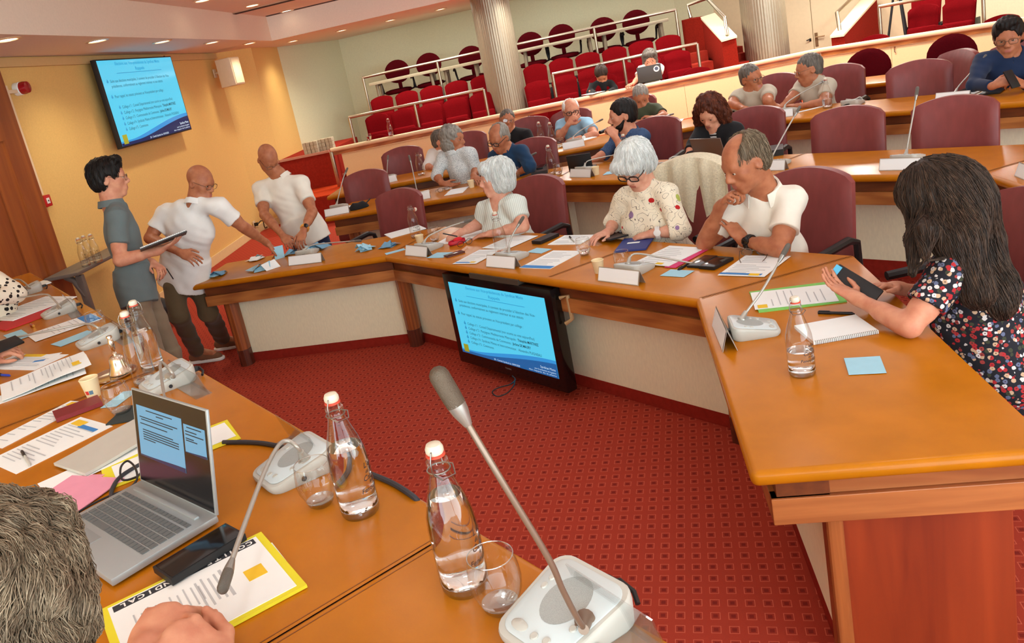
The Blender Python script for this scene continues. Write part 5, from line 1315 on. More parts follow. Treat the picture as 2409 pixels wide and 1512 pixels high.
# third ring
person('person in a white shirt mostly hidden behind the grey haired man', (1040, 332, 8.92), (60, 5, 0), (1014, 358, 9.02), (1072, 352, 8.90),
    ((1004, 392, 8.98), (1020, 396, 8.82), (1034, 398, 8.76), dict(curl=15)), None, hs=1.0, hair='short', hcol='salt', shirt=WHITE_T, sleeve='rolled', seed=41, res=.011)
person('man in a black t-shirt with head tilted, near the foot of the column', (1193, 284, 9.10), (8, -4, 16), (1176, 312, 9.18), (1240, 310, 9.08),
    ((1170, 350, 9.10), (1188, 358, 8.96), (1200, 360, 8.92), dict()), ((1252, 345, 9.02), (1228, 356, 8.92), (1216, 358, 8.90), dict()),
    hs=1.02, skin='tan', hair='crop', hcol='salt', shirt=BLACKC, seed=43, glasses='thin', res=.011, collar=False)
person('man in a sky blue polo resting his chin on his hand', (1344, 262, 8.94), (6, 4, 0), (1316, 288, 9.08), (1382, 283, 8.88),
    ((1317, 322, 8.96), (1338, 291, 8.82), (1350, 278, 8.78), dict(n=(0, -1, .2), curl=40)), ((1400, 317, 8.66), (1364, 325, 8.66), (1348, 326, 8.70), dict(curl=15)),
    hs=1.10, skin='fair', hair='ring', hcol='white', shirt=SKY, seed=47, glasses='thick', res=.010, watch=(1, M_BLACK, M_WHITE, 1.0))
person('white haired man in an olive polo looking down', (1508, 228, 8.92), (2, 28, 0), (1480, 252, 9.02), (1546, 252, 8.84),
    ((1474, 292, 8.96), (1500, 288, 8.80), (1514, 285, 8.76), dict()), ((1564, 274, 8.72), (1538, 278, 8.72), (1528, 276, 8.74), dict(curl=40)),
    hs=1.04, skin='tan', hair='crop', hcol='grey', shirt=OLIVE, seed=53, res=.010, torso_fat=.03)
person('left man in a beige polo, turned toward his neighbour', (1768, 184, 7.84), (38, 6, -8), (1734, 218, 7.98), (1812, 208, 7.76),
    ((1722, 244, 7.92), (1752, 256, 7.72), (1764, 258, 7.68), dict()), ((1806, 238, 7.60), (1822, 250, 7.62), (1830, 250, 7.62), dict(curl=35)),
    hs=1.08, skin='tan', hair='crop', hcol='salt', shirt=BEIGE, seed=59, glasses='thin', res=.009, torso_fat=.03)
person('right man in a beige polo seen in profile, leaning on his forearms', (1902, 163, 7.50), (-76, 8, 0), (1884, 196, 7.66), (1952, 192, 7.36),
    ((1860, 234, 7.60), (1846, 246, 7.60), (1836, 250, 7.60), dict(curl=30)), ((1940, 242, 7.26), (1880, 250, 7.42), (1856, 248, 7.50), dict(curl=15)),
    hs=1.10, skin='tan', hair='crop', hcol='salt', shirt=BEIGE, seed=61, glasses='thin', res=.009, torso_fat=.05)
person('man in a navy suit and open white collar looking at his phone', (2372, 88, 6.20), (-4, 10, 0), (2304, 136, 6.30), (2446, 124, 6.20),
    ((2290, 200, 6.18), (2336, 202, 5.96), (2364, 190, 5.90), dict(n=(0, -.7, .7), curl=45, side=-1)), ((2462, 190, 6.06), (2412, 200, 5.88), (2386, 192, 5.86), dict(n=(0, -.7, .7), curl=45, side=1)),
    hs=1.14, skin='tan', hair='quiff', hcol='black', shirt=SUIT, jacket=True, sleeve='long', undershirt=WHITE_T, collar=WHITE_T, vneck=.22, seed=67, glasses='thin', res=.008, torso_fat=.02)
# gallery
g1 = on_off(1529, 140, .42); gd = float((g1-CAM) @ FWD)
person('woman in a white top working at a laptop in the red gallery seats', (1529, 140, gd), (0, 14, 0), (1508, 160, gd+.05), (1552, 155, gd),
    ((1499, 186, gd-.05), (1488, 198, gd-.32), (1480, 199, gd-.4), dict()), ((1550, 178, gd-.08), (1538, 162, gd-.12), (1528, 153, gd-.13), dict(n=(0, -1, 0), curl=40)),
    hs=1.16, skin='fair', fem=True, hair='bob', hcol='salt', shirt=WHITE_T, seed=71, res=.012, collar=False)
g1 = on_off(1415, 178, .42); gd = float((g1-CAM) @ FWD)
person('person in black with head bowed in the gallery seats, left of the laptop', (1415, 176, gd), (2, 46, 0), (1394, 194, gd+.05), (1440, 190, gd),
    ((1388, 216, gd), (1402, 222, gd-.2), (1410, 222, gd-.28), dict()), ((1446, 212, gd-.05), (1430, 218, gd-.22), (1422, 219, gd-.3), dict()),
    hs=1.1, skin='tan', hair='short', hcol='brown', shirt=BLACKC, sleeve='long', seed=73, res=.012, collar=False)
# ------------------------------------------------------------------ things on the desks
def glassmat(name, tint, refl=.10):
    m = bpy.data.materials.new(name); m.use_nodes = True; nt = m.node_tree
    t = nd(nt, 'ShaderNodeBsdfTransparent'); t.inputs[0].default_value = tint
    g = nd(nt, 'ShaderNodeBsdfGlossy'); g.inputs['Roughness'].default_value = .02
    fr = nd(nt, 'ShaderNodeLayerWeight'); fr.inputs['Blend'].default_value = .28
    mu = nd(nt, 'ShaderNodeMath', operation='MULTIPLY_ADD'); nt.links.new(fr.outputs['Facing'], mu.inputs[0]); mu.inputs[1].default_value = .55; mu.inputs[2].default_value = refl*.3
    mx = nd(nt, 'ShaderNodeMixShader'); nt.links.new(mu.outputs[0], mx.inputs[0]); nt.links.new(t.outputs[0], mx.inputs[1]); nt.links.new(g.outputs[0], mx.inputs[2])
    nt.links.new(mx.outputs[0], nt.nodes['Material Output'].inputs[0]); MATS[name] = m; return m
M_GLASS = glassmat('clear_glass', (.965, .975, .97, 1))
M_THICK = glassmat('thick_glass_base', (.90, .93, .93, 1), 1.0)
M_ACRYL = glassmat('clear_acrylic', (.93, .94, .94, 1), .3)
M_WATER = mat('water', rgb(250, 252, 252), 0.0, trans=1.0, ior=1.33)
M_CAPW = mat('white_ceramic_stopper', rgb(212, 202, 180), .35); M_GASK = mat('red_rubber_gasket', rgb(206, 74, 52), .5)
M_WIRE = mat('bail_wire', rgb(150, 146, 138), .3, metal=1.0)
M_INK = mat('dark_ink', rgb(58, 40, 34), .6); M_PRINT = mat('grey_print', rgb(186, 190, 192), .9); M_PRINTD = mat('dark_print', rgb(70, 72, 78), .9)
M_BANNER = mat('blue_print', rgb(60, 130, 196), .8); M_YLOGO = mat('yellow_print', rgb(232, 190, 44), .8)
def xy(q): return Vector((q[0], q[1], q[2]))
def bend_text(o, r, z0=0):
    for v in o.data.vertices:
        a = v.co.x/r; v.co = Vector((math.sin(a)*(r+v.co.y*0), -math.cos(a)*r, v.co.z))
def bottle(label, u, v, z, water=.0, text=False, yaw=0.0, group='swing top water bottles', open_=False, hs=1.0):
    p = un(u, v, z); t = thing('swing_top_bottle', label, 'bottle', p, yaw, group)
    prof = [(.0, .004), (.034, .004), (.0395, .010), (.041, .02), (.041, .115), (.0385, .140), (.032, .166), (.024, .190), (.0178, .212), (.0160, .226), (.0185, .229), (.0185, .235), (.0155, .238), (.0155, .246)]
    prof = [(r, zz*hs) for r, zz in prof]
    MB().lathe(prof, 32).build('glass_body', M_GLASS, t)
    MB().lathe([(0, .0), (.036, .0), (.0395, .006), (.0398, .018), (.030, .021), (.012, .024), (0, .025)], 32).build('glass_foot', M_THICK, t)
    if water:
        pr = [(.0, .0255), (.030, .0225), (.0388, .0195)] + [(r-.0018, zz) for r, zz in prof if .02 < zz < water] 
        rr = np.interp(water, [zz for r, zz in prof], [r for r, zz in prof])-.0018
        MB().lathe(pr + [(rr, water), (0, water)], 32).build('water', M_WATER, t)
    s = Vector((0, 0, 0))
    cp = (.030, 0, .205*hs) if open_ else (0, 0, .247*hs)
    R = Matrix.Rotation(math.radians(100), 3, 'Y') if open_ else Matrix.Identity(3)
    MB().lathe([(0, .0), (.0125, .0), (.0150, .004), (.0150, .010), (.0120, .0165), (.006, .0185), (0, .019)], 20, cp, R).build('stopper', M_CAPW, t)
    MB().lathe([(.0125, -.0035), (.0160, -.003), (.0160, .0), (.0125, .0008)], 20, cp, R).build('gasket', M_GASK, t)
    w = MB(); z1 = .232*hs
    w.tube([(.0190*math.cos(a), .0190*math.sin(a), z1-.012) for a in [2*PI*i/20 for i in range(20)]], .0013, 6, closed=True)
    for sx in (-1, 1):
        if open_: w.tube([(sx*.0195, 0, z1-.012), (sx*.021, .004, z1-.020), (sx*.014, .0, .206)], .0013, 6)
        else: w.tube([(sx*.0195, 0, z1-.016), (sx*.0235, .002, z1-.006), (sx*.0225, .001, z1+.012), (sx*.0165, 0, z1+.024)], .0013, 6)
    if not open_: w.tube([(-.0165, 0, z1+.024), (0, -.001, z1+.026), (.0165, 0, z1+.024)], .0013, 6)
    w.tube([(-.0215, .0, z1-.012), (-.026, -.014, z1-.018), (0, -.026, z1-.022), (.026, -.014, z1-.018), (.0215, 0, z1-.012)], .0013, 6)
    w.build('wire_bail', M_WIRE, t)
    if text:
        side = text
        for body, zz, sz in (("L'eau", .110, .016), ("du Pays", .097, .010), ("Catalan", .084, .016), ("& des", .073, .008), ("Fenouill\u00e8des", .061, .0135), ("///", .034, .012)):
            M = Matrix(((1, 0, 0, 0), (0, 0, -1, 0), (0, 1, 0, zz), (0, 0, 0, 1)))
            o = textmesh('printed_words', body, sz, M, M_INK, t, align='CENTER', shear=.25, bold=.0002)
            bend_text(o, .0414)
            if side == 'far':
                o.data.transform(Matrix.Rotation(PI, 4, 'Z'))
    return t
def tumbler(label, u, v, z, water=.0, sc=1.0, group='stemless water glasses'):
    t = thing('water_glass', label, 'glass', un(u, v, z), 0, group)
    pr = [(0, .006), (.022, .007), (.030, .016), (.0395, .038), (.0425, .056), (.0405, .078), (.0365, .098)]
    pr = [(r*sc, zz*sc) for r, zz in pr]
    MB().lathe(pr + [(r-.0012, zz) for r, zz in pr[::-1]][:1], 32).build('glass_bowl', M_GLASS, t)
    MB().tube([(.0363*sc*math.cos(a), .0363*sc*math.sin(a), .098*sc) for a in [2*PI*i/32 for i in range(32)]], .0009, 6, closed=True).build('glass_rim', M_THICK, t)
    MB().lathe([(0, 0), (.021*sc, 0), (.0275*sc, .007*sc), (.0295*sc, .0145*sc), (.020*sc, .010*sc), (0, .0085*sc)], 32).build('glass_foot', M_THICK, t)
    if water:
        rr = float(np.interp(water*sc, [a[1] for a in pr], [a[0] for a in pr]))-.002
        MB().lathe([(0, .0095*sc), (.020*sc, .011*sc), (.028*sc, .0165*sc), (rr, water*sc), (0, water*sc)], 32).build('water', M_WATER, t)
    return t
M_CUP = mat('cream_paper_cup', rgb(234, 214, 170), .8, noise=.02)
def papercup(label, u, v, z, logo=False, sc=1.0):
    t = thing('paper_cup', label, 'cup', un(u, v, z), 0.6, 'paper cups')
    MB().lathe([(0, .004), (.021*sc, .004), (.0225*sc, 0), (.031*sc, .066*sc), (.0325*sc, .068*sc), (.031*sc, .070*sc), (.029*sc, .068*sc), (.0212*sc, .006), (0, .006)], 28).build('cup_wall', M_CUP, t)
    if logo:
        for k, (c, a) in enumerate(((rgb(196, 44, 40), -.9), (rgb(90, 120, 140), -.35))):
            vs = []; 
            for zz in (.016, .030):
                for i in range(5):
                    q = -PI/2 + a - .28 + .5*i/4; r = .0225+.0085*zz/.066+.0004; vs.append((r*math.cos(q), r*math.sin(q), zz))
            MB().add(vs, [(i, i+1, i+6, i+5) for i in range(4)]).build('cup_print', mat('cup_print_%d' % k, c, .7), t)
    return t
# --- paper sheets
def quad3(px, z): return [xy(un(u, v, z)) for u, v in px]
SHN = [0]
def sheet(name, label, cat, px, z, m, th=.0012, lines=0, head=None, logo=None, group=None, curl=0.0, square=True, lm=None, lift=0.0):
    """a rectangular sheet whose corners (in order) are seen at px on plane z; the fourth corner is completed from three"""
    SHN[0] += 1; z = z + .0004*(SHN[0] % 9)
    q = quad3(px[:3], z)
    e = q[1]-q[0]; f = q[2]-q[1]
    if square: f = f - e*(f.dot(e)/e.length_squared)
    c = q[0] + (e+f)*.5; ang = math.atan2(e.y, e.x)
    t = thing(name, label, cat, (c.x, c.y, z), ang, group); L, Wd = e.length, f.length; sg = 1 if (e.x*f.y-e.y*f.x) > 0 else -1
    n = 10; vs = []; fs = []
    for s_ in (0, 1):
        for j in range(5):
            for i in range(n+1):
                x = (i/n-.5)*L; y = (j/4-.5)*Wd
                zz = curl*((i/n)**2*.6 + .4*math.sin(3*i/n+j*.8)**2*(i/n)) + lift*(j/4)**2
                vs.append((x, y*sg, zz + (th if s_ else 0)))
    N = (n+1)*5
    for s_ in (0, 1):
        for j in range(4):
            for i in range(n): a = s_*N+j*(n+1)+i; fs.append((a, a+1, a+n+2, a+n+1))
    for j in range(4):
        for i in (0, n): a = j*(n+1)+i; fs.append((a, a+n+1, N+a+n+1, N+a))
    for i in range(n):
        for j in (0, 4): a = j*(n+1)+i; fs.append((a, a+1, N+a+1, N+a))
    MB().add(vs, fs).build('sheet', m, t)
    def zat(x): i = x/L+.5; return curl*(i**2*.6) + th + .0009 + curl*.35*i
    if lines:
        pr = MB(); rs = random.Random(len(label))
        for k in range(lines):
            x = -L*.40 + L*.8*(k+.5)/lines
            if rs.random() < .15: continue
            w = Wd*.8*rs.uniform(.45, 1.0) if lines > 5 else Wd*.6
            pr.box((x, -sg*(Wd*.4-w/2)*1.0, zat(x)), (min(.0035, L*.8/lines*.26), w, .0004))
        if pr.v: pr.build('printed_lines', lm or M_PRINT, t, smooth=False)
    if head: 
        x = (head[0]-.5)*L; MB().box((x, head[1]*Wd*sg, zat(x)+.0002), (head[2]*L, head[3]*Wd, .0006)).build('printed_banner', head[4] if len(head) > 4 else M_BANNER, t, smooth=False)
    if logo: 
        x = (logo[0]-.5)*L; MB().box((x, logo[1]*Wd*sg, zat(x)+.0003), (logo[2]*L, logo[3]*Wd, .0006)).build('printed_logo', M_YLOGO, t, smooth=False)
    return t
PX5 = lambda x, y: (x/3.78, 600+y/3.78)
PX6 = lambda x, y: (x/2.393, 880+y/2.393)
PXr = lambda x, y: (1650+x/2.439, 380+y/2.439)
c1 = lambda x, y: (700+x/3.436, 260+y/3.436)
c2_px = lambda x, y: (1300+x/3.436, 260+y/3.436)
# --- microphones
M_MICB = mat('pale_grey_plastic', rgb(186, 184, 174), .4, noise=.02); M_MICT = mat('ice_grey_panel', rgb(196, 206, 206), .3, noise=.02); M_MICG = mat('grey_grille', rgb(160, 164, 160), .6, noise=.2, nscale=900)
M_STEM = mat('grey_gooseneck', rgb(176, 172, 162), .35, metal=.5); M_MESH = mat('mic_mesh', rgb(120, 116, 108), .4, metal=.7, bump=.8, bscale=900)
def mic(label, u, v, z, rear, stem, detail=1, words=False, plug=True, stemz=True, thick=.0048, head_len=.05, stem_m=None, hr=.0100, group='conference microphones'):
    p = un(u, v, z); a = math.atan2(rear[1], rear[0]) - PI/2
    t = thing('conference_microphone', label, 'microphone', p, a, group)
    zt = lambda y: .020 + .036*(y+.085)/.17
    out = []
    for (cx, cy, r, a0, a1) in ((.050, .055, .030, 0, 90), (-.050, .055, .030, 90, 180), (-.040, -.055, .030, 180, 270), (.040, -.055, .030, 270, 360)):
        for k in range(6): q = math.radians(a0+(a1-a0)*k/5); out.append((cx+r*math.cos(q), cy+r*math.sin(q)))
    n = len(out); mb = MB(); vs = []
    for (s_, f_) in ((.93, lambda y: 0), (.98, lambda y: .006), (1.0, lambda y: zt(y)*.72), (.985, lambda y: zt(y)*.95), (.955, lambda y: zt(y))):
        for x, y in out: vs.append((x*s_, y*s_, f_(y)))
    fs = [tuple(range(n-1, -1, -1))] + [(j*n+i, j*n+(i+1) % n, (j+1)*n+(i+1) % n, (j+1)*n+i) for j in range(4) for i in range(n)] + [tuple(4*n+i for i in range(n))]
    mb.add(vs, fs).build('base', M_MICB, t)
    sl = math.atan2(.036, .17); RX = Matrix.Rotation(sl, 3, 'X')
    mb = MB(); vs = [(x*.88, y*.88, zt(y*.88)+.0006) for x, y in out] + [(x*.86, y*.86, zt(y*.86)+.0018) for x, y in out]
    mb.add(vs, [tuple(n+i for i in range(n))] + [(i, (i+1) % n, n+(i+1) % n, n+i) for i in range(n)]).build('top_panel', M_MICT, t)
    mb = MB(); vs = [(.0 + .036*math.cos(q), .012+.046*math.sin(q), zt(.012+.046*math.sin(q))+.0022) for q in [2*PI*i/28 for i in range(28)]]
    mb.add(vs, [tuple(range(28))]).build('speaker_grille', M_MICG, t)
    if detail:
        bt = [(-.030, -.058, .016, .009), (.004, -.060, .0065, .0065), (.026, -.056, .0065, .0065), (.045, -.02, .006, .006), (.048, .004, .0075, .006), (-.050, .032, .005, .0065), (-.050, .014, .005, .0065)]
        for x, y, rx, ry in bt:
            b = MB(); b.lathe([(0, .0026), (.8, .0026), (1.0, .0012), (1.0, -.001)], 16, (0, 0, 0)); b.v = [(vx*rx+x, vy*ry+y, vz+zt(y+vy*ry)+.0014) for vx, vy, vz in b.v]; b.build('button', M_MICB, t)
        MB().lathe([(0, .0012), (.006, .0012), (.0065, 0)], 12, (.079*.985, -.01, .016), Matrix.Rotation(PI/2, 3, 'Y')).build('headphone_jack', M_BLACK, t)
    # gooseneck
    ca, sa = math.cos(-a), math.sin(-a)
    def lo(q): dx, dy = q[0]-p[0], q[1]-p[1]; return Vector((dx*ca-dy*sa, dx*sa+dy*ca, q[2]-p[2]))
    B = Vector((0.030, .050, zt(.05)))
    if stemz: pts = [lo(un(*q)) for q in stem]
    else:
        c, s2 = math.cos(a), math.sin(a); bw = np.array([p[0]+B.x*c-B.y*s2, p[1]+B.x*s2+B.y*c, p[2]+B.z]); d0 = float((bw-CAM) @ FWD)
        pts = [lo(at(q[0], q[1], d0 + q[2])) for q in stem]
    B = Vector((max(-.05, min(.05, pts[0].x)), max(.0, min(.065, pts[0].y)), 0)); B.z = zt(B.y)
    pts = [B] + [q for q in pts if (q-B).length > .03]
    sm = []
    for i in range(len(pts)-1):       # Catmull-Rom
        p0, p1, p2, p3 = pts[max(i-1, 0)], pts[i], pts[i+1], pts[min(i+2, len(pts)-1)]
        for k in range(6): q = k/6; sm.append(.5*((2*p1)+(p2-p0)*q+(2*p0-5*p1+4*p2-p3)*q*q+(3*p1-p0-3*p2+p3)*q**3))
    sm.append(pts[-1])
    L = sum((sm[i+1]-sm[i]).length for i in range(len(sm)-1))
    MB().tube([B+Vector((0, 0, -.002)), B+Vector((0, 0, .004)), B+(sm[1]-B).normalized()*.006+Vector((0, 0, .002)), B+(sm[3]-B).normalized()*.035], [.016, .015, .0105, .0075], 14).build('stem_collar', stem_m or M_STEM, t)
    MB().tube(sm, [thick]*(len(sm)-3)+[thick*.8]*3, 10).build('gooseneck', stem_m or M_STEM, t)
    e = sm[-1]; dv = (sm[-1]-sm[-3]).normalized()
    MB().tube([e-dv*.02, e, e+dv*.012], [.0055, hr*.85, hr*.95], 12).build('light_ring', mat('mic_collar', rgb(150, 146, 138), .3, metal=.6), t)
    MB().tube([e+dv*.010, e+dv*(.010+head_len*.3), e+dv*(.010+head_len*.85), e+dv*(.010+head_len*.97), e+dv*(.010+head_len*1.06), e+dv*(.010+head_len*1.1)], [hr*.95, hr, hr, hr*.88, hr*.55, hr*.1], 16).build('mic_head', M_MESH if hr < .012 else mat('dark_mic_mesh', rgb(98, 86, 72), .4, metal=.6, bump=.5, bscale=900), t)
    if plug:
        MB().box((.0, .095, .018), (.022, .03, .014)).tube([(0, .102, .018), (.01, .112, .022), (.035, .114, .012), (.05, .104, .004)], .0042, 8).build('cable_plug', M_BLACK, t)
    return t
rN = -nN; rA, rB, rC = -nA, -nB, -nC
M_STEMD = mat('bronze_gooseneck', rgb(132, 112, 96), .35, metal=.5)
mic('large conference microphone at the bottom edge, bronze stem rising over the red carpet', 1330, 1478, ZN, rN, [(1368, 1470, 1.13), (1325, 1390, 1.20), (1290, 1312, 1.265), (1180, 1130, 1.39), (1105, 1005, 1.465), (1083, 968, 1.487)], thick=.0044, stem_m=M_STEMD, head_len=.05, hr=.0130)
mic('conference microphone between laptop and bottle, stem bent down over the yellow folder', 695, 1112, ZN, rN, [(715, 1074, 1.12), (700, 1052, 1.155), (678, 1037, 1.17), (655, 1048, 1.175), (620, 1115, 1.175), (565, 1262, 1.175), (540, 1335, 1.17)], head_len=.045)
mic('conference microphone just behind the open laptop screen', 396, 905, ZN, rN, [(410, 886, 1.125), (398, 868, 1.155), (378, 852, 1.165), (380, 890, 1.16), (388, 940, 1.15)], head_len=.04)
mic('conference microphone beside the silver bell, stem bent to the left', 232, 806, ZN, rN, [(240, 780, 1.12), (226, 768, 1.15), (195, 762, 1.16), (100, 781, 1.16), (0, 801, 1.15), (-40, 812, 1.14)])
mic('conference microphone near the blue headed leaflet, second from the left edge', 140, 738, ZN, rN, [(142, 722, 1.12), (121, 699, 1.17), (105, 692, 1.18), (60, 698, 1.18), (0, 705, 1.17), (-30, 709, 1.16)])
mic('conference microphone at the far left edge by the leopard print sleeve', 66, 690, ZN, rN, [(71, 678, 1.12), (58, 665, 1.16), (42, 657, 1.18), (20, 662, 1.18), (-10, 676, 1.17)])
S_ = dict(stemz=False)
mic('conference microphone among the blue ballots, stem laid over to the right', 726, 598, Z1, rA, [(717, 596, 0), (718, 586, .0), (736, 576, -.02), (790, 570, -.05), (832, 567, -.08)], **S_)
mic('conference microphone by the red glasses case, before the first white haired woman', 1012, 585, Z1, rB, [(997, 575, 0), (997, 566, 0), (1010, 554, 0), (1060, 532, .0), (1088, 523, .0)], **S_)
mic('conference microphone in front of a bottle, stem leaning right', 1208, 608, Z1, rB, [(1198, 597, 0), (1198, 575, 0), (1206, 552, 0), (1219, 530, 0)], **S_)
mic('conference microphone beside the paper cup, stem laid across the pink folder', 1496, 637, Z1, rB, [(1479, 627, 0), (1480, 608, 0), (1492, 597, 0), (1560, 606, -.05), (1662, 626, -.12)], **S_)
mic('conference microphone on the right desk, between name plate and green folder', 1775, 782, Z1, rC, [(1746, 757, 0), (1755, 735, 0), (1793, 683, .0), (1838, 606, .02)], **S_)
mic('conference microphone by the black cap on the second ring', 800, 490, Z2, rA, [(793, 486, 0), (797, 460, 0), (806, 424, 0), (812, 408, 0)], **S_)
mic('upright conference microphone by the speckled shirt man, second ring', 985, 462, Z2, rA, [(982, 455, 0), (976, 425, 0), (968, 388, 0), (966, 380, 0)], **S_)
mic('conference microphone before the bald man in navy', 1195, 420, Z2, rB, [(1190, 402, 0), (1208, 386, 0), (1248, 366, 0)], **S_)
mic('conference microphone next to the open black laptop', 1382, 402, Z2, rB, [(1376, 396, 0), (1378, 384, 0), (1390, 376, 0), (1456, 362, -.02)], **S_)
mic('conference microphone before the curly haired woman, stem laid flat', 1580, 392, Z2, rB, [(1573, 378, 0), (1580, 370, 0), (1600, 367, 0), (1680, 360, -.03)], **S_)
mic('conference microphone right of the man in white polo, tall slanted stem', 1828, 388, Z2, rB, [(1815, 381, 0), (1822, 357, 0), (1850, 306, 0), (1872, 268, 0)], **S_)
mic('upright conference microphone behind the middle white name plate, between the empty chairs', 2138, 378, Z2, rB, [(2132, 371, 0), (2137, 330, 0), (2149, 264, 0), (2155, 228, 0)], **S_)
mic('conference microphone on the third ring at left, thin upright stem', 917, 420, Z3, rA, [(911, 414, 0), (911, 395, 0), (912, 378, 0)], detail=0, **S_)
mic('conference microphone before the man in sky blue', 1352, 336, Z3, rA, [(1348, 330, 0), (1352, 318, 0), (1372, 303, 0), (1406, 286, 0)], detail=0, **S_)
mic('conference microphone before the man in olive', 1518, 294, Z3, rB, [(1510, 286, 0), (1540, 279, 0), (1572, 271, 0)], detail=0, **S_)
mic('conference microphone before the left beige polo man', 1738, 262, Z3, rB, [(1726, 243, 0), (1748, 235, 0), (1768, 228, 0)], detail=0, **S_)
mic('conference microphone before the right beige polo man', 1856, 264, Z3, rB, [(1846, 258, 0), (1851, 242, 0), (1880, 222, 0), (1930, 195, 0)], detail=0, **S_)
mic('conference microphone with short bent stem left of the turned empty chair', 2008, 246, Z3, rB, [(1994, 243, 0), (2012, 233, 0), (2024, 228, 0), (2031, 238, 0)], detail=0, **S_)
mic('conference microphone before the man in the navy suit', 2252, 229, Z3, rB, [(2248, 223, 0), (2255, 203, 0), (2280, 175, 0), (2308, 143, 0)], detail=0, **S_)
# --- name plates
M_ALU = mat('aluminium_plate_holder', rgb(196, 192, 184), .3, metal=.7)
M_PLATE = mat('white_card_plate', rgb(238, 240, 238), .6)
def plate(label, pl, pr, z, h=.072, clear=False):
    """tent-shaped name plate; pl, pr = lower left / right corners as seen"""
    a, b = un(*pl, z), un(*pr, z); d = V2(b)-V2(a); Lp = np.linalg.norm(d); mid = (V2(a)+V2(b))/2
    t = thing('name_plate', label, 'name plate', (mid[0], mid[1], z), math.atan2(d[1], d[0]), 'name plates on the desks')
    th = .30
    mb = MB(); s, c = math.sin(th), math.cos(th)
    prof = [(0, 0), (.028*s/s*0+.024, h*c), (.052, 0), (.050, 0), (.024, h*c-.004), (.002, 0)]
    vs = [(x, y, zz) for x in (-Lp/2, Lp/2) for y, zz in prof]; n = 6
    mb.add(vs, [(i, (i+1) % n, n+(i+1) % n, n+i) for i in range(n)] + [(5, 4, 3, 2, 1, 0)[::1], tuple(n+i for i in range(n))])
    if clear:
        mb = MB(); mb.box((0, .02, h*.5), (Lp, .0025, h*1.02), Matrix.Rotation(-.28, 3, 'X')).box((0, .028, .0015), (Lp, .055, .0025))
    mb.build('holder', M_ACRYL if clear else M_ALU, t, smooth=False)
    if not clear:
        nx = Vector((0, -h*c, .024)).normalized()
        o = nx*.0012
        MB().add([(x, y+o.y, zz+o.z) for x, y, zz in ((-Lp/2+.004, .0012, .0045), (Lp/2-.004, .0012, .0045), (Lp/2-.004, .0225, h*c-.004), (-Lp/2+.004, .0225, h*c-.004))], [(0, 1, 2, 3)]).build('card', M_PLATE, t, smooth=False)
    return t
for lb, a, b, z in (('blank white name plate among the blue ballots', (679, 626), (757, 617), Z1), ('blank white name plate nearest the first white haired woman', (953, 601), (1004, 606), Z1),
        ('blank white name plate in front of a bottle on the front desk', (1143, 628), (1211, 634), Z1), ('blank white name plate beside the paper cup on the front desk', (1406, 661), (1502, 673), Z1),
        ('blank white name plate by the black cap', (765, 511), (822, 500), Z2), ('blank white name plate before the upright microphone at left', (988, 471), (1013, 466), Z2), ('blank white name plate next to the open black laptop', (1340, 417), (1389, 418), Z2),
        ('blank white name plate right of the man in white polo', (1798, 402), (1846, 401), Z2), ('blank white name plate between the two empty chairs', (2067, 402), (2173, 400), Z2),
        ('blank white name plate on the third ring at left', (911, 431), (935, 425), Z3), ('blank white name plate before the man in sky blue', (1325, 353), (1376, 343), Z3), ('blank white name plate before the right beige polo man', (1819, 279), (1866, 273), Z3),
        ('blank white name plate before the man in the navy suit', (2199, 241), (2280, 235), Z3)): plate(lb, a, b, z)
plate('white name plate seen edge on at the right desk', (1675, 767), (1700, 829), Z1, h=.085)
plate('white name plate at the right edge on the second ring', (2386, 414), (2440, 436), Z2)
for lb, a, b in (('clear acrylic name plate holder at the bottom edge, behind the large microphone', (1385, 1400), (1590, 1540)), ('clear acrylic name plate holder behind the microphone at the laptop', (430, 885), (500, 924)), ('clear acrylic name plate holder beside the silver bell microphone', (258, 763), (320, 803)), ('clear acrylic name plate holder near the blue headed leaflet', (165, 712), (196, 742)), ('clear acrylic name plate holder behind the full bottle', (690, 1025), (775, 1085))):
    plate(lb, b, a, ZN, .075, clear=True)
# --- bottles, glasses, cups
bottle('full swing top bottle in the foreground centre, right of the conference microphone', 850, 1203, ZN, water=.150, text='near', yaw=1.25)
bottle('full swing top bottle nearest the viewer, beside an empty glass', 1097, 1378, ZN, water=.175, text='near', yaw=1.2)
bottle('empty swing top bottle beside the silver bell, nearer the laptop', 345, 902, ZN, yaw=.4)
bottle('half full swing top bottle behind the empty one by the silver bell', 362, 868, ZN, water=.15, yaw=.2)
bottle('half full swing top bottle with brown lettering on the right desk', 1888, 880, Z1, water=.085, text='near', yaw=.35)
bottle('swing top bottle with hanging stopper near the empty chair of the front desk', 980, 558, Z1, open_=True, yaw=.4, text='near')
bottle('open clear bottle in front of the first white haired woman', 1182, 596, Z1, water=.02, yaw=.2)
bottle('swing top bottle beside the speckled shirt man, third ring', 992, 412, Z3, text='near', yaw=.6, open_=True)
bottle('swing top bottle left of the open black laptop', 1300, 410, Z2, yaw=.4, text='near')
bottle('swing top bottle rising behind the second white haired woman', 1476, 388, Z2, yaw=.2)
bottle('swing top bottle in the third ring left of the man in sky blue', 1302, 346, Z3, yaw=.3)
bottle('swing top bottle further left of the man in sky blue, mostly hidden', 1276, 343, Z3, yaw=.3)
bottle('swing top bottle before the right beige polo man', 1947, 254, Z3, water=.08, yaw=.3)
tb = on_off(921, 321, -.0)
bt = bottle('swing top bottle standing on the barrier handrail', 921, 321, 1.03, water=.06, yaw=.2); bt.location = (tb[0], tb[1], 1.022)
tumbler('empty stemless glass next to the nearest full bottle', 1180, 1432, ZN)
tumbler('stemless glass between the microphone and the full bottle', 757, 1186, ZN)
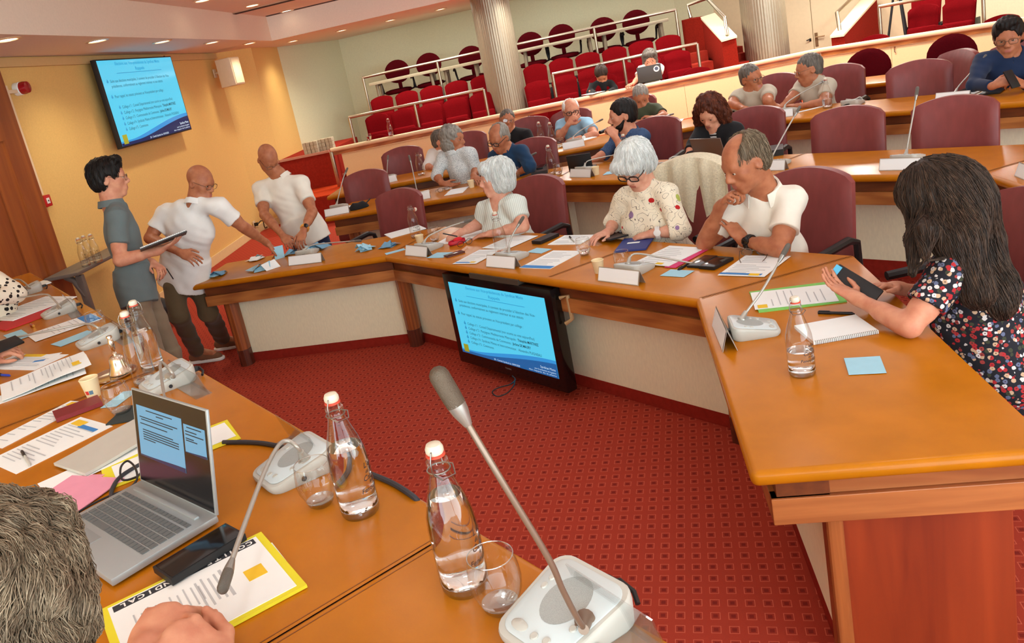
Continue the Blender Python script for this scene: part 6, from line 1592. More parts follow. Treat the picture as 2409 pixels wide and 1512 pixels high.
tumbler('empty stemless glass behind the open laptop, on a blue card', 288, 972, ZN)
tumbler('stemless glass by the blue headed leaflet', 233, 782, ZN)
tumbler('stemless glass of water before the second white haired woman', 1376, 600, Z1, water=.035)
tumbler('stemless glass beside the paper cup and microphone on the front desk', 1467, 634, Z1, water=.03)
tumbler('stemless glass beside the paper cup near the red glasses case', 1024, 567, Z1)
tumbler('stemless glass before the bald man in navy', 1216, 419, Z2, water=.03)
tumbler('stemless glass left of the open black laptop', 1315, 411, Z2, water=.03)
tumbler('stemless glass before the man in sky blue', 1319, 347, Z3, water=.03)
tq = on_off(870, 330, 0); tg = tumbler('stemless glass standing on the barrier handrail', 870, 330, 1.03, water=.06); tg.location = (tq[0], tq[1], 1.022)
papercup('cream paper cup with a red and blue stamp near the red wallet case', 222, 932, ZN, logo=True)
papercup('cream paper cup beside the name plate on the front desk', 1410, 641, Z1)
papercup('cream paper cup by the red glasses case', 990, 575, Z1)
papercup('cream paper cup before the speckled shirt man', 1110, 441, Z2)
papercup('cream paper cup beside the open black laptop', 1403, 411, Z2)
# ------------------------------------------------------------------ papers, folders, devices
ZP = ZN + .0006
M_YEL = mat('yellow_folder_card', rgb(226, 214, 40), .7, noise=.03); M_PINK = mat('pink_folder_card', rgb(226, 150, 172), .8, noise=.04); M_HOT = mat('magenta_folder_card', rgb(214, 52, 112), .7); M_GREEN = mat('green_folder_card', rgb(128, 200, 96), .7, noise=.04)
M_REDF = mat('red_folder_card', rgb(196, 40, 44), .7); M_NBLUE = mat('blue_notebook_cover', rgb(44, 58, 128), .6, noise=.05); M_GREYC = mat('grey_booklet_cover', rgb(190, 186, 174), .7, noise=.03)
yf = sheet('syllabus_folder', 'yellow folder with a white agenda page lettered in a black band', 'folder', [(234, 1442), (616, 1256), (681, 1404)], ZP, M_YEL, th=.006)
yf['label'] = 'yellow bordered folder with a white agenda page, under the bent microphone'; yf.name = 'agenda_folder'
# the page on the folder, with its lettered band
def on_folder():
    Lf = max(v.co.x for v in yf.children[0].data.vertices)*2; Wf = max(abs(v.co.y) for v in yf.children[0].data.vertices)*2
    MB().box((-.0, -.0, .0068), (Lf-.030, Wf-.022, .0012)).build('agenda_page', M_PAPER, yf, smooth=False)
    sg = 1
    q = quad3([(234, 1442), (616, 1256), (681, 1404)], ZP); e, f = q[1]-q[0], q[2]-q[1]; sg = 1 if (e.x*f.y-e.y*f.x) > 0 else -1
    y_top = -sg*(Wf/2-.026)
    MB().box((.0, y_top, .0077), (Lf-.045, .020, .0008)).build('lettered_band', mat('black_print_band', rgb(46, 48, 54), .8), yf, smooth=False)
    txt = 'COMITE  SYNDICAL'; n = len(txt)
    mt = mat('white_print', rgb(236, 236, 232), .8)
    for i, ch in enumerate(txt):
        if ch == ' ': continue
        x = (Lf/2-.034) - (Lf-.075)*i/(n-1)
        M = Matrix.Translation((x, y_top, .0083)) @ Matrix.Rotation(PI, 4, 'Z')
        textmesh('letter', ch, .019, M, mt, yf, align='CENTER', bold=.0006)
    MB().box((Lf*.32, -sg*-.01, .0077), (.036, .040, .0006)).build('yellow_logo', M_YLOGO, yf, smooth=False)
    pr = MB()
    for k in range(5): pr.box((Lf*.16-.012*k, -sg*.005, .0077), (.004 if k else .006, Wf*.42 - .01*(k % 3), .0005))
    for k in range(10): pr.box((Lf*.02-.013*k, -sg*.012, .0077), (.003, Wf*.35*(.6+.4*((k*7) % 5)/5), .0005))
    pr.build('printed_lines', M_PRINT, yf, smooth=False)
on_folder()
sheet('paper_sheet', 'white sheet sticking out under the yellow agenda folder', 'paper', [(590, 1300), (640, 1276), (683, 1377)], ZN+.0002, M_PAPER, th=.0005)
sheet('card_folder', 'yellow edged white folder lying under the open laptop', 'folder', [(237, 1100), (535, 988), (562, 1034)], ZN, M_YEL, th=.002)
wf_ = sheet('paper_sheet', 'white page on the yellow edged folder behind the laptop', 'paper', [(262, 1098), (528, 994), (548, 1028)], ZN+.0021, M_PAPER, th=.001)
sheet('card_folder', 'pink folder left of the laptop keyboard', 'folder', [(176, 1117), (247, 1117), (252, 1185)], ZN, M_PINK, th=.002)
pk = sheet('card_folder', 'larger pink folder partly under the head of the person in front', 'folder', [(20, 1218), (170, 1119), (245, 1160)], ZN+.002, M_PINK, th=.002)
sheet('booklet', 'grey covered open booklet left of the laptop screen', 'booklet', [(128, 1095), (331, 990), (340, 1045)], ZN+.003, M_GREYC, th=.008, curl=.012)
sheet('paper_sheet', 'white sheet under the grey booklet', 'paper', [(88, 1138), (330, 1030), (338, 1060)], ZN+.0003, M_PAPER, th=.0008)
sheet('paper_sheet', 'printed page with a blue bar and a pen on it, at the left edge', 'paper', [(-30, 1085), (190, 981), (244, 1013)], ZN, M_PAPER, lines=16, head=(.86, .12, .06, .5), logo=(.90, -.25, .10, .30))
sheet('paper_sheet', 'printed page partly under the red wallet case', 'paper', [(-40, 1048), (166, 943), (186, 960)], ZN, M_PAPER, lines=14, logo=(.93, -.05, .08, .5))
wl = sheet('wallet_case', 'burgundy wallet style phone case near the paper cup', 'phone case', [(126, 976), (232, 937), (239, 955)], ZN+.001, mat('burgundy_leatherette', rgb(128, 36, 40), .5, noise=.1, nscale=200), th=.014)
MB().box((.012, -.012, .0005), (.03, .12*.3, .0165)).build('strap', MATS['burgundy_leatherette'], wl, bevel=.002)
sheet('envelope', 'dark green black envelope behind the laptop screen', 'envelope', [(249, 1001), (295, 958), (352, 966)], ZN, mat('dark_green_card', rgb(44, 52, 50), .7, noise=.05), th=.004)
sheet('ballot_card', 'pale blue card under the empty glass behind the laptop', 'ballot', [(236, 960), (290, 921), (305, 933)], ZN, M_BLUEP, th=.0008)
sheet('ballot_card', 'long pale blue slip beside the bell microphone', 'ballot', [(119, 810), (205, 777), (213, 788)], ZN, M_BLUEP, th=.0008)
sheet('ballot_card', 'pale blue card at the left edge near the lipstick', 'ballot', [(8, 789), (50, 775), (63, 793)], ZN, M_BLUEP, th=.0008)
sheet('paper_sheet', 'leaflet with a bright blue header beside a stemless glass', 'paper', [(62, 788), (214, 737), (232, 753)], ZN, M_PAPER, lines=10, head=(.88, 0, .22, .92))
sheet('paper_sheet', 'curled white letter in front of the bell tray', 'paper', [(0, 905), (200, 838), (212, 872)], ZN+.003, M_PAPER, lines=16, curl=.035, logo=(.86, .2, .10, .22))
sheet('paper_sheet', 'white letter under the curled one', 'paper', [(-20, 938), (200, 866), (212, 880)], ZN, M_PAPER, lines=12, curl=.012)
sheet('paper_sheet', 'printed page with a yellow logo left of the curled letter', 'paper', [(-40, 868), (40, 833), (118, 854)], ZN, M_PAPER, lines=14, logo=(.9, -.1, .16, .4))
sheet('paper_sheet', 'white page with blue bar behind the yellow logo page', 'paper', [(60, 842), (146, 829), (112, 852)], ZN, M_PAPER, head=(.7, .2, .3, .15))
sheet('card_folder', 'red folder under white papers at the left edge', 'folder', [(-30, 770), (106, 722), (134, 735)], ZN, M_REDF, th=.006)
sheet('paper_sheet', 'white papers lying on the red folder', 'paper', [(-40, 752), (108, 698), (134, 716)], ZN+.007, M_PAPER, lines=12, th=.004)
sheet('paper_sheet', 'fanned white papers by the leopard print sleeve', 'paper', [(-20, 702), (104, 663), (132, 664)], ZN, M_PAPER, th=.006, curl=.01)
def pen(label, a, b, z, m=None, r=.005):
    p, q = un(*a, z+r), un(*b, z+r); d = q-p; L = np.linalg.norm(d); t = thing('pen', label, 'pen', p, math.atan2(d[1], d[0]))
    MB().tube([(0, 0, 0), (L*.92, 0, 0), (L, 0, -r*.4)], [r, r, r*.3], 10).build('barrel', m or M_BLACK, t)
    MB().tube([(-.002, 0, 0), (L*.35, 0, 0)], r*1.15, 10).box((L*.16, 0, r*1.3), (L*.3, r*.7, r*.5)).build('cap', M_BLACK, t)
    return t
pen('black and clear ballpoint pen on the printed page with a blue bar', (52, 1062), (71, 1094), ZN+.001, M_MICB, r=.004)
pen('blue pen at the left edge by the curled letter', (-6, 881), (24, 883), ZN+.002, mat('blue_plastic', rgb(40, 60, 160), .4))
pen('black marker pen lying beside the two phones', (1597, 634), (1622, 618), Z1, r=.006)
pen('black pen between the green folder and the spiral notebook', (1926, 735), (2011, 737), Z1, r=.0055)
lp_ = un(77, 768, ZN); t = thing('lipstick', 'small red lipstick lying near the pale blue card', 'lipstick', lp_, -.9)
MB().tube([(-.028, 0, .007), (.006, 0, .007)], .007, 12).build('case', mat('red_gloss', rgb(150, 20, 24), .2), t); MB().tube([(.006, 0, .007), (.028, 0, .007)], .006, 12).build('tube', mat('gold_metal', rgb(196, 140, 60), .3, metal=.9), t)
# silver bell on its tray
M_SILV = mat('polished_silver', rgb(220, 208, 190), .14, metal=1.0)
tp_ = un(268, 884, ZN); t = thing('silver_tray', 'round silver tray under the hand bell', 'tray', tp_)
MB().lathe([(0, .003), (.060, .003), (.074, .006), (.082, .010), (.084, .010), (.084, .006), (.074, .002), (.060, 0), (0, 0)], 40).build('dish', M_SILV, t)
bp_ = un(284, 876, ZN+.004); t = thing('hand_bell', 'silver hand bell standing on the round tray', 'bell', bp_)
MB().lathe([(.040, 0), (.041, .004), (.037, .012), (.031, .026), (.028, .045), (.026, .058), (.020, .066), (.010, .070), (0, .071)], 36).build('bell_body', M_SILV, t)
MB().lathe([(0, .07), (.007, .07), (.009, .076), (.005, .082), (.008, .092), (.0115, .118), (.0085, .130), (.006, .134), (.0115, .138), (.010, .144), (0, .147)], 20).build('handle', M_SILV, t)
# laptop in the foreground
def laptop(label, hl, hr, fr, z, screen_px, lidm, basem, keys=True, screenm=None, tilt=None, group=None, face_h=None):
    """hl, hr: hinge corners as seen, fr: front right corner; screen height from tilt"""
    a, b, c = [xy(un(*q, z)) for q in (hl, hr, fr)]; e = (b-a); Wl = e.length; x = e.normalized(); up = Vector((0, 0, 1)); y = up.cross(x)
    f = c-b; Dl = abs(f.dot(y)); sg = 1 if f.dot(y) > 0 else -1
    t = thing('laptop', label, 'laptop', (a+b)/2, math.atan2(x.y, x.x), group)
    MB().box((0, sg*Dl/2, .009), (Wl, Dl, .016)).build('base', basem, t, bevel=.004)
    h = Dl*.96; tl = math.radians(tilt)
    ly, lz = -sg*math.sin(tl), math.cos(tl)
    R = Matrix(((1, 0, 0), (0, -sg*lz*-1*0 + lz, ly), (0, -ly, lz)))
    R = Matrix(((1, 0, 0), (0, lz, ly), (0, -ly, lz)))
    lid = MB().box(Vector((0, ly*h/2, .016+lz*h/2)), (Wl, .007, h), R).build('lid', lidm, t, bevel=.002)
    ns = Vector((0, sg*lz, sg*-ly if False else -sg*ly*1.0)); ns = Vector((0, sg*lz, math.sin(tl)))
    if screenm:
        def S(u, v, o): return Vector((u*Wl, ly*h*v, .016+lz*h*v)) + ns*(.0036+o)
        MB().add([S(-.485, .02, .0002), S(.485, .02, .0002), S(.485, .985, .0002), S(-.485, .985, .0002)], [(0, 1, 2, 3)]).build('screen_bezel', mat('dark_screen', rgb(20, 20, 24), .15, spec=.5), lid, smooth=False)
        return t, S, Wl, Dl, h, sg, lid
    return t, None, Wl, Dl, h, sg, lid
M_LAPG = mat('silver_grey_laptop', rgb(166, 172, 172), .4, metal=.4, noise=.02); M_KEY = mat('grey_key', rgb(98, 102, 102), .5)
lt, S, Wl, Dl, h, sg, lid = laptop('open silver grey laptop in the foreground showing a slide', (338, 1142), (517, 1228), (275, 1388), ZN+.0045, None, M_LAPG, M_LAPG, screenm=True, tilt=12)
M_SLIDE = mat('lit_laptop_slide', rgb(30, 60, 80), .3, emit=rgb(120, 182, 214), estr=.75); M_SLIDED = mat('lit_slide_dark', rgb(10, 20, 40), .3, emit=rgb(24, 44, 84), estr=.6); M_SLTXT = mat('slide_text_dark', rgb(20, 26, 36), .5)
fx = 1 if sg > 0 else -1
xs = -1     # seen from the keyboard side, left is +x when the lid faces +y
xs = 1 if sg < 0 else -1
def slide_on(S, u0, u1, v0, v1, par, ms, md):
    ua, ub = u0*xs, u1*xs
    MB().add([S(ua, v0, .0006), S(ub, v0, .0006), S(ub, v1, .0006), S(ua, v1, .0006)], [(0, 1, 2, 3)]).build('slide', ms, par, smooth=False)
    n = 10; vs = []
    for i in range(n+1):
        q = i/n; vs += [S(ua+(ub-ua)*q, v0, .001), S(ua+(ub-ua)*q, v0+(v1-v0)*(.03+.10*q*q*(1.6-q)), .001)]
    MB().add(vs, [(2*i, 2*i+2, 2*i+3, 2*i+1) for i in range(n)]).build('slide_wave', md, par, smooth=False)
slide_on(S, -.44, .18, .30, .84, lid, M_SLIDE, M_SLIDED); slide_on(S, .20, .46, .52, .80, lid, M_SLIDE, M_SLIDED)
ln = MB()
for (v, u0, u1) in ((.80, -.30, .06), (.77, -.16, -.06), (.72, -.40, .12), (.695, -.38, .06), (.65, -.40, -.02), (.59, -.37, .05), (.565, -.37, .12), (.54, -.37, .12), (.515, -.37, .12), (.49, -.37, -.20), (.77, .24, .42), (.73, .22, .36), (.70, .22, .44), (.66, .22, .32), (.64, .22, .36)):
    ln.add([S(u0*xs, v, .0012), S(u1*xs, v, .0012), S(u1*xs, v+.010, .0012), S(u0*xs, v+.010, .0012)], [(0, 1, 2, 3)])
ln.build('slide_lines', M_SLTXT, lid, smooth=False)
kb = MB(); rows = [(.055, .5), (.075, 1), (.095, 1), (.115, 1), (.135, 1), (.155, 1)]
y0 = .055/.235*Dl
for r in range(6):
    yy = sg*(Dl*.235 + r*Dl*.082); kh = Dl*.066 if r else Dl*.045
    n = 19
    for i in range(n):
        x = (i-(n-1)/2)*Wl*.89/n
        if r == 5 and 4 <= i <= 7: continue
        if r == 0 and i in (4, 9): pass
        kb.box((x, yy, .0178), (Wl*.89/n*.82, kh, .0022))
    if r == 5: kb.box(((5.5-(n-1)/2)*Wl*.89/n, yy, .0178), (Wl*.89/n*3.8, kh, .0022))
o = kb.build('keys', M_KEY, lt, smooth=False); o['kind'] = 'stuff'
MB().box((xs*-.06, sg*Dl*.86, .0173), (Wl*.30, Dl*.24, .0008)).build('touchpad', mat('touchpad_grey', rgb(150, 156, 156), .35, metal=.3), lt, smooth=False)
MB().box((xs*.0, sg*Dl*.13, .0185), (Wl*.82, .012, .006)).build('hinge_bar', M_LAPG, lt, bevel=.002)
def phone(label, px, z, th=.010, m=None, glassy=True):
    t = sheet('mobile_phone', label, 'phone', px, z, m or M_BLACK, th=th)
    b = t.children[0].data; L = max(v.co.x for v in b.vertices)*2; Wd = max(abs(v.co.y) for v in b.vertices)*2
    MB().box((0, 0, th+.0004), (L*.94, Wd*.90, .0008)).build('screen', M_BLACKG, t, bevel=.0003)
    return t
phone('long black mobile phone between laptop and yellow folder', [PX6(870, 1118), PX6(1280, 870), PX6(1375, 940)], ZN+.009, th=.014)
phone('black mobile phone, the left of two on the front desk', [c2_px(1085, 1268), c2_px(1232, 1182), c2_px(1318, 1196)], Z1)
phone('black mobile phone, the right of two on the front desk', [c2_px(1182, 1278), c2_px(1340, 1197), c2_px(1450, 1214)], Z1, th=.014)
phone('mobile phone in a brown case by the blue ballots', [c1(1182, 1182), c1(1320, 1138), c1(1348, 1150)], Z1, m=mat('brown_case', rgb(96, 50, 40), .5))
# black cables round the laptop
def cable(label, pts, r=.004, m=None):
    P = [Vector(un(*q)) for q in pts]; c = P[0]; t = MB().tube([p-c for p in P], r, 8).build('cable', m or M_BLACK, None, loc=c); return tag(t, label, 'cable')
def smooth_px(pts, n=5):
    out = []
    for i in range(len(pts)-1):
        p0, p1, p2, p3 = [np.array(pts[max(0, min(len(pts)-1, i+k))], float) for k in (-1, 0, 1, 2)]
        for k in range(n): q = k/n; out.append(tuple(.5*((2*p1)+(p2-p0)*q+(2*p0-5*p1+4*p2-p3)*q*q+(3*p1-p0-3*p2+p3)*q**3)))
    return out + [pts[-1]]
cable('thick dark cable leading from the laptop past the microphone to the desk edge', smooth_px([(525, 1040, ZN+.006), (590, 1040, ZN+.006), (640, 1046, ZN+.006), (720, 1065, ZN+.006), (800, 1090, ZN+.006), (880, 1118, ZN+.006), (930, 1140, ZN+.006), (975, 1170, ZN+.004), (990, 1190, ZN-.02)]), .0062, mat('dark_cable', rgb(48, 48, 54), .5))
cable('black charger cable looping left of the laptop hinge', smooth_px([(145, 1232, ZN+.006), (200, 1195, ZN+.006), (260, 1165, ZN+.006), (300, 1150, ZN+.006), (322, 1128, ZN+.02), (318, 1100, ZN+.03), (300, 1084, ZN+.03), (284, 1100, ZN+.03), (288, 1128, ZN+.02), (320, 1122, ZN+.012), (336, 1105, ZN+.008)]), .0028)
cable('grey video cable with plug at the laptop corner', smooth_px([(262, 1172, ZN+.006), (264, 1150, ZN+.007), (285, 1120, ZN+.008), (336, 1088, ZN+.008)]), .0055, mat('dark_cable', rgb(48, 48, 54), .5))
# --- front ring papers
sheet('paper_sheet', 'white papers beside the swing top bottle with hanging stopper', 'paper', [(904, 552), (985, 530), (1021, 533)], Z1, M_PAPER, th=.004)
def crumple(label, u, v, z, s, seed, group='blue ballots on the front desk', m=None, n=4):
    t = thing('ballot_paper', label, 'ballot', un(u, v, z), seed*1.3, group); rs = random.Random(seed)
    for k in range(n):
        a = rs.uniform(0, 3.1); w, l = s*rs.uniform(.5, .8), s*rs.uniform(.8, 1.1); mb = MB(); h1, h2 = rs.uniform(.004, .03)*s/.09, rs.uniform(.0, .03)*s/.09
        c, s_ = math.cos(a), math.sin(a); pts = [(-l/2, -w/2, 0), (0, -w/2, h1), (l/2, -w/2, .002), (l/2, w/2, .002), (0, w/2, h2), (-l/2, w/2, .0)]
        ox, oy = rs.uniform(-.3, .3)*s, rs.uniform(-.2, .2)*s
        P = [(x*c-y*s_+ox, x*s_+y*c+oy, zz+.002+.0035*k) for x, y, zz in pts]; Q = [(x, y, zz+.0006) for x, y, zz in P]
        mb.add(P+Q, [(0, 1, 4, 5), (1, 2, 3, 4), (6, 7, 10, 11), (7, 8, 9, 10)] + [(i, (i+1) % 6, 6+(i+1) % 6, 6+i) for i in range(6)]).build('slip', m[k % len(m)] if m else M_BLUEP, t, smooth=False)
    return t
M_BLUED = mat('mid_blue_paper', rgb(112, 160, 190), .85, noise=.03)
crumple('crumpled blue ballots at the left tip of the front desk', 516, 648, Z1, .11, 3, m=[M_BLUED, M_BLUEP], n=5)
crumple('opened white and blue ballot envelopes near the desk edge', 620, 632, Z1, .16, 5, m=[M_PAPER, M_BLUEP], n=4)
crumple('white opened ballots near the outstretched hand', 598, 611, Z1, .14, 9, m=[M_PAPER], n=4)
crumple('blue ballots under the hands of the man in blue jeans', 684, 598, Z1, .10, 11, m=[M_BLUED], n=3)
crumple('folded blue ballots behind the first name plate', 745, 587, Z1, .15, 14, m=[M_BLUED, M_BLUEP], n=5)
crumple('stack of pale blue ballots left of the desk joint', 864, 586, Z1, .12, 17, n=5)
crumple('stack of darker blue ballots right of the desk joint', 919, 580, Z1, .12, 21, m=[M_BLUED], n=4)
hb = at(652, 596, 6.28); t = thing('ballot_paper', 'blue ballot held upright in the outstretched hand', 'ballot', hb, .4, 'blue ballots on the front desk')
MB().add([(-.03, 0, -.06), (.05, 0, -.045), (.06, .01, .05), (-.015, .01, .055), (-.03, .001, -.06), (.05, .001, -.045), (.06, .011, .05), (-.015, .011, .055)], [(0, 1, 2, 3), (7, 6, 5, 4), (0, 1, 5, 4), (1, 2, 6, 5), (2, 3, 7, 6), (3, 0, 4, 7)]).build('slip', M_BLUEP, t, smooth=False)
for lb, q in (('pale blue ballot card left of the name plate near the first white haired woman', [(905, 596), (950, 584), (952, 588)]), ('pale blue ballot card right of that name plate', [c1(1042, 1192), c1(1130, 1148), c1(1232, 1160)]),
              ('pale blue ballot card right of the bottle', [c1(1850, 1145), c1(1935, 1110), c1(2040, 1126)]), ('pale blue ballot card in front of the two phones', [c2_px(868, 1335), c2_px(955, 1285), c2_px(1138, 1300)])):
    sheet('ballot_card', lb, 'ballot', q, Z1, M_BLUEP, th=.0012)
sheet('ballot_card', 'pale blue ballot card on the right desk by the lettered bottle', 'ballot', [PXr(818, 1130), PXr(1025, 1118), PXr(1072, 1212)], Z1, M_BLUEP, th=.002)
sheet('paper_sheet', 'printed sheet with a yellow logo before the glass case', 'paper', [c1(1252, 1240), c1(1470, 1125), c1(1640, 1130)], Z1, M_PAPER, lines=10, head=(.08, -.15, .05, .6), logo=(.10, .25, .07, .2))
sheet('paper_sheet', 'white sheet beside the open bottle', 'paper', [c1(1490, 1112), c1(1742, 1006), c1(1925, 1021)], Z1, M_PAPER, lines=10)
sheet('paper_sheet', 'sheet with a wide blue footer banner on the front desk', 'paper', [c1(1790, 1272), c1(2068, 1131), c1(2275, 1158)], Z1, M_PAPER, lines=12, head=(.08, 0, .13, .96))
sheet('paper_sheet', 'white sheets with a pen near the water glass', 'paper', [c1(2022, 1086), c1(2160, 1011), c1(2390, 1022)], Z1, M_PAPER, lines=8, th=.003)
sheet('paper_sheet', 'small white sheet under the pen hand of the first white haired woman', 'paper', [c1(1100, 1085), c1(1290, 980), c1(1470, 1000)], Z1, M_PAPER)
pen('pen lying on the white sheets near the water glass', c1(2200, 1020), c1(2240, 1062), Z1+.003, M_MICB, r=.005)
pb = sheet('power_bank', 'black power bank with a white cable before the first white haired woman', 'power bank', [c1(1895, 1078), c1(2045, 1012), c1(2090, 1026)], Z1+.001, M_BLACK, th=.020)
# red glasses case and spectacles
gp = un(1076, 574, Z1); t = thing('glasses_case', 'open red spectacle case with a red cloth', 'spectacle case', gp, .3)
M_RED = mat('red_case', rgb(190, 24, 48), .45); 
MB().lathe([(0, .0), (.05, .0), (.058, .012), (.055, .030), (.050, .028), (.050, .012), (0, .008)], 20).build('shell', M_RED, t)
for c_ in t.children: c_.scale = (1.1, .6, 1)
MB().ell((.01, 0, .03), (.035, .022, .016), 8).build('cloth', mat('red_cloth', rgb(206, 30, 40), .9), t)
def specs(label, px, z, yaw, dark=True):
    p = un(*px, z); t = thing('spectacles', label, 'spectacles', p, yaw, 'spectacles lying on the desks'); g = MB()
    for x in (-1, 1):
        pts = [(x*.034+.025*math.cos(a), .0, .022+.019*math.sin(a)) for a in [2*PI*i/16 for i in range(16)]]
        g.tube(pts, .0018, 6, closed=True); g.add(pts, [tuple(range(16))], 1)
        g.tube([(x*.059, 0, .03), (x*.066, .004, .03), (x*.060, .07, .012), (x*.045, .12, .003)], .0017, 6)
    g.tube([(-.010, 0, .026), (0, 0, .030), (.010, 0, .026)], .0018, 6)
    g.build('frame', [M_FRAME if dark else M_FRAMET, M_LENS], t); return t
specs('folded spectacles beside the open red case', (1095, 578), Z1, .5); specs('thin spectacles lying on the printed sheet before the man in white polo', (1776, 602), Z1, 2.6, False); specs('brown spectacles before the man in the speckled shirt', (1045, 450), Z2, .3, False)
# second white haired woman's tablet and notebook, pink folder
tb_ = sheet('tablet', 'black tablet under the hands of the second white haired woman', 'tablet', [c2_px(330, 1022), c2_px(470, 985), c2_px(655, 1030)], Z1+.004, M_BLACK, th=.010, lift=.02)
sheet('notebook', 'blue covered notebook on the front desk', 'notebook', [c2_px(500, 1150), c2_px(580, 1048), c2_px(812, 1044)], Z1, M_NBLUE, th=.010, head=(.55, -.05, .10, .4, M_PAPER))
sheet('card_folder', 'magenta folder under the printed pages with a yellow logo', 'folder', [c2_px(905, 1268), c2_px(1205, 1102), c2_px(1285, 1110)], Z1, M_HOT, th=.003)
sheet('paper_sheet', 'printed pages lying on the magenta folder', 'paper', [c2_px(650, 1235), c2_px(945, 1095), c2_px(1236, 1112)], Z1+.0035, M_PAPER, lines=9, th=.003, logo=(.07, .18, .08, .18))
sheet('paper_sheet', 'printed sheets with a blue footer before the man in white polo', 'paper', [c2_px(1335, 1332), c2_px(1560, 1172), c2_px(1915, 1186)], Z1, M_PAPER, lines=11, th=.002, head=(.08, -.05, .07, .9), logo=(.07, .25, .09, .22))
# right desk
sheet('card_folder', 'green folder on the right desk', 'folder', [PXr(330, 868), PXr(835, 806), PXr(770, 690)], Z1, M_GREEN, th=.006)
sheet('paper_sheet', 'printed page with a yellow logo lying on the green folder', 'paper', [PXr(308, 850), PXr(790, 800), PXr(740, 703)], Z1+.0065, M_PAPER, lines=9, logo=(.10, -.38, .12, .18))
nb = sheet('spiral_notebook', 'white spiral bound notebook on the right desk', 'notebook', [PXr(645, 1052), PXr(1018, 986), PXr(893, 893)], Z1, M_PAPER, th=.012)
b = nb.children[0].data; Lb_ = max(v.co.x for v in b.vertices)*2; Wb_ = max(abs(v.co.y) for v in b.vertices)*2
q = quad3([PXr(645, 1052), PXr(1018, 986), PXr(893, 893)], Z1); e, f = q[1]-q[0], q[2]-q[1]; sgn = 1 if (e.x*f.y-e.y*f.x) > 0 else -1
sp = MB()
for i in range(34):
    x = -Lb_*.47 + Lb_*.94*i/33; sp.tube([(x, -sgn*Wb_/2+.004*math.cos(a), .006+.009*math.sin(a)) for a in [2*PI*k/8 for k in range(8)]], .0009, 5, closed=True)
sp.build('wire_binding', M_WIRE, nb)['kind'] = 'stuff'
# tablet held by the woman in the floral dress
ta, tb2, tc_ = at(1958, 642, 3.02), at(2062, 706, 2.92), at(2040, 712, 2.88)
M = frame((ta+tb2)/2, tb2-ta, (CAM-ta)*np.array([1, 1, .3]) + np.array([0, -.2, 1.2]))
t = thing('tablet', 'black cased tablet held by the woman in the floral dress', 'tablet', (ta+tb2)/2); Lt_ = float(np.linalg.norm(tb2-ta))
R3 = M.to_3x3(); 
MB().box((0, 0, 0), (Lt_, .085, .016), R3).build('case', M_BLACK, t, bevel=.006)
MB().box(R3 @ Vector((-Lt_*.46, .018, .009)), (.024, .034, .003), R3).build('blue_corner', mat('bright_blue_plastic', rgb(90, 190, 230), .4), t, bevel=.001)
# second ring
cp_ = un(845, 490, Z2); t = thing('cap', 'black cloth cap lying on the second ring desk', 'cap', cp_, .3)
mb = MB().lathe([(0, .07), (.05, .062), (.085, .035), (.095, .008), (.09, .0), (0, 0)], 24); mb.v = [(x*1.05, y*.75, z*(.8+.5*math.sin(x*30)**2*.4)) for x, y, z in mb.v]; mb.build('crown', mat('black_cloth', rgb(22, 22, 24), .9, bump=.4, bscale=60), t)
MB().tube([(.08, .02, .03), (.12, .03, .05), (.135, .04, .06)], .006, 6).build('strap', M_BLACK, t)
sheet('paper_sheet', 'white paper before the man in the speckled shirt', 'paper', [c1(1185, 690), c1(1240, 640), c1(1380, 620)], Z2, M_PAPER, th=.003)
sheet('paper_sheet', 'white paper under the upright microphone at left', 'paper', [c1(940, 668), c1(1060, 640), c1(1075, 650)], Z2, M_PAPER)
sheet('paper_sheet', 'white paper under the microphone by the black cap', 'paper', [c1(330, 790), c1(420, 765), c1(440, 775)], Z2, M_PAPER)
sheet('ballot_card', 'pale blue card beside the paper cup by the black laptop', 'ballot', [c2_px(405, 522), c2_px(440, 495), c2_px(510, 490)], Z2, M_BLUEP)
og = sheet('organiser', 'thick black organiser with a phone on it, left of the black laptop', 'organiser', [c1(1892, 530), c1(1905, 478), c1(2030, 462)], Z2, M_BLACK, th=.03)
MB().box((0, 0, .005), (.10, .11, .012)).build('paper_block', M_PAPER, og)
phone('white topped phone lying on the black organiser', [c1(1930, 478), c1(1960, 448), c1(2005, 446)], Z2+.031, th=.012, m=M_BLACK)
def lap_far(label, bl, br, tl_, z, m, tilt, dark=None, group='open laptops'):
    """seen from behind: bl, br bottom corners of the lid back"""
    a, b = xy(un(*bl, z)), xy(un(*br, z)); e = b-a; x = e.normalized(); Wl = e.length; y = Vector((0, 0, 1)).cross(x)
    if y.dot(Vector(CAM)-a) > 0: y = -y
    t = thing('laptop', label, 'laptop', (a+b)/2, math.atan2(x.y, x.x), group); sgy = 1 if (Vector((0, 0, 1)).cross(x)).dot(y) > 0 else -1
    Dl = Wl*.66; MB().box((0, sgy*Dl/2, .008), (Wl, Dl, .015)).build('base', m, t, bevel=.003)
    MB().box((0, sgy*Dl*.45, .0165), (Wl*.88, Dl*.42, .002)).build('keyboard', M_BLACK, t)
    tt = math.radians(tilt); h = Dl*.97; ly, lz = -sgy*math.sin(tt), math.cos(tt); R = Matrix(((1, 0, 0), (0, lz, ly), (0, -ly, lz)))
    MB().box((0, ly*h/2, .015+lz*h/2), (Wl, .008, h), R).build('lid', m, t, bevel=.002); return t, R, Wl, h, ly, lz
lap_far('open black laptop seen from behind on the second ring', (1340, 406), (1396, 398), None, Z2, M_BLACK, 10)
lap_far('open bronze grey laptop before the curly haired woman', (1640, 384), (1712, 384), None, Z2, mat('bronze_laptop', rgb(110, 92, 82), .4, metal=.4), 14)
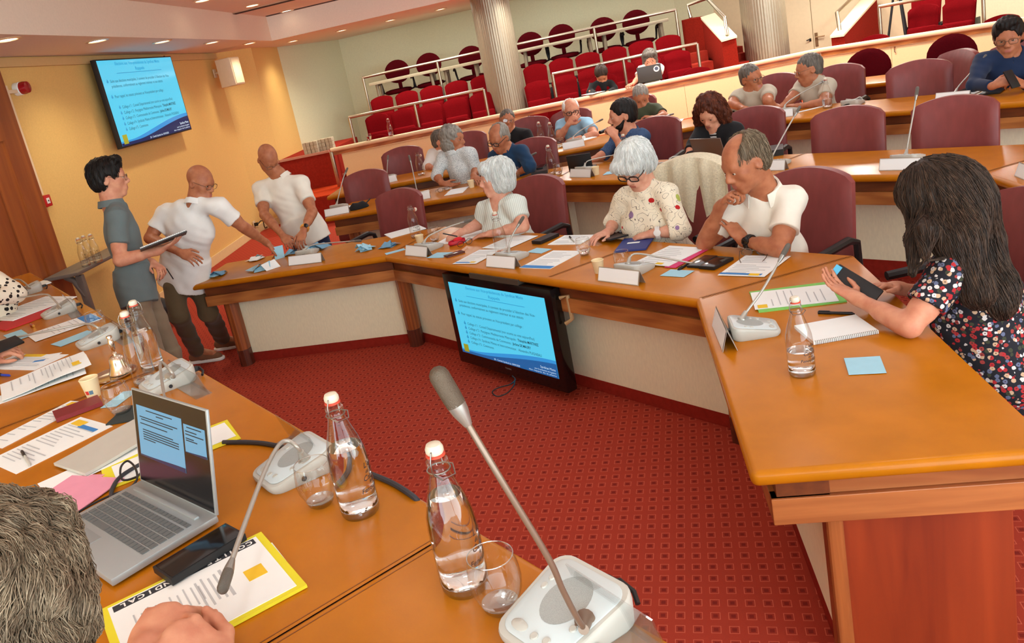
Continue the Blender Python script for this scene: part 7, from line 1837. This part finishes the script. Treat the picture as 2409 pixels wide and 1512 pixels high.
pz = sheet('pencil_case', 'black zipped case behind the man in white polo', 'case', [c2_px(1720, 380), c2_px(1725, 335), c2_px(1868, 328)], Z2, M_BLACK, th=.045)
ph_ = at(1630, 358, 6.26); t = thing('mobile_phone', 'mobile phone held by the curly haired woman', 'phone', ph_, .3); MB().box((0, 0, 0), (.14, .075, .011), Matrix.Rotation(-.5, 3, 'X')).build('body', M_BLACK, t, bevel=.003)
ph_ = at(2380, 186, 5.84); t = thing('mobile_phone', 'mobile phone in both hands of the man in the navy suit', 'phone', ph_, .2); MB().box((0, 0, 0), (.075, .012, .14), Matrix.Rotation(-.5, 3, 'X')).build('body', M_BLACK, t, bevel=.003)
# third ring papers
for lb, q in (('white papers before the man in sky blue', [(1368, 333), (1405, 322), (1400, 318)]), ('small white card at the end of the third ring desk', [(1588, 289), (1594, 282), (1606, 283)]), ('white papers before the right beige polo man', [(1868, 266), (1935, 250), (1958, 246)]), ('white papers beside the man in the navy suit', [(2236, 229), (2262, 218), (2310, 214)])):
    sheet('paper_sheet', lb, 'paper', q, Z3, M_PAPER, th=.004)
sheet('paper_sheet', 'cream papers left of the man in sky blue', 'paper', [(1298, 352), (1312, 345), (1326, 343)], Z3, M_CUP, th=.003)
sheet('tablet', 'black tablet under the arm of the man in the navy suit', 'tablet', [(2302, 225), (2320, 213), (2372, 206)], Z3, M_BLACK, th=.01)
# gallery laptop resting on the handrail
g0 = on_off(1530, 188, .14); gl = thing('laptop', 'dark laptop with a round white sticker on the barrier top', 'laptop', (g0[0], g0[1], 1.025), math.atan2(dX[1], dX[0]), 'open laptops')
MB().box((0, .14, .008), (.34, .24, .016)).build('base', M_BLACK, gl, bevel=.003); MB().box((0, .0, .12), (.34, .01, .22)).build('lid', mat('dark_grey_lid', rgb(64, 58, 54), .4), gl, bevel=.003)
MB().lathe([(0, 0), (.042, 0)], 24, (.105, -.0058, .165), Matrix.Rotation(PI/2, 3, 'X')).build('sticker', M_WHITE, gl); MB().lathe([(0, 0), (.026, 0)], 20, (.105, -.0064, .168), Matrix.Rotation(PI/2, 3, 'X')).build('sticker_mark', mat('slate_print', rgb(80, 90, 110), .7), gl)
s0 = on_off(1405, 222, .05); sheet('paper_sheet', 'white paper on the handrail before the person in black', 'paper', [(1392, 222), (1424, 214), (1420, 211)], 1.03, M_PAPER)
tq = on_off(1632, 163, .1)
# cardigan over the chair of the second white haired woman
ch = chairs[2]; M_LACE = mat('cream_lace_knit', rgb(228, 218, 190), .95, spec=.1, noise=.14, nscale=90, bump=1.0, bscale=120)
cg = MB(); n, m_ = 26, 26; vs = []; rs = np.random.RandomState(4)
for j in range(m_+1):
    for i in range(n+1):
        u = i/n*2-1; v = j/m_      # v: 0 = hem on the front side, 1 = hem behind
        L_ = .95*(v-.30)
        top = 1.03 - .06*u*u; yb = .30
        fold = .012*math.sin(9*u+3*v)+.010*math.sin(17*u-5*v)
        if L_ < -.05: y = yb-.075+fold; z = top - (-.05-L_)*(1.25+.5*math.sin(4*u+1))
        elif L_ < .05: a = (L_+.05)/.1*PI; y = yb-.07*math.cos(a); z = top+.035*math.sin(a)
        else: y = yb+.075+fold; z = top - (L_-.05)*(.85+.2*math.sin(3*u))
        w = .275 + .03*max(0, abs(L_)-.1) + .01*math.sin(12*v)
        vs.append((u*w, y - .045*u*u, z))
fs = [(j*(n+1)+i, j*(n+1)+i+1, (j+1)*(n+1)+i+1, (j+1)*(n+1)+i) for j in range(m_) for i in range(n)]
cg.add(vs, fs); N0 = len(cg.v); cg.add([(x*1.008, y+.006*(1 if y > .3 else -1), z+.004) for x, y, z in vs], [f[::-1] for f in fs])
for i in range(n): cg.f += [(i, i+1, N0+i+1, N0+i), (m_*(n+1)+i, m_*(n+1)+i+1, N0+m_*(n+1)+i+1, N0+m_*(n+1)+i)]; cg.mi += [0, 0]
for j in range(m_): cg.f += [(j*(n+1), (j+1)*(n+1), N0+(j+1)*(n+1), N0+j*(n+1)), (j*(n+1)+n, (j+1)*(n+1)+n, N0+(j+1)*(n+1)+n, N0+j*(n+1)+n)]; cg.mi += [0, 0]
co = cg.build('cardigan', M_LACE, None, loc=ch.location, rz=ch.rotation_euler.z); tag(co, 'cream lace cardigan draped over the chair behind the second white haired woman', 'cardigan')
# notebook held by the man in grey green
n0 = at(385, 568, 5.22); nd_ = at(437, 543, 5.30)-at(330, 585, 5.20)
M = frame(n0, nd_, (.0, .22, .95)); R3 = M.to_3x3(); t = thing('spiral_notebook', 'open spiral notebook in the hands of the man in grey green', 'notebook', n0)
Ln_ = float(np.linalg.norm(nd_)); MB().box(R3 @ Vector((0, .0, .0)), (Ln_, .20, .008), R3).build('cover', M_BLACK, t, smooth=False)
MB().box(R3 @ Vector((0, 0, .008)), (Ln_*.98, .195, .008), R3).build('pages', M_PAPER, t, smooth=False)
sp = MB()
for i in range(24):
    x = Ln_*(-.47+.94*i/23); sp.tube([R3 @ Vector((x, -.10+.006*math.cos(a), .004+.010*math.sin(a))) for a in [2*PI*k/8 for k in range(8)]], .001, 5, closed=True)
sp.build('wire_binding', M_WIRE, t)['kind'] = 'stuff'
pa, pb_ = at(392, 632, 5.40), at(405, 652, 5.36); t = thing('pen', 'dark pen in the lower hand of the man in grey green', 'pen', pa); MB().tube([(0, 0, 0), tuple((pb_-pa)*1.2)], .004, 8).build('barrel', M_BLACK, t)
pa, pb_ = at(1042, 549, 5.55), at(1076, 556, 5.53); t = thing('pen', 'black pen in the hand of the first white haired woman', 'pen', pa); MB().tube([(0, 0, 0), tuple((pb_-pa))], .0045, 8).build('barrel', M_BLACK, t)
# ------------------------------------------------------------------ screens and wall fixtures
M_SCR = mat('lit_screen_cyan', rgb(20, 60, 80), .12, emit=rgb(84, 206, 240), estr=.95); M_SCRD = mat('lit_screen_blue', rgb(10, 30, 60), .12, emit=rgb(26, 104, 172), estr=.8); M_SCRN = mat('lit_screen_navy', rgb(6, 14, 40), .12, emit=rgb(14, 32, 92), estr=.8)
M_SCRM = mat('lit_screen_midblue', rgb(10, 50, 80), .12, emit=rgb(50, 150, 222), estr=.9); M_TXT = mat('screen_text', rgb(20, 52, 72), .4, emit=rgb(30, 84, 110), estr=.5); M_TXTB = mat('screen_text_bold', rgb(8, 22, 36), .4); M_TITLE = mat('screen_title', rgb(20, 80, 120), .4, emit=rgb(50, 160, 206), estr=.85); M_TXTW = mat('screen_text_white', rgb(200, 220, 230), .4, emit=rgb(180, 214, 232), estr=.8)
M_SLOGO = mat('screen_logo', rgb(120, 120, 10), .4, emit=rgb(150, 150, 40), estr=.8)
def tv(label, TL, TR, BR, BL, navy, bezel, thick=.06, margins=(.02, .02, .02, .02), back=None):
    TL, TR, BR, BL = [np.array(q, float) for q in (TL, TR, BR, BL)]
    c = (TL+TR+BR+BL)/4; x = unit((TR-TL)+(BR-BL)); u = unit((TL-BL)+(TR-BR)); u = unit(u-x*(u@x)); n = np.cross(x, u)      # n toward the viewer
    if n @ (CAM-c) < 0: n = -n
    Wt = (np.linalg.norm(TR-TL)+np.linalg.norm(BR-BL))/2; Ht = (np.linalg.norm(TL-BL)+np.linalg.norm(TR-BR))/2
    t = thing('television', label, 'television', c, 0)
    R = Matrix(((x[0], u[0], n[0]), (x[1], u[1], n[1]), (x[2], u[2], n[2])))
    P = lambda a, b, o=0.0: R @ Vector((a*Wt, b*Ht, o))
    MB().box(R @ Vector((0, 0, -thick/2)), (Wt, Ht, thick), R).build('housing', bezel, t, bevel=.008 if thick > .05 else .004)
    l, r, tp, bt = margins
    x0, x1, y0, y1 = -.5+l, .5-r, -.5+bt, .5-tp
    sc = MB().add([P(x0, y0, .0012), P(x1, y0, .0012), P(x1, y1, .0012), P(x0, y1, .0012)], [(0, 1, 2, 3)]).build('screen', M_SCR, t, smooth=False)
    SX = lambda a: x0+(x1-x0)*a; SY = lambda b: y0+(y1-y0)*b; sw, sh = (x1-x0)*Wt, (y1-y0)*Ht
    nn = 24; 
    for off, mm, f in ((.0018, M_SCRM, lambda q: .055+.02*q+.15*max(0, math.sin((q-.15)*1.9))**1.4), (.0024, navy, lambda q: .035+.01*q+.14*max(0, math.sin((q-.22)*1.85))**1.5)):
        vs = []
        for i in range(nn+1): q = i/nn; vs += [P(SX(q), SY(0), off), P(SX(q), SY(min(.24, f(q))), off)]
        MB().add(vs, [(2*i, 2*i+2, 2*i+3, 2*i+1) for i in range(nn)]).build('slide_wave', mm, sc, smooth=False)
    MB().add([P(SX(.03), SY(.02), .003), P(SX(.085), SY(.02), .003), P(SX(.085), SY(.13), .003), P(SX(.03), SY(.13), .003)], [(0, 1, 2, 3)]).build('slide_logo', M_SLOGO, sc, smooth=False)
    fit = {}
    def tx(body, a, b, size, m, align='LEFT', wmax=None, bold=0.0):
        M4 = Matrix.Translation(P(SX(a), SY(b), .0034)) @ R.to_4x4()
        o = textmesh('slide_text', body, size*sh, Matrix.Identity(4), m, None, align, bold=bold*sh)
        if wmax:
            xs_ = [v.co.x for v in o.data.vertices]; w = max(xs_)-min(xs_); k = wmax*sw/w
            o.data.transform(Matrix.Diagonal((k, 1, 1, 1)))
        o.data.transform(M4); o.parent = sc; return o
    tx("Elections aux Vice-pr\u00e9sidences du Syndicat Mixte", .5, .955, .055, M_TITLE, 'CENTER', .60, .001)
    tx("Rappels", .5, .885, .055, M_TITLE, 'CENTER', .12, .001)
    MB().add([P(SX(.19), SY(.838), .0034), P(SX(.80), SY(.838), .0034), P(SX(.80), SY(.846), .0034), P(SX(.19), SY(.846), .0034)], [(0, 1, 2, 3)]).build('title_rule', M_TITLE, sc, smooth=False)
    tx("Suite aux \u00e9lections municipales, il convient de proc\u00e9der \u00e0 l'\u00e9lection des Vice-", .085, .755, .050, M_TXT, wmax=.80)
    tx("pr\u00e9sidences, conform\u00e9ment au r\u00e8glement int\u00e9rieur et aux statuts", .085, .695, .050, M_TXT, wmax=.68)
    tx("Pour rappel, les statuts pr\u00e9voient un Vice-pr\u00e9sident par coll\u00e8ge :", .085, .575, .050, M_TXT, wmax=.66)
    for k, (a, b_, w1, w2) in enumerate((("Coll\u00e8ge n\u00b01 : Conseil D\u00e9partemental (non soumis au vote aujourd'hui)", '', .70, 0), ("Coll\u00e8ge n\u00b02 : Perpignan M\u00e9diterran\u00e9e M\u00e9tropole : ", "Th\u00e9ophile MARTINEZ", .52, .20), ("Coll\u00e8ge n\u00b03 : Communaut\u00e9s de Communes : ", "J\u00e9r\u00f4me DE MAURY", .46, .18), ("Coll\u00e8ge n\u00b04 : Syndicats Mixtes et Intercommunaux :  Alexandre PUIGNEAU", '', .74, 0), ("Coll\u00e8ge n\u00b05 : Communes", '', .25, 0))):
        y = .445-.066*k; tx(a, .135, y, .050, M_TXT, wmax=w1)
        if b_: tx(b_, .135+w1+.01, y, .050, M_TXTB, wmax=w2, bold=.0007)
    bl = MB()
    for a, b in ((.055, .755), (.055, .575)) + tuple((.105, .445-.066*k) for k in range(5)):
        q = [P(SX(a)+.011*math.cos(w)*(1 if math.sin(w) < .3 else .5), SY(b)+.016*math.sin(w)*(1.0 if math.sin(w) < 0 else 1.7), .0034) for w in [2*PI*i/12 for i in range(12)]]; bl.add(q, [tuple(range(12))])
    bl.build('bullet_drops', M_TITLE, sc, smooth=False)['kind'] = 'stuff'
    tx("20 - Comit\u00e9 Syndical du 10/09/2020", .5, .022, .034, M_TXTW, 'CENTER', .27); tx("Syndicat Mixte", .985, .10, .045, M_TXTW, 'RIGHT', .14); tx("pour la protection et la gestion", .985, .060, .030, M_TXTW, 'RIGHT', .20); tx("des nappes de la plaine", .985, .028, .026, M_TXTW, 'RIGHT', .26)
    return t, R, Wt, Ht
def onl(u, v, off): 
    r = ray(u, v); n = np.array([wdir[1], -wdir[0]]); p0 = np.array([-4.44 + .148*8, 8.0]); t = (n @ p0 + off)/(n @ r[:2]); return CAM + r*t
TLw, TRw, BRw, BLw = onl(219, 143, .14), onl(402, 130, .14), onl(451, 306, .14), onl(289, 347, .14)
t, R, Wt, Ht = tv('wide wall television on the yellow wall showing a blue slide', TLw, TRw, BRw, BLw, M_SCRN, M_BLACK, thick=.05, margins=(.014, .010, .014, .018))
c = Vector(t.location)
MB().box(R @ Vector((0, .1, -.09)), (.5, .4, .09), R).build('wall_bracket', M_BLACK, t, smooth=False)
MB().tube([R @ Vector((Wt*.42, Ht*.5+.0, -.02)), R @ Vector((Wt*.5+.02, Ht*.44, -.03)), R @ Vector((Wt*.5+.03, Ht*.34, -.03)), R @ Vector((Wt*.5+.0, Ht*.28, -.04))], .012, 8).build('cable', M_BLACK, t)
# television hanging under the front desk
d1 = unit(np.array([*(V2(R1[2])-V2(R1[1])), 0])); n1 = np.array([d1[1], -d1[0]])
def onB(u, v, off=.0): r = ray(u, v); t_ = (n1 @ V2(R1[1]) + off)/(n1 @ r[:2]); return CAM + r*t_
off = .012
q = [onB(1033, 641, off), onB(1291, 683, off), onB(1340, 926, off), onB(1089, 851, off)]
t, R, Wt, Ht = tv('black framed television hanging under the front desk showing the slide', *q, M_SCRD, M_BLACKG, thick=.07, margins=(.055, .055, .085, .13))
MB().box(R @ Vector((0, 0, -.10)), (Wt*.7, Ht*.6, .07), R).build('rear_housing', M_BLACK, t, bevel=.02)
MB().box(R @ Vector((0.02, Ht*.5+.012, -.03)), (Wt*.45, .03, .06), R).build('hanging_bracket', mat('dark_bracket', rgb(70, 62, 52), .5), t, smooth=False)
MB().tube([R @ Vector((Wt*.5+.01, Ht*.40, -.05)), R @ Vector((Wt*.5+.05, Ht*.42, -.07)), R @ Vector((Wt*.5+.055, Ht*.20, -.07)), R @ Vector((Wt*.5+.02, Ht*.16, -.05))], .012, 8).build('side_handle', mat('beige_handle', rgb(180, 148, 104), .5), t)
textmesh('maker_name', 'TOSHIBA', .014, Matrix.Translation(R @ Vector((0.0, -Ht*.42, .0012))) @ R.to_4x4(), mat('silver_print', rgb(150, 150, 150), .4), t, align='CENTER')
cc = Vector(t.location)
ln_ = MB().tube([Vector(at(*p_)) - Vector(at(1210, 885, 4.35)) for p_ in smooth_px([(1205, 884, 4.36), (1212, 893, 4.33), (1200, 904, 4.25), (1172, 912, 4.22), (1158, 922, 4.2), (1170, 932, 4.2), (1192, 925, 4.2), (1208, 908, 4.25), (1211, 894, 4.32)])], .0035, 8).build('loose_cable', M_BLACK, None, loc=at(1210, 885, 4.35))
tag(ln_, 'black cable loop dangling below the hanging television', 'cable')
# loudspeaker
s0 = onl(540, 170, .26); t = thing('loudspeaker', 'white wall loudspeaker beside the television', 'loudspeaker', s0, math.atan2(wdir[1], wdir[0]) - .15)
out = [(-.14, -.13), (.14, -.13), (.16, -.06), (.13, .12), (-.13, .12), (-.16, -.06)]
a, b = at(540, 137, float((s0-CAM) @ FWD)), at(545, 203, float((s0-CAM) @ FWD)); hh = (a[2]-b[2])/2
MB().prism(out, -hh, hh).build('cabinet', M_BEIGE, t, bevel=.012, seg=3)
MB().box((0, -.132, 0), (.25, .012, hh*1.8)).build('grille', mat('cream_grille', rgb(236, 216, 182), .7, noise=.06, nscale=300), t, bevel=.004)
MB().tube([(0, .12, .03), (0, .24, .03)], .018, 8).box((0, .235, .03), (.06, .02, .12)).build('bracket', M_BEIGE, t)
# alarm siren, call point
s0 = onl(45, 209, .03); t = thing('alarm_siren', 'round red alarm siren high on the yellow wall', 'siren', s0, math.atan2(wn[1], wn[0]))
RY = Matrix.Rotation(PI/2, 3, 'Y')
MB().lathe([(0, -.03), (.058, -.03), (.058, .02), (.05, .03)], 28, (0, 0, 0), RY).build('back_box', M_WHITE, t); MB().lathe([(.054, .025), (.056, .05), (.050, .085), (.02, .095), (0, .096)], 28, (0, 0, 0), RY).build('red_dome', mat('red_lens', rgb(150, 16, 24), .25, spec=.6), t)
MB().box((0, -.12, -.02), (.03, .18, .03)).build('cable_duct', M_BEIGE, t)
s0 = onl(103, 474, .0); t = thing('call_point', 'small red fire call point box on the yellow wall', 'alarm box', s0, math.atan2(wn[1], wn[0]))
MB().box((.02, 0, 0), (.05, .105, .105)).build('box', mat('red_plastic', rgb(190, 26, 30), .4), t, bevel=.008); MB().box((.046, 0, .0), (.004, .045, .05)).build('window', M_WHITE, t, bevel=.001); MB().ell((.049, 0, 0), (.003, .008, .008), 6).build('mark', M_BLACK, t)
# outlet with cable
s0 = onl(597, 527, .0); r_ = ray(597, 527)
def on_ret(u, v, off=.0):
    p0, p1 = WB, c2_; d = (p1-p0)/np.linalg.norm(p1-p0); n = np.array([d[1], -d[0]]); r = ray(u, v); t_ = (n @ p0 + off)/(n @ r[:2]); return CAM + r*t_
s0 = onl(597, 527, .005); t = thing('wall_socket', 'wall socket with a black plug low on the yellow wall', 'socket', s0, math.atan2(wn[1], wn[0]))
MB().box((.006, 0, 0), (.014, .09, .09)).build('plate', M_BEIGE, t, bevel=.003); MB().box((.035, 0, -.01), (.05, .05, .05)).tube([(.06, 0, -.01), (.10, .06, .02), (.10, .16, .0), (.08, .2, -.09), (.05, .3, -.14), (.05, .6, -.145)], .008, 8).build('plug', M_BLACK, t)
# downlights in the soffit
M_LAMP = mat('lit_lamp', rgb(255, 240, 214), .4, emit=rgb(255, 240, 212), estr=6.0); M_RINGD = mat('downlight_ring', rgb(230, 196, 160), .3, metal=.3)
dl0 = None; dn = ['leftmost', 'second', 'third', 'fourth', 'fifth', 'sixth', 'seventh', 'eighth', 'ninth']
def downlight(loc, label):
    global dl0
    if dl0 is None:
        dl0 = thing('downlight', label, 'ceiling light', loc, 0, 'recessed downlights')
        MB().lathe([(.078, .0), (.105, .0), (.107, -.006), (.080, -.010), (.078, 0)], 28).build('ring', M_RINGD, dl0); MB().lathe([(0, -.003), (.078, -.003)], 28).build('lamp_face', M_LAMP, dl0)
    else: dup(dl0, loc, 0, label)
for i, q in enumerate(((15, 92), (228, 95), (381, 97), (498, 99), (587, 101), (689, 96), (803, 71), (918, 47), (1036, 21))):
    p = un(*q, 2.75); downlight((p[0], p[1], 2.749), dn[i] + ' recessed downlight from the left in the lowered soffit')
    spot('soffit_lamp', (p[0], p[1], 2.72), 42 if i < 5 else 42, (1.0, .88, .66) if i < 6 else (1, .93, .76), 140, .07)
for q, lb in (((593, 12), 'recessed downlight left of the slotted grille on the high ceiling'), ((675, 25), 'recessed downlight right of the slotted grille on the high ceiling'), ((476, 0), 'recessed downlight cut by the top edge of the photo')):
    p = un(*q, 3.1); downlight((p[0], p[1], 3.099), lb)
# grey side table with bottles, black bag underneath
M_GREYT = mat('grey_side_table', rgb(112, 104, 96), .5, noise=.04)
ZS = .85
a, b = un(182, 640, ZS), un(248, 622, ZS)
ta_ = np.array(a[:2]); sd = wdir; sn = wn
stab = thing('side_table', 'grey side table by the yellow wall behind the man in grey green', 'table', (ta_[0], ta_[1], 0), math.atan2(sd[1], sd[0]))
# local x along the wall, local -y into the room
MB().box((.55, .15, ZS-.015), (1.14, .32, .03)).build('tabletop', M_GREYT, stab, bevel=.004)
for x in (.06, 1.05): MB().box((x, .03, .62), (.05, .06, .38)).box((x, .03, .22), (.065, .075, .44)).tube([(x, .03, .62), (x, .09, .77), (x, .16, .82)], .03, 8).build('leg', M_GREYT, stab, bevel=.004)
for lb, u, v in (('swing top bottle at the left end of the grey side table', 204, 626), ('second swing top bottle on the grey side table', 216, 620), ('swing top bottle on the grey side table, behind the man in grey green', 232, 616), ('swing top bottle on the side table between the two standing men', 326, 586)):
    o = bottle(lb, u, v, ZS, text='near', yaw=.7, group='bottles on the side table')
p = un(285, 742, .25); bag = thing('bag', 'black bag under the grey side table', 'bag', (p[0]+.22, p[1]+.1, 0.001), .6)
mb = MB().ell((0, 0, .17), (.24, .15, .17), 12); mb.v = [(x, y, max(0, z)+.01*math.sin(40*x+9*y)) for x, y, z in mb.v]; mb.build('bag_body', mat('black_nylon', rgb(20, 20, 22), .5, bump=.5, bscale=30), bag)
mb = MB().tube([(-.12, 0, .30), (-.08, .02, .38), (.06, .02, .38), (.1, 0, .30)], .012, 8).build('handle', M_BLACK, bag)
# ------------------------------------------------------------------ people cut by the left edge of the photo
fpC = at(6, 1470, .93)
root = person('person with curly ash grey hair seen from behind at the bottom left, hands clasped', ('xyz', *fpC), (150, 38, 0), ('xyz', *(fpC+np.array([-.22, -.16, -.27]))), ('xyz', *(fpC+np.array([.10, -.22, -.27]))),
    (('xyz', *un(180, 1700, 1.12)), ('xyz', *un(330, 1560, 1.125)), ('xyz', *un(372, 1480, 1.135)), dict(n=(0, -.5, 1), curl=55, side=1, sc=1.05)), (('xyz', *un(640, 1800, 1.12)), ('xyz', *un(520, 1590, 1.10)), ('xyz', *un(392, 1462, 1.16)), dict(n=(.35, -.2, .8), curl=46, spread=.08, side=1, sc=1.08)),
    hs=1.03, skin='fair', hair='wavy', hcol='ash', shirt=cloth('grey_jersey', rgb(110, 108, 104)), sleeve='long', seed=83, res=.0042, locks=12000, lock_len=.12, hairwob=.010, lock_curl=.35, lock_rad=.00055, zseat=.34+.5)
lpC = at(-120, 560, 4.35)
person('person in a leopard print blouse at the left edge, mostly out of frame', ('xyz', *lpC), (60, 20, 0), ('xyz', *(lpC+np.array([-.14, .10, -.22]))), ('xyz', *(lpC+np.array([.16, -.06, -.22]))),
    None, (('xyz', *at(40, 690, 4.40)), ('xyz', *at(-40, 705, 4.2)), ('xyz', *at(-80, 705, 4.15)), dict(curl=20)), hs=1.0, fem=True, skin='fair', hair='bob', hcol='brown', shirt=LEOP, sleeve='long', seed=89, res=.010, collar=False, zseat=.84)
mC = at(-230, 700, 3.15)
person('person at the left edge of whom only a hand with a phone shows', ('xyz', *mC), (70, 25, 0), ('xyz', *(mC+np.array([-.16, .10, -.24]))), ('xyz', *(mC+np.array([.14, -.10, -.24]))),
    None, (('xyz', *un(-110, 880, 1.12)), ('xyz', *un(-30, 838, 1.12)), ('xyz', *un(18, 822, 1.125)), dict(n=(0, -.4, 1), curl=45, side=1)), hs=1.0, skin='fair', hair='short', hcol='salt', shirt=WHITE_T, seed=97, res=.009, zseat=.84)
p = un(10, 812, 1.15); t = thing('mobile_phone', 'dark phone in the hand at the left edge', 'phone', p, .9); MB().box((0, 0, 0), (.14, .07, .010), Matrix.Rotation(.4, 3, 'X')).build('body', M_BLACK, t, bevel=.003)
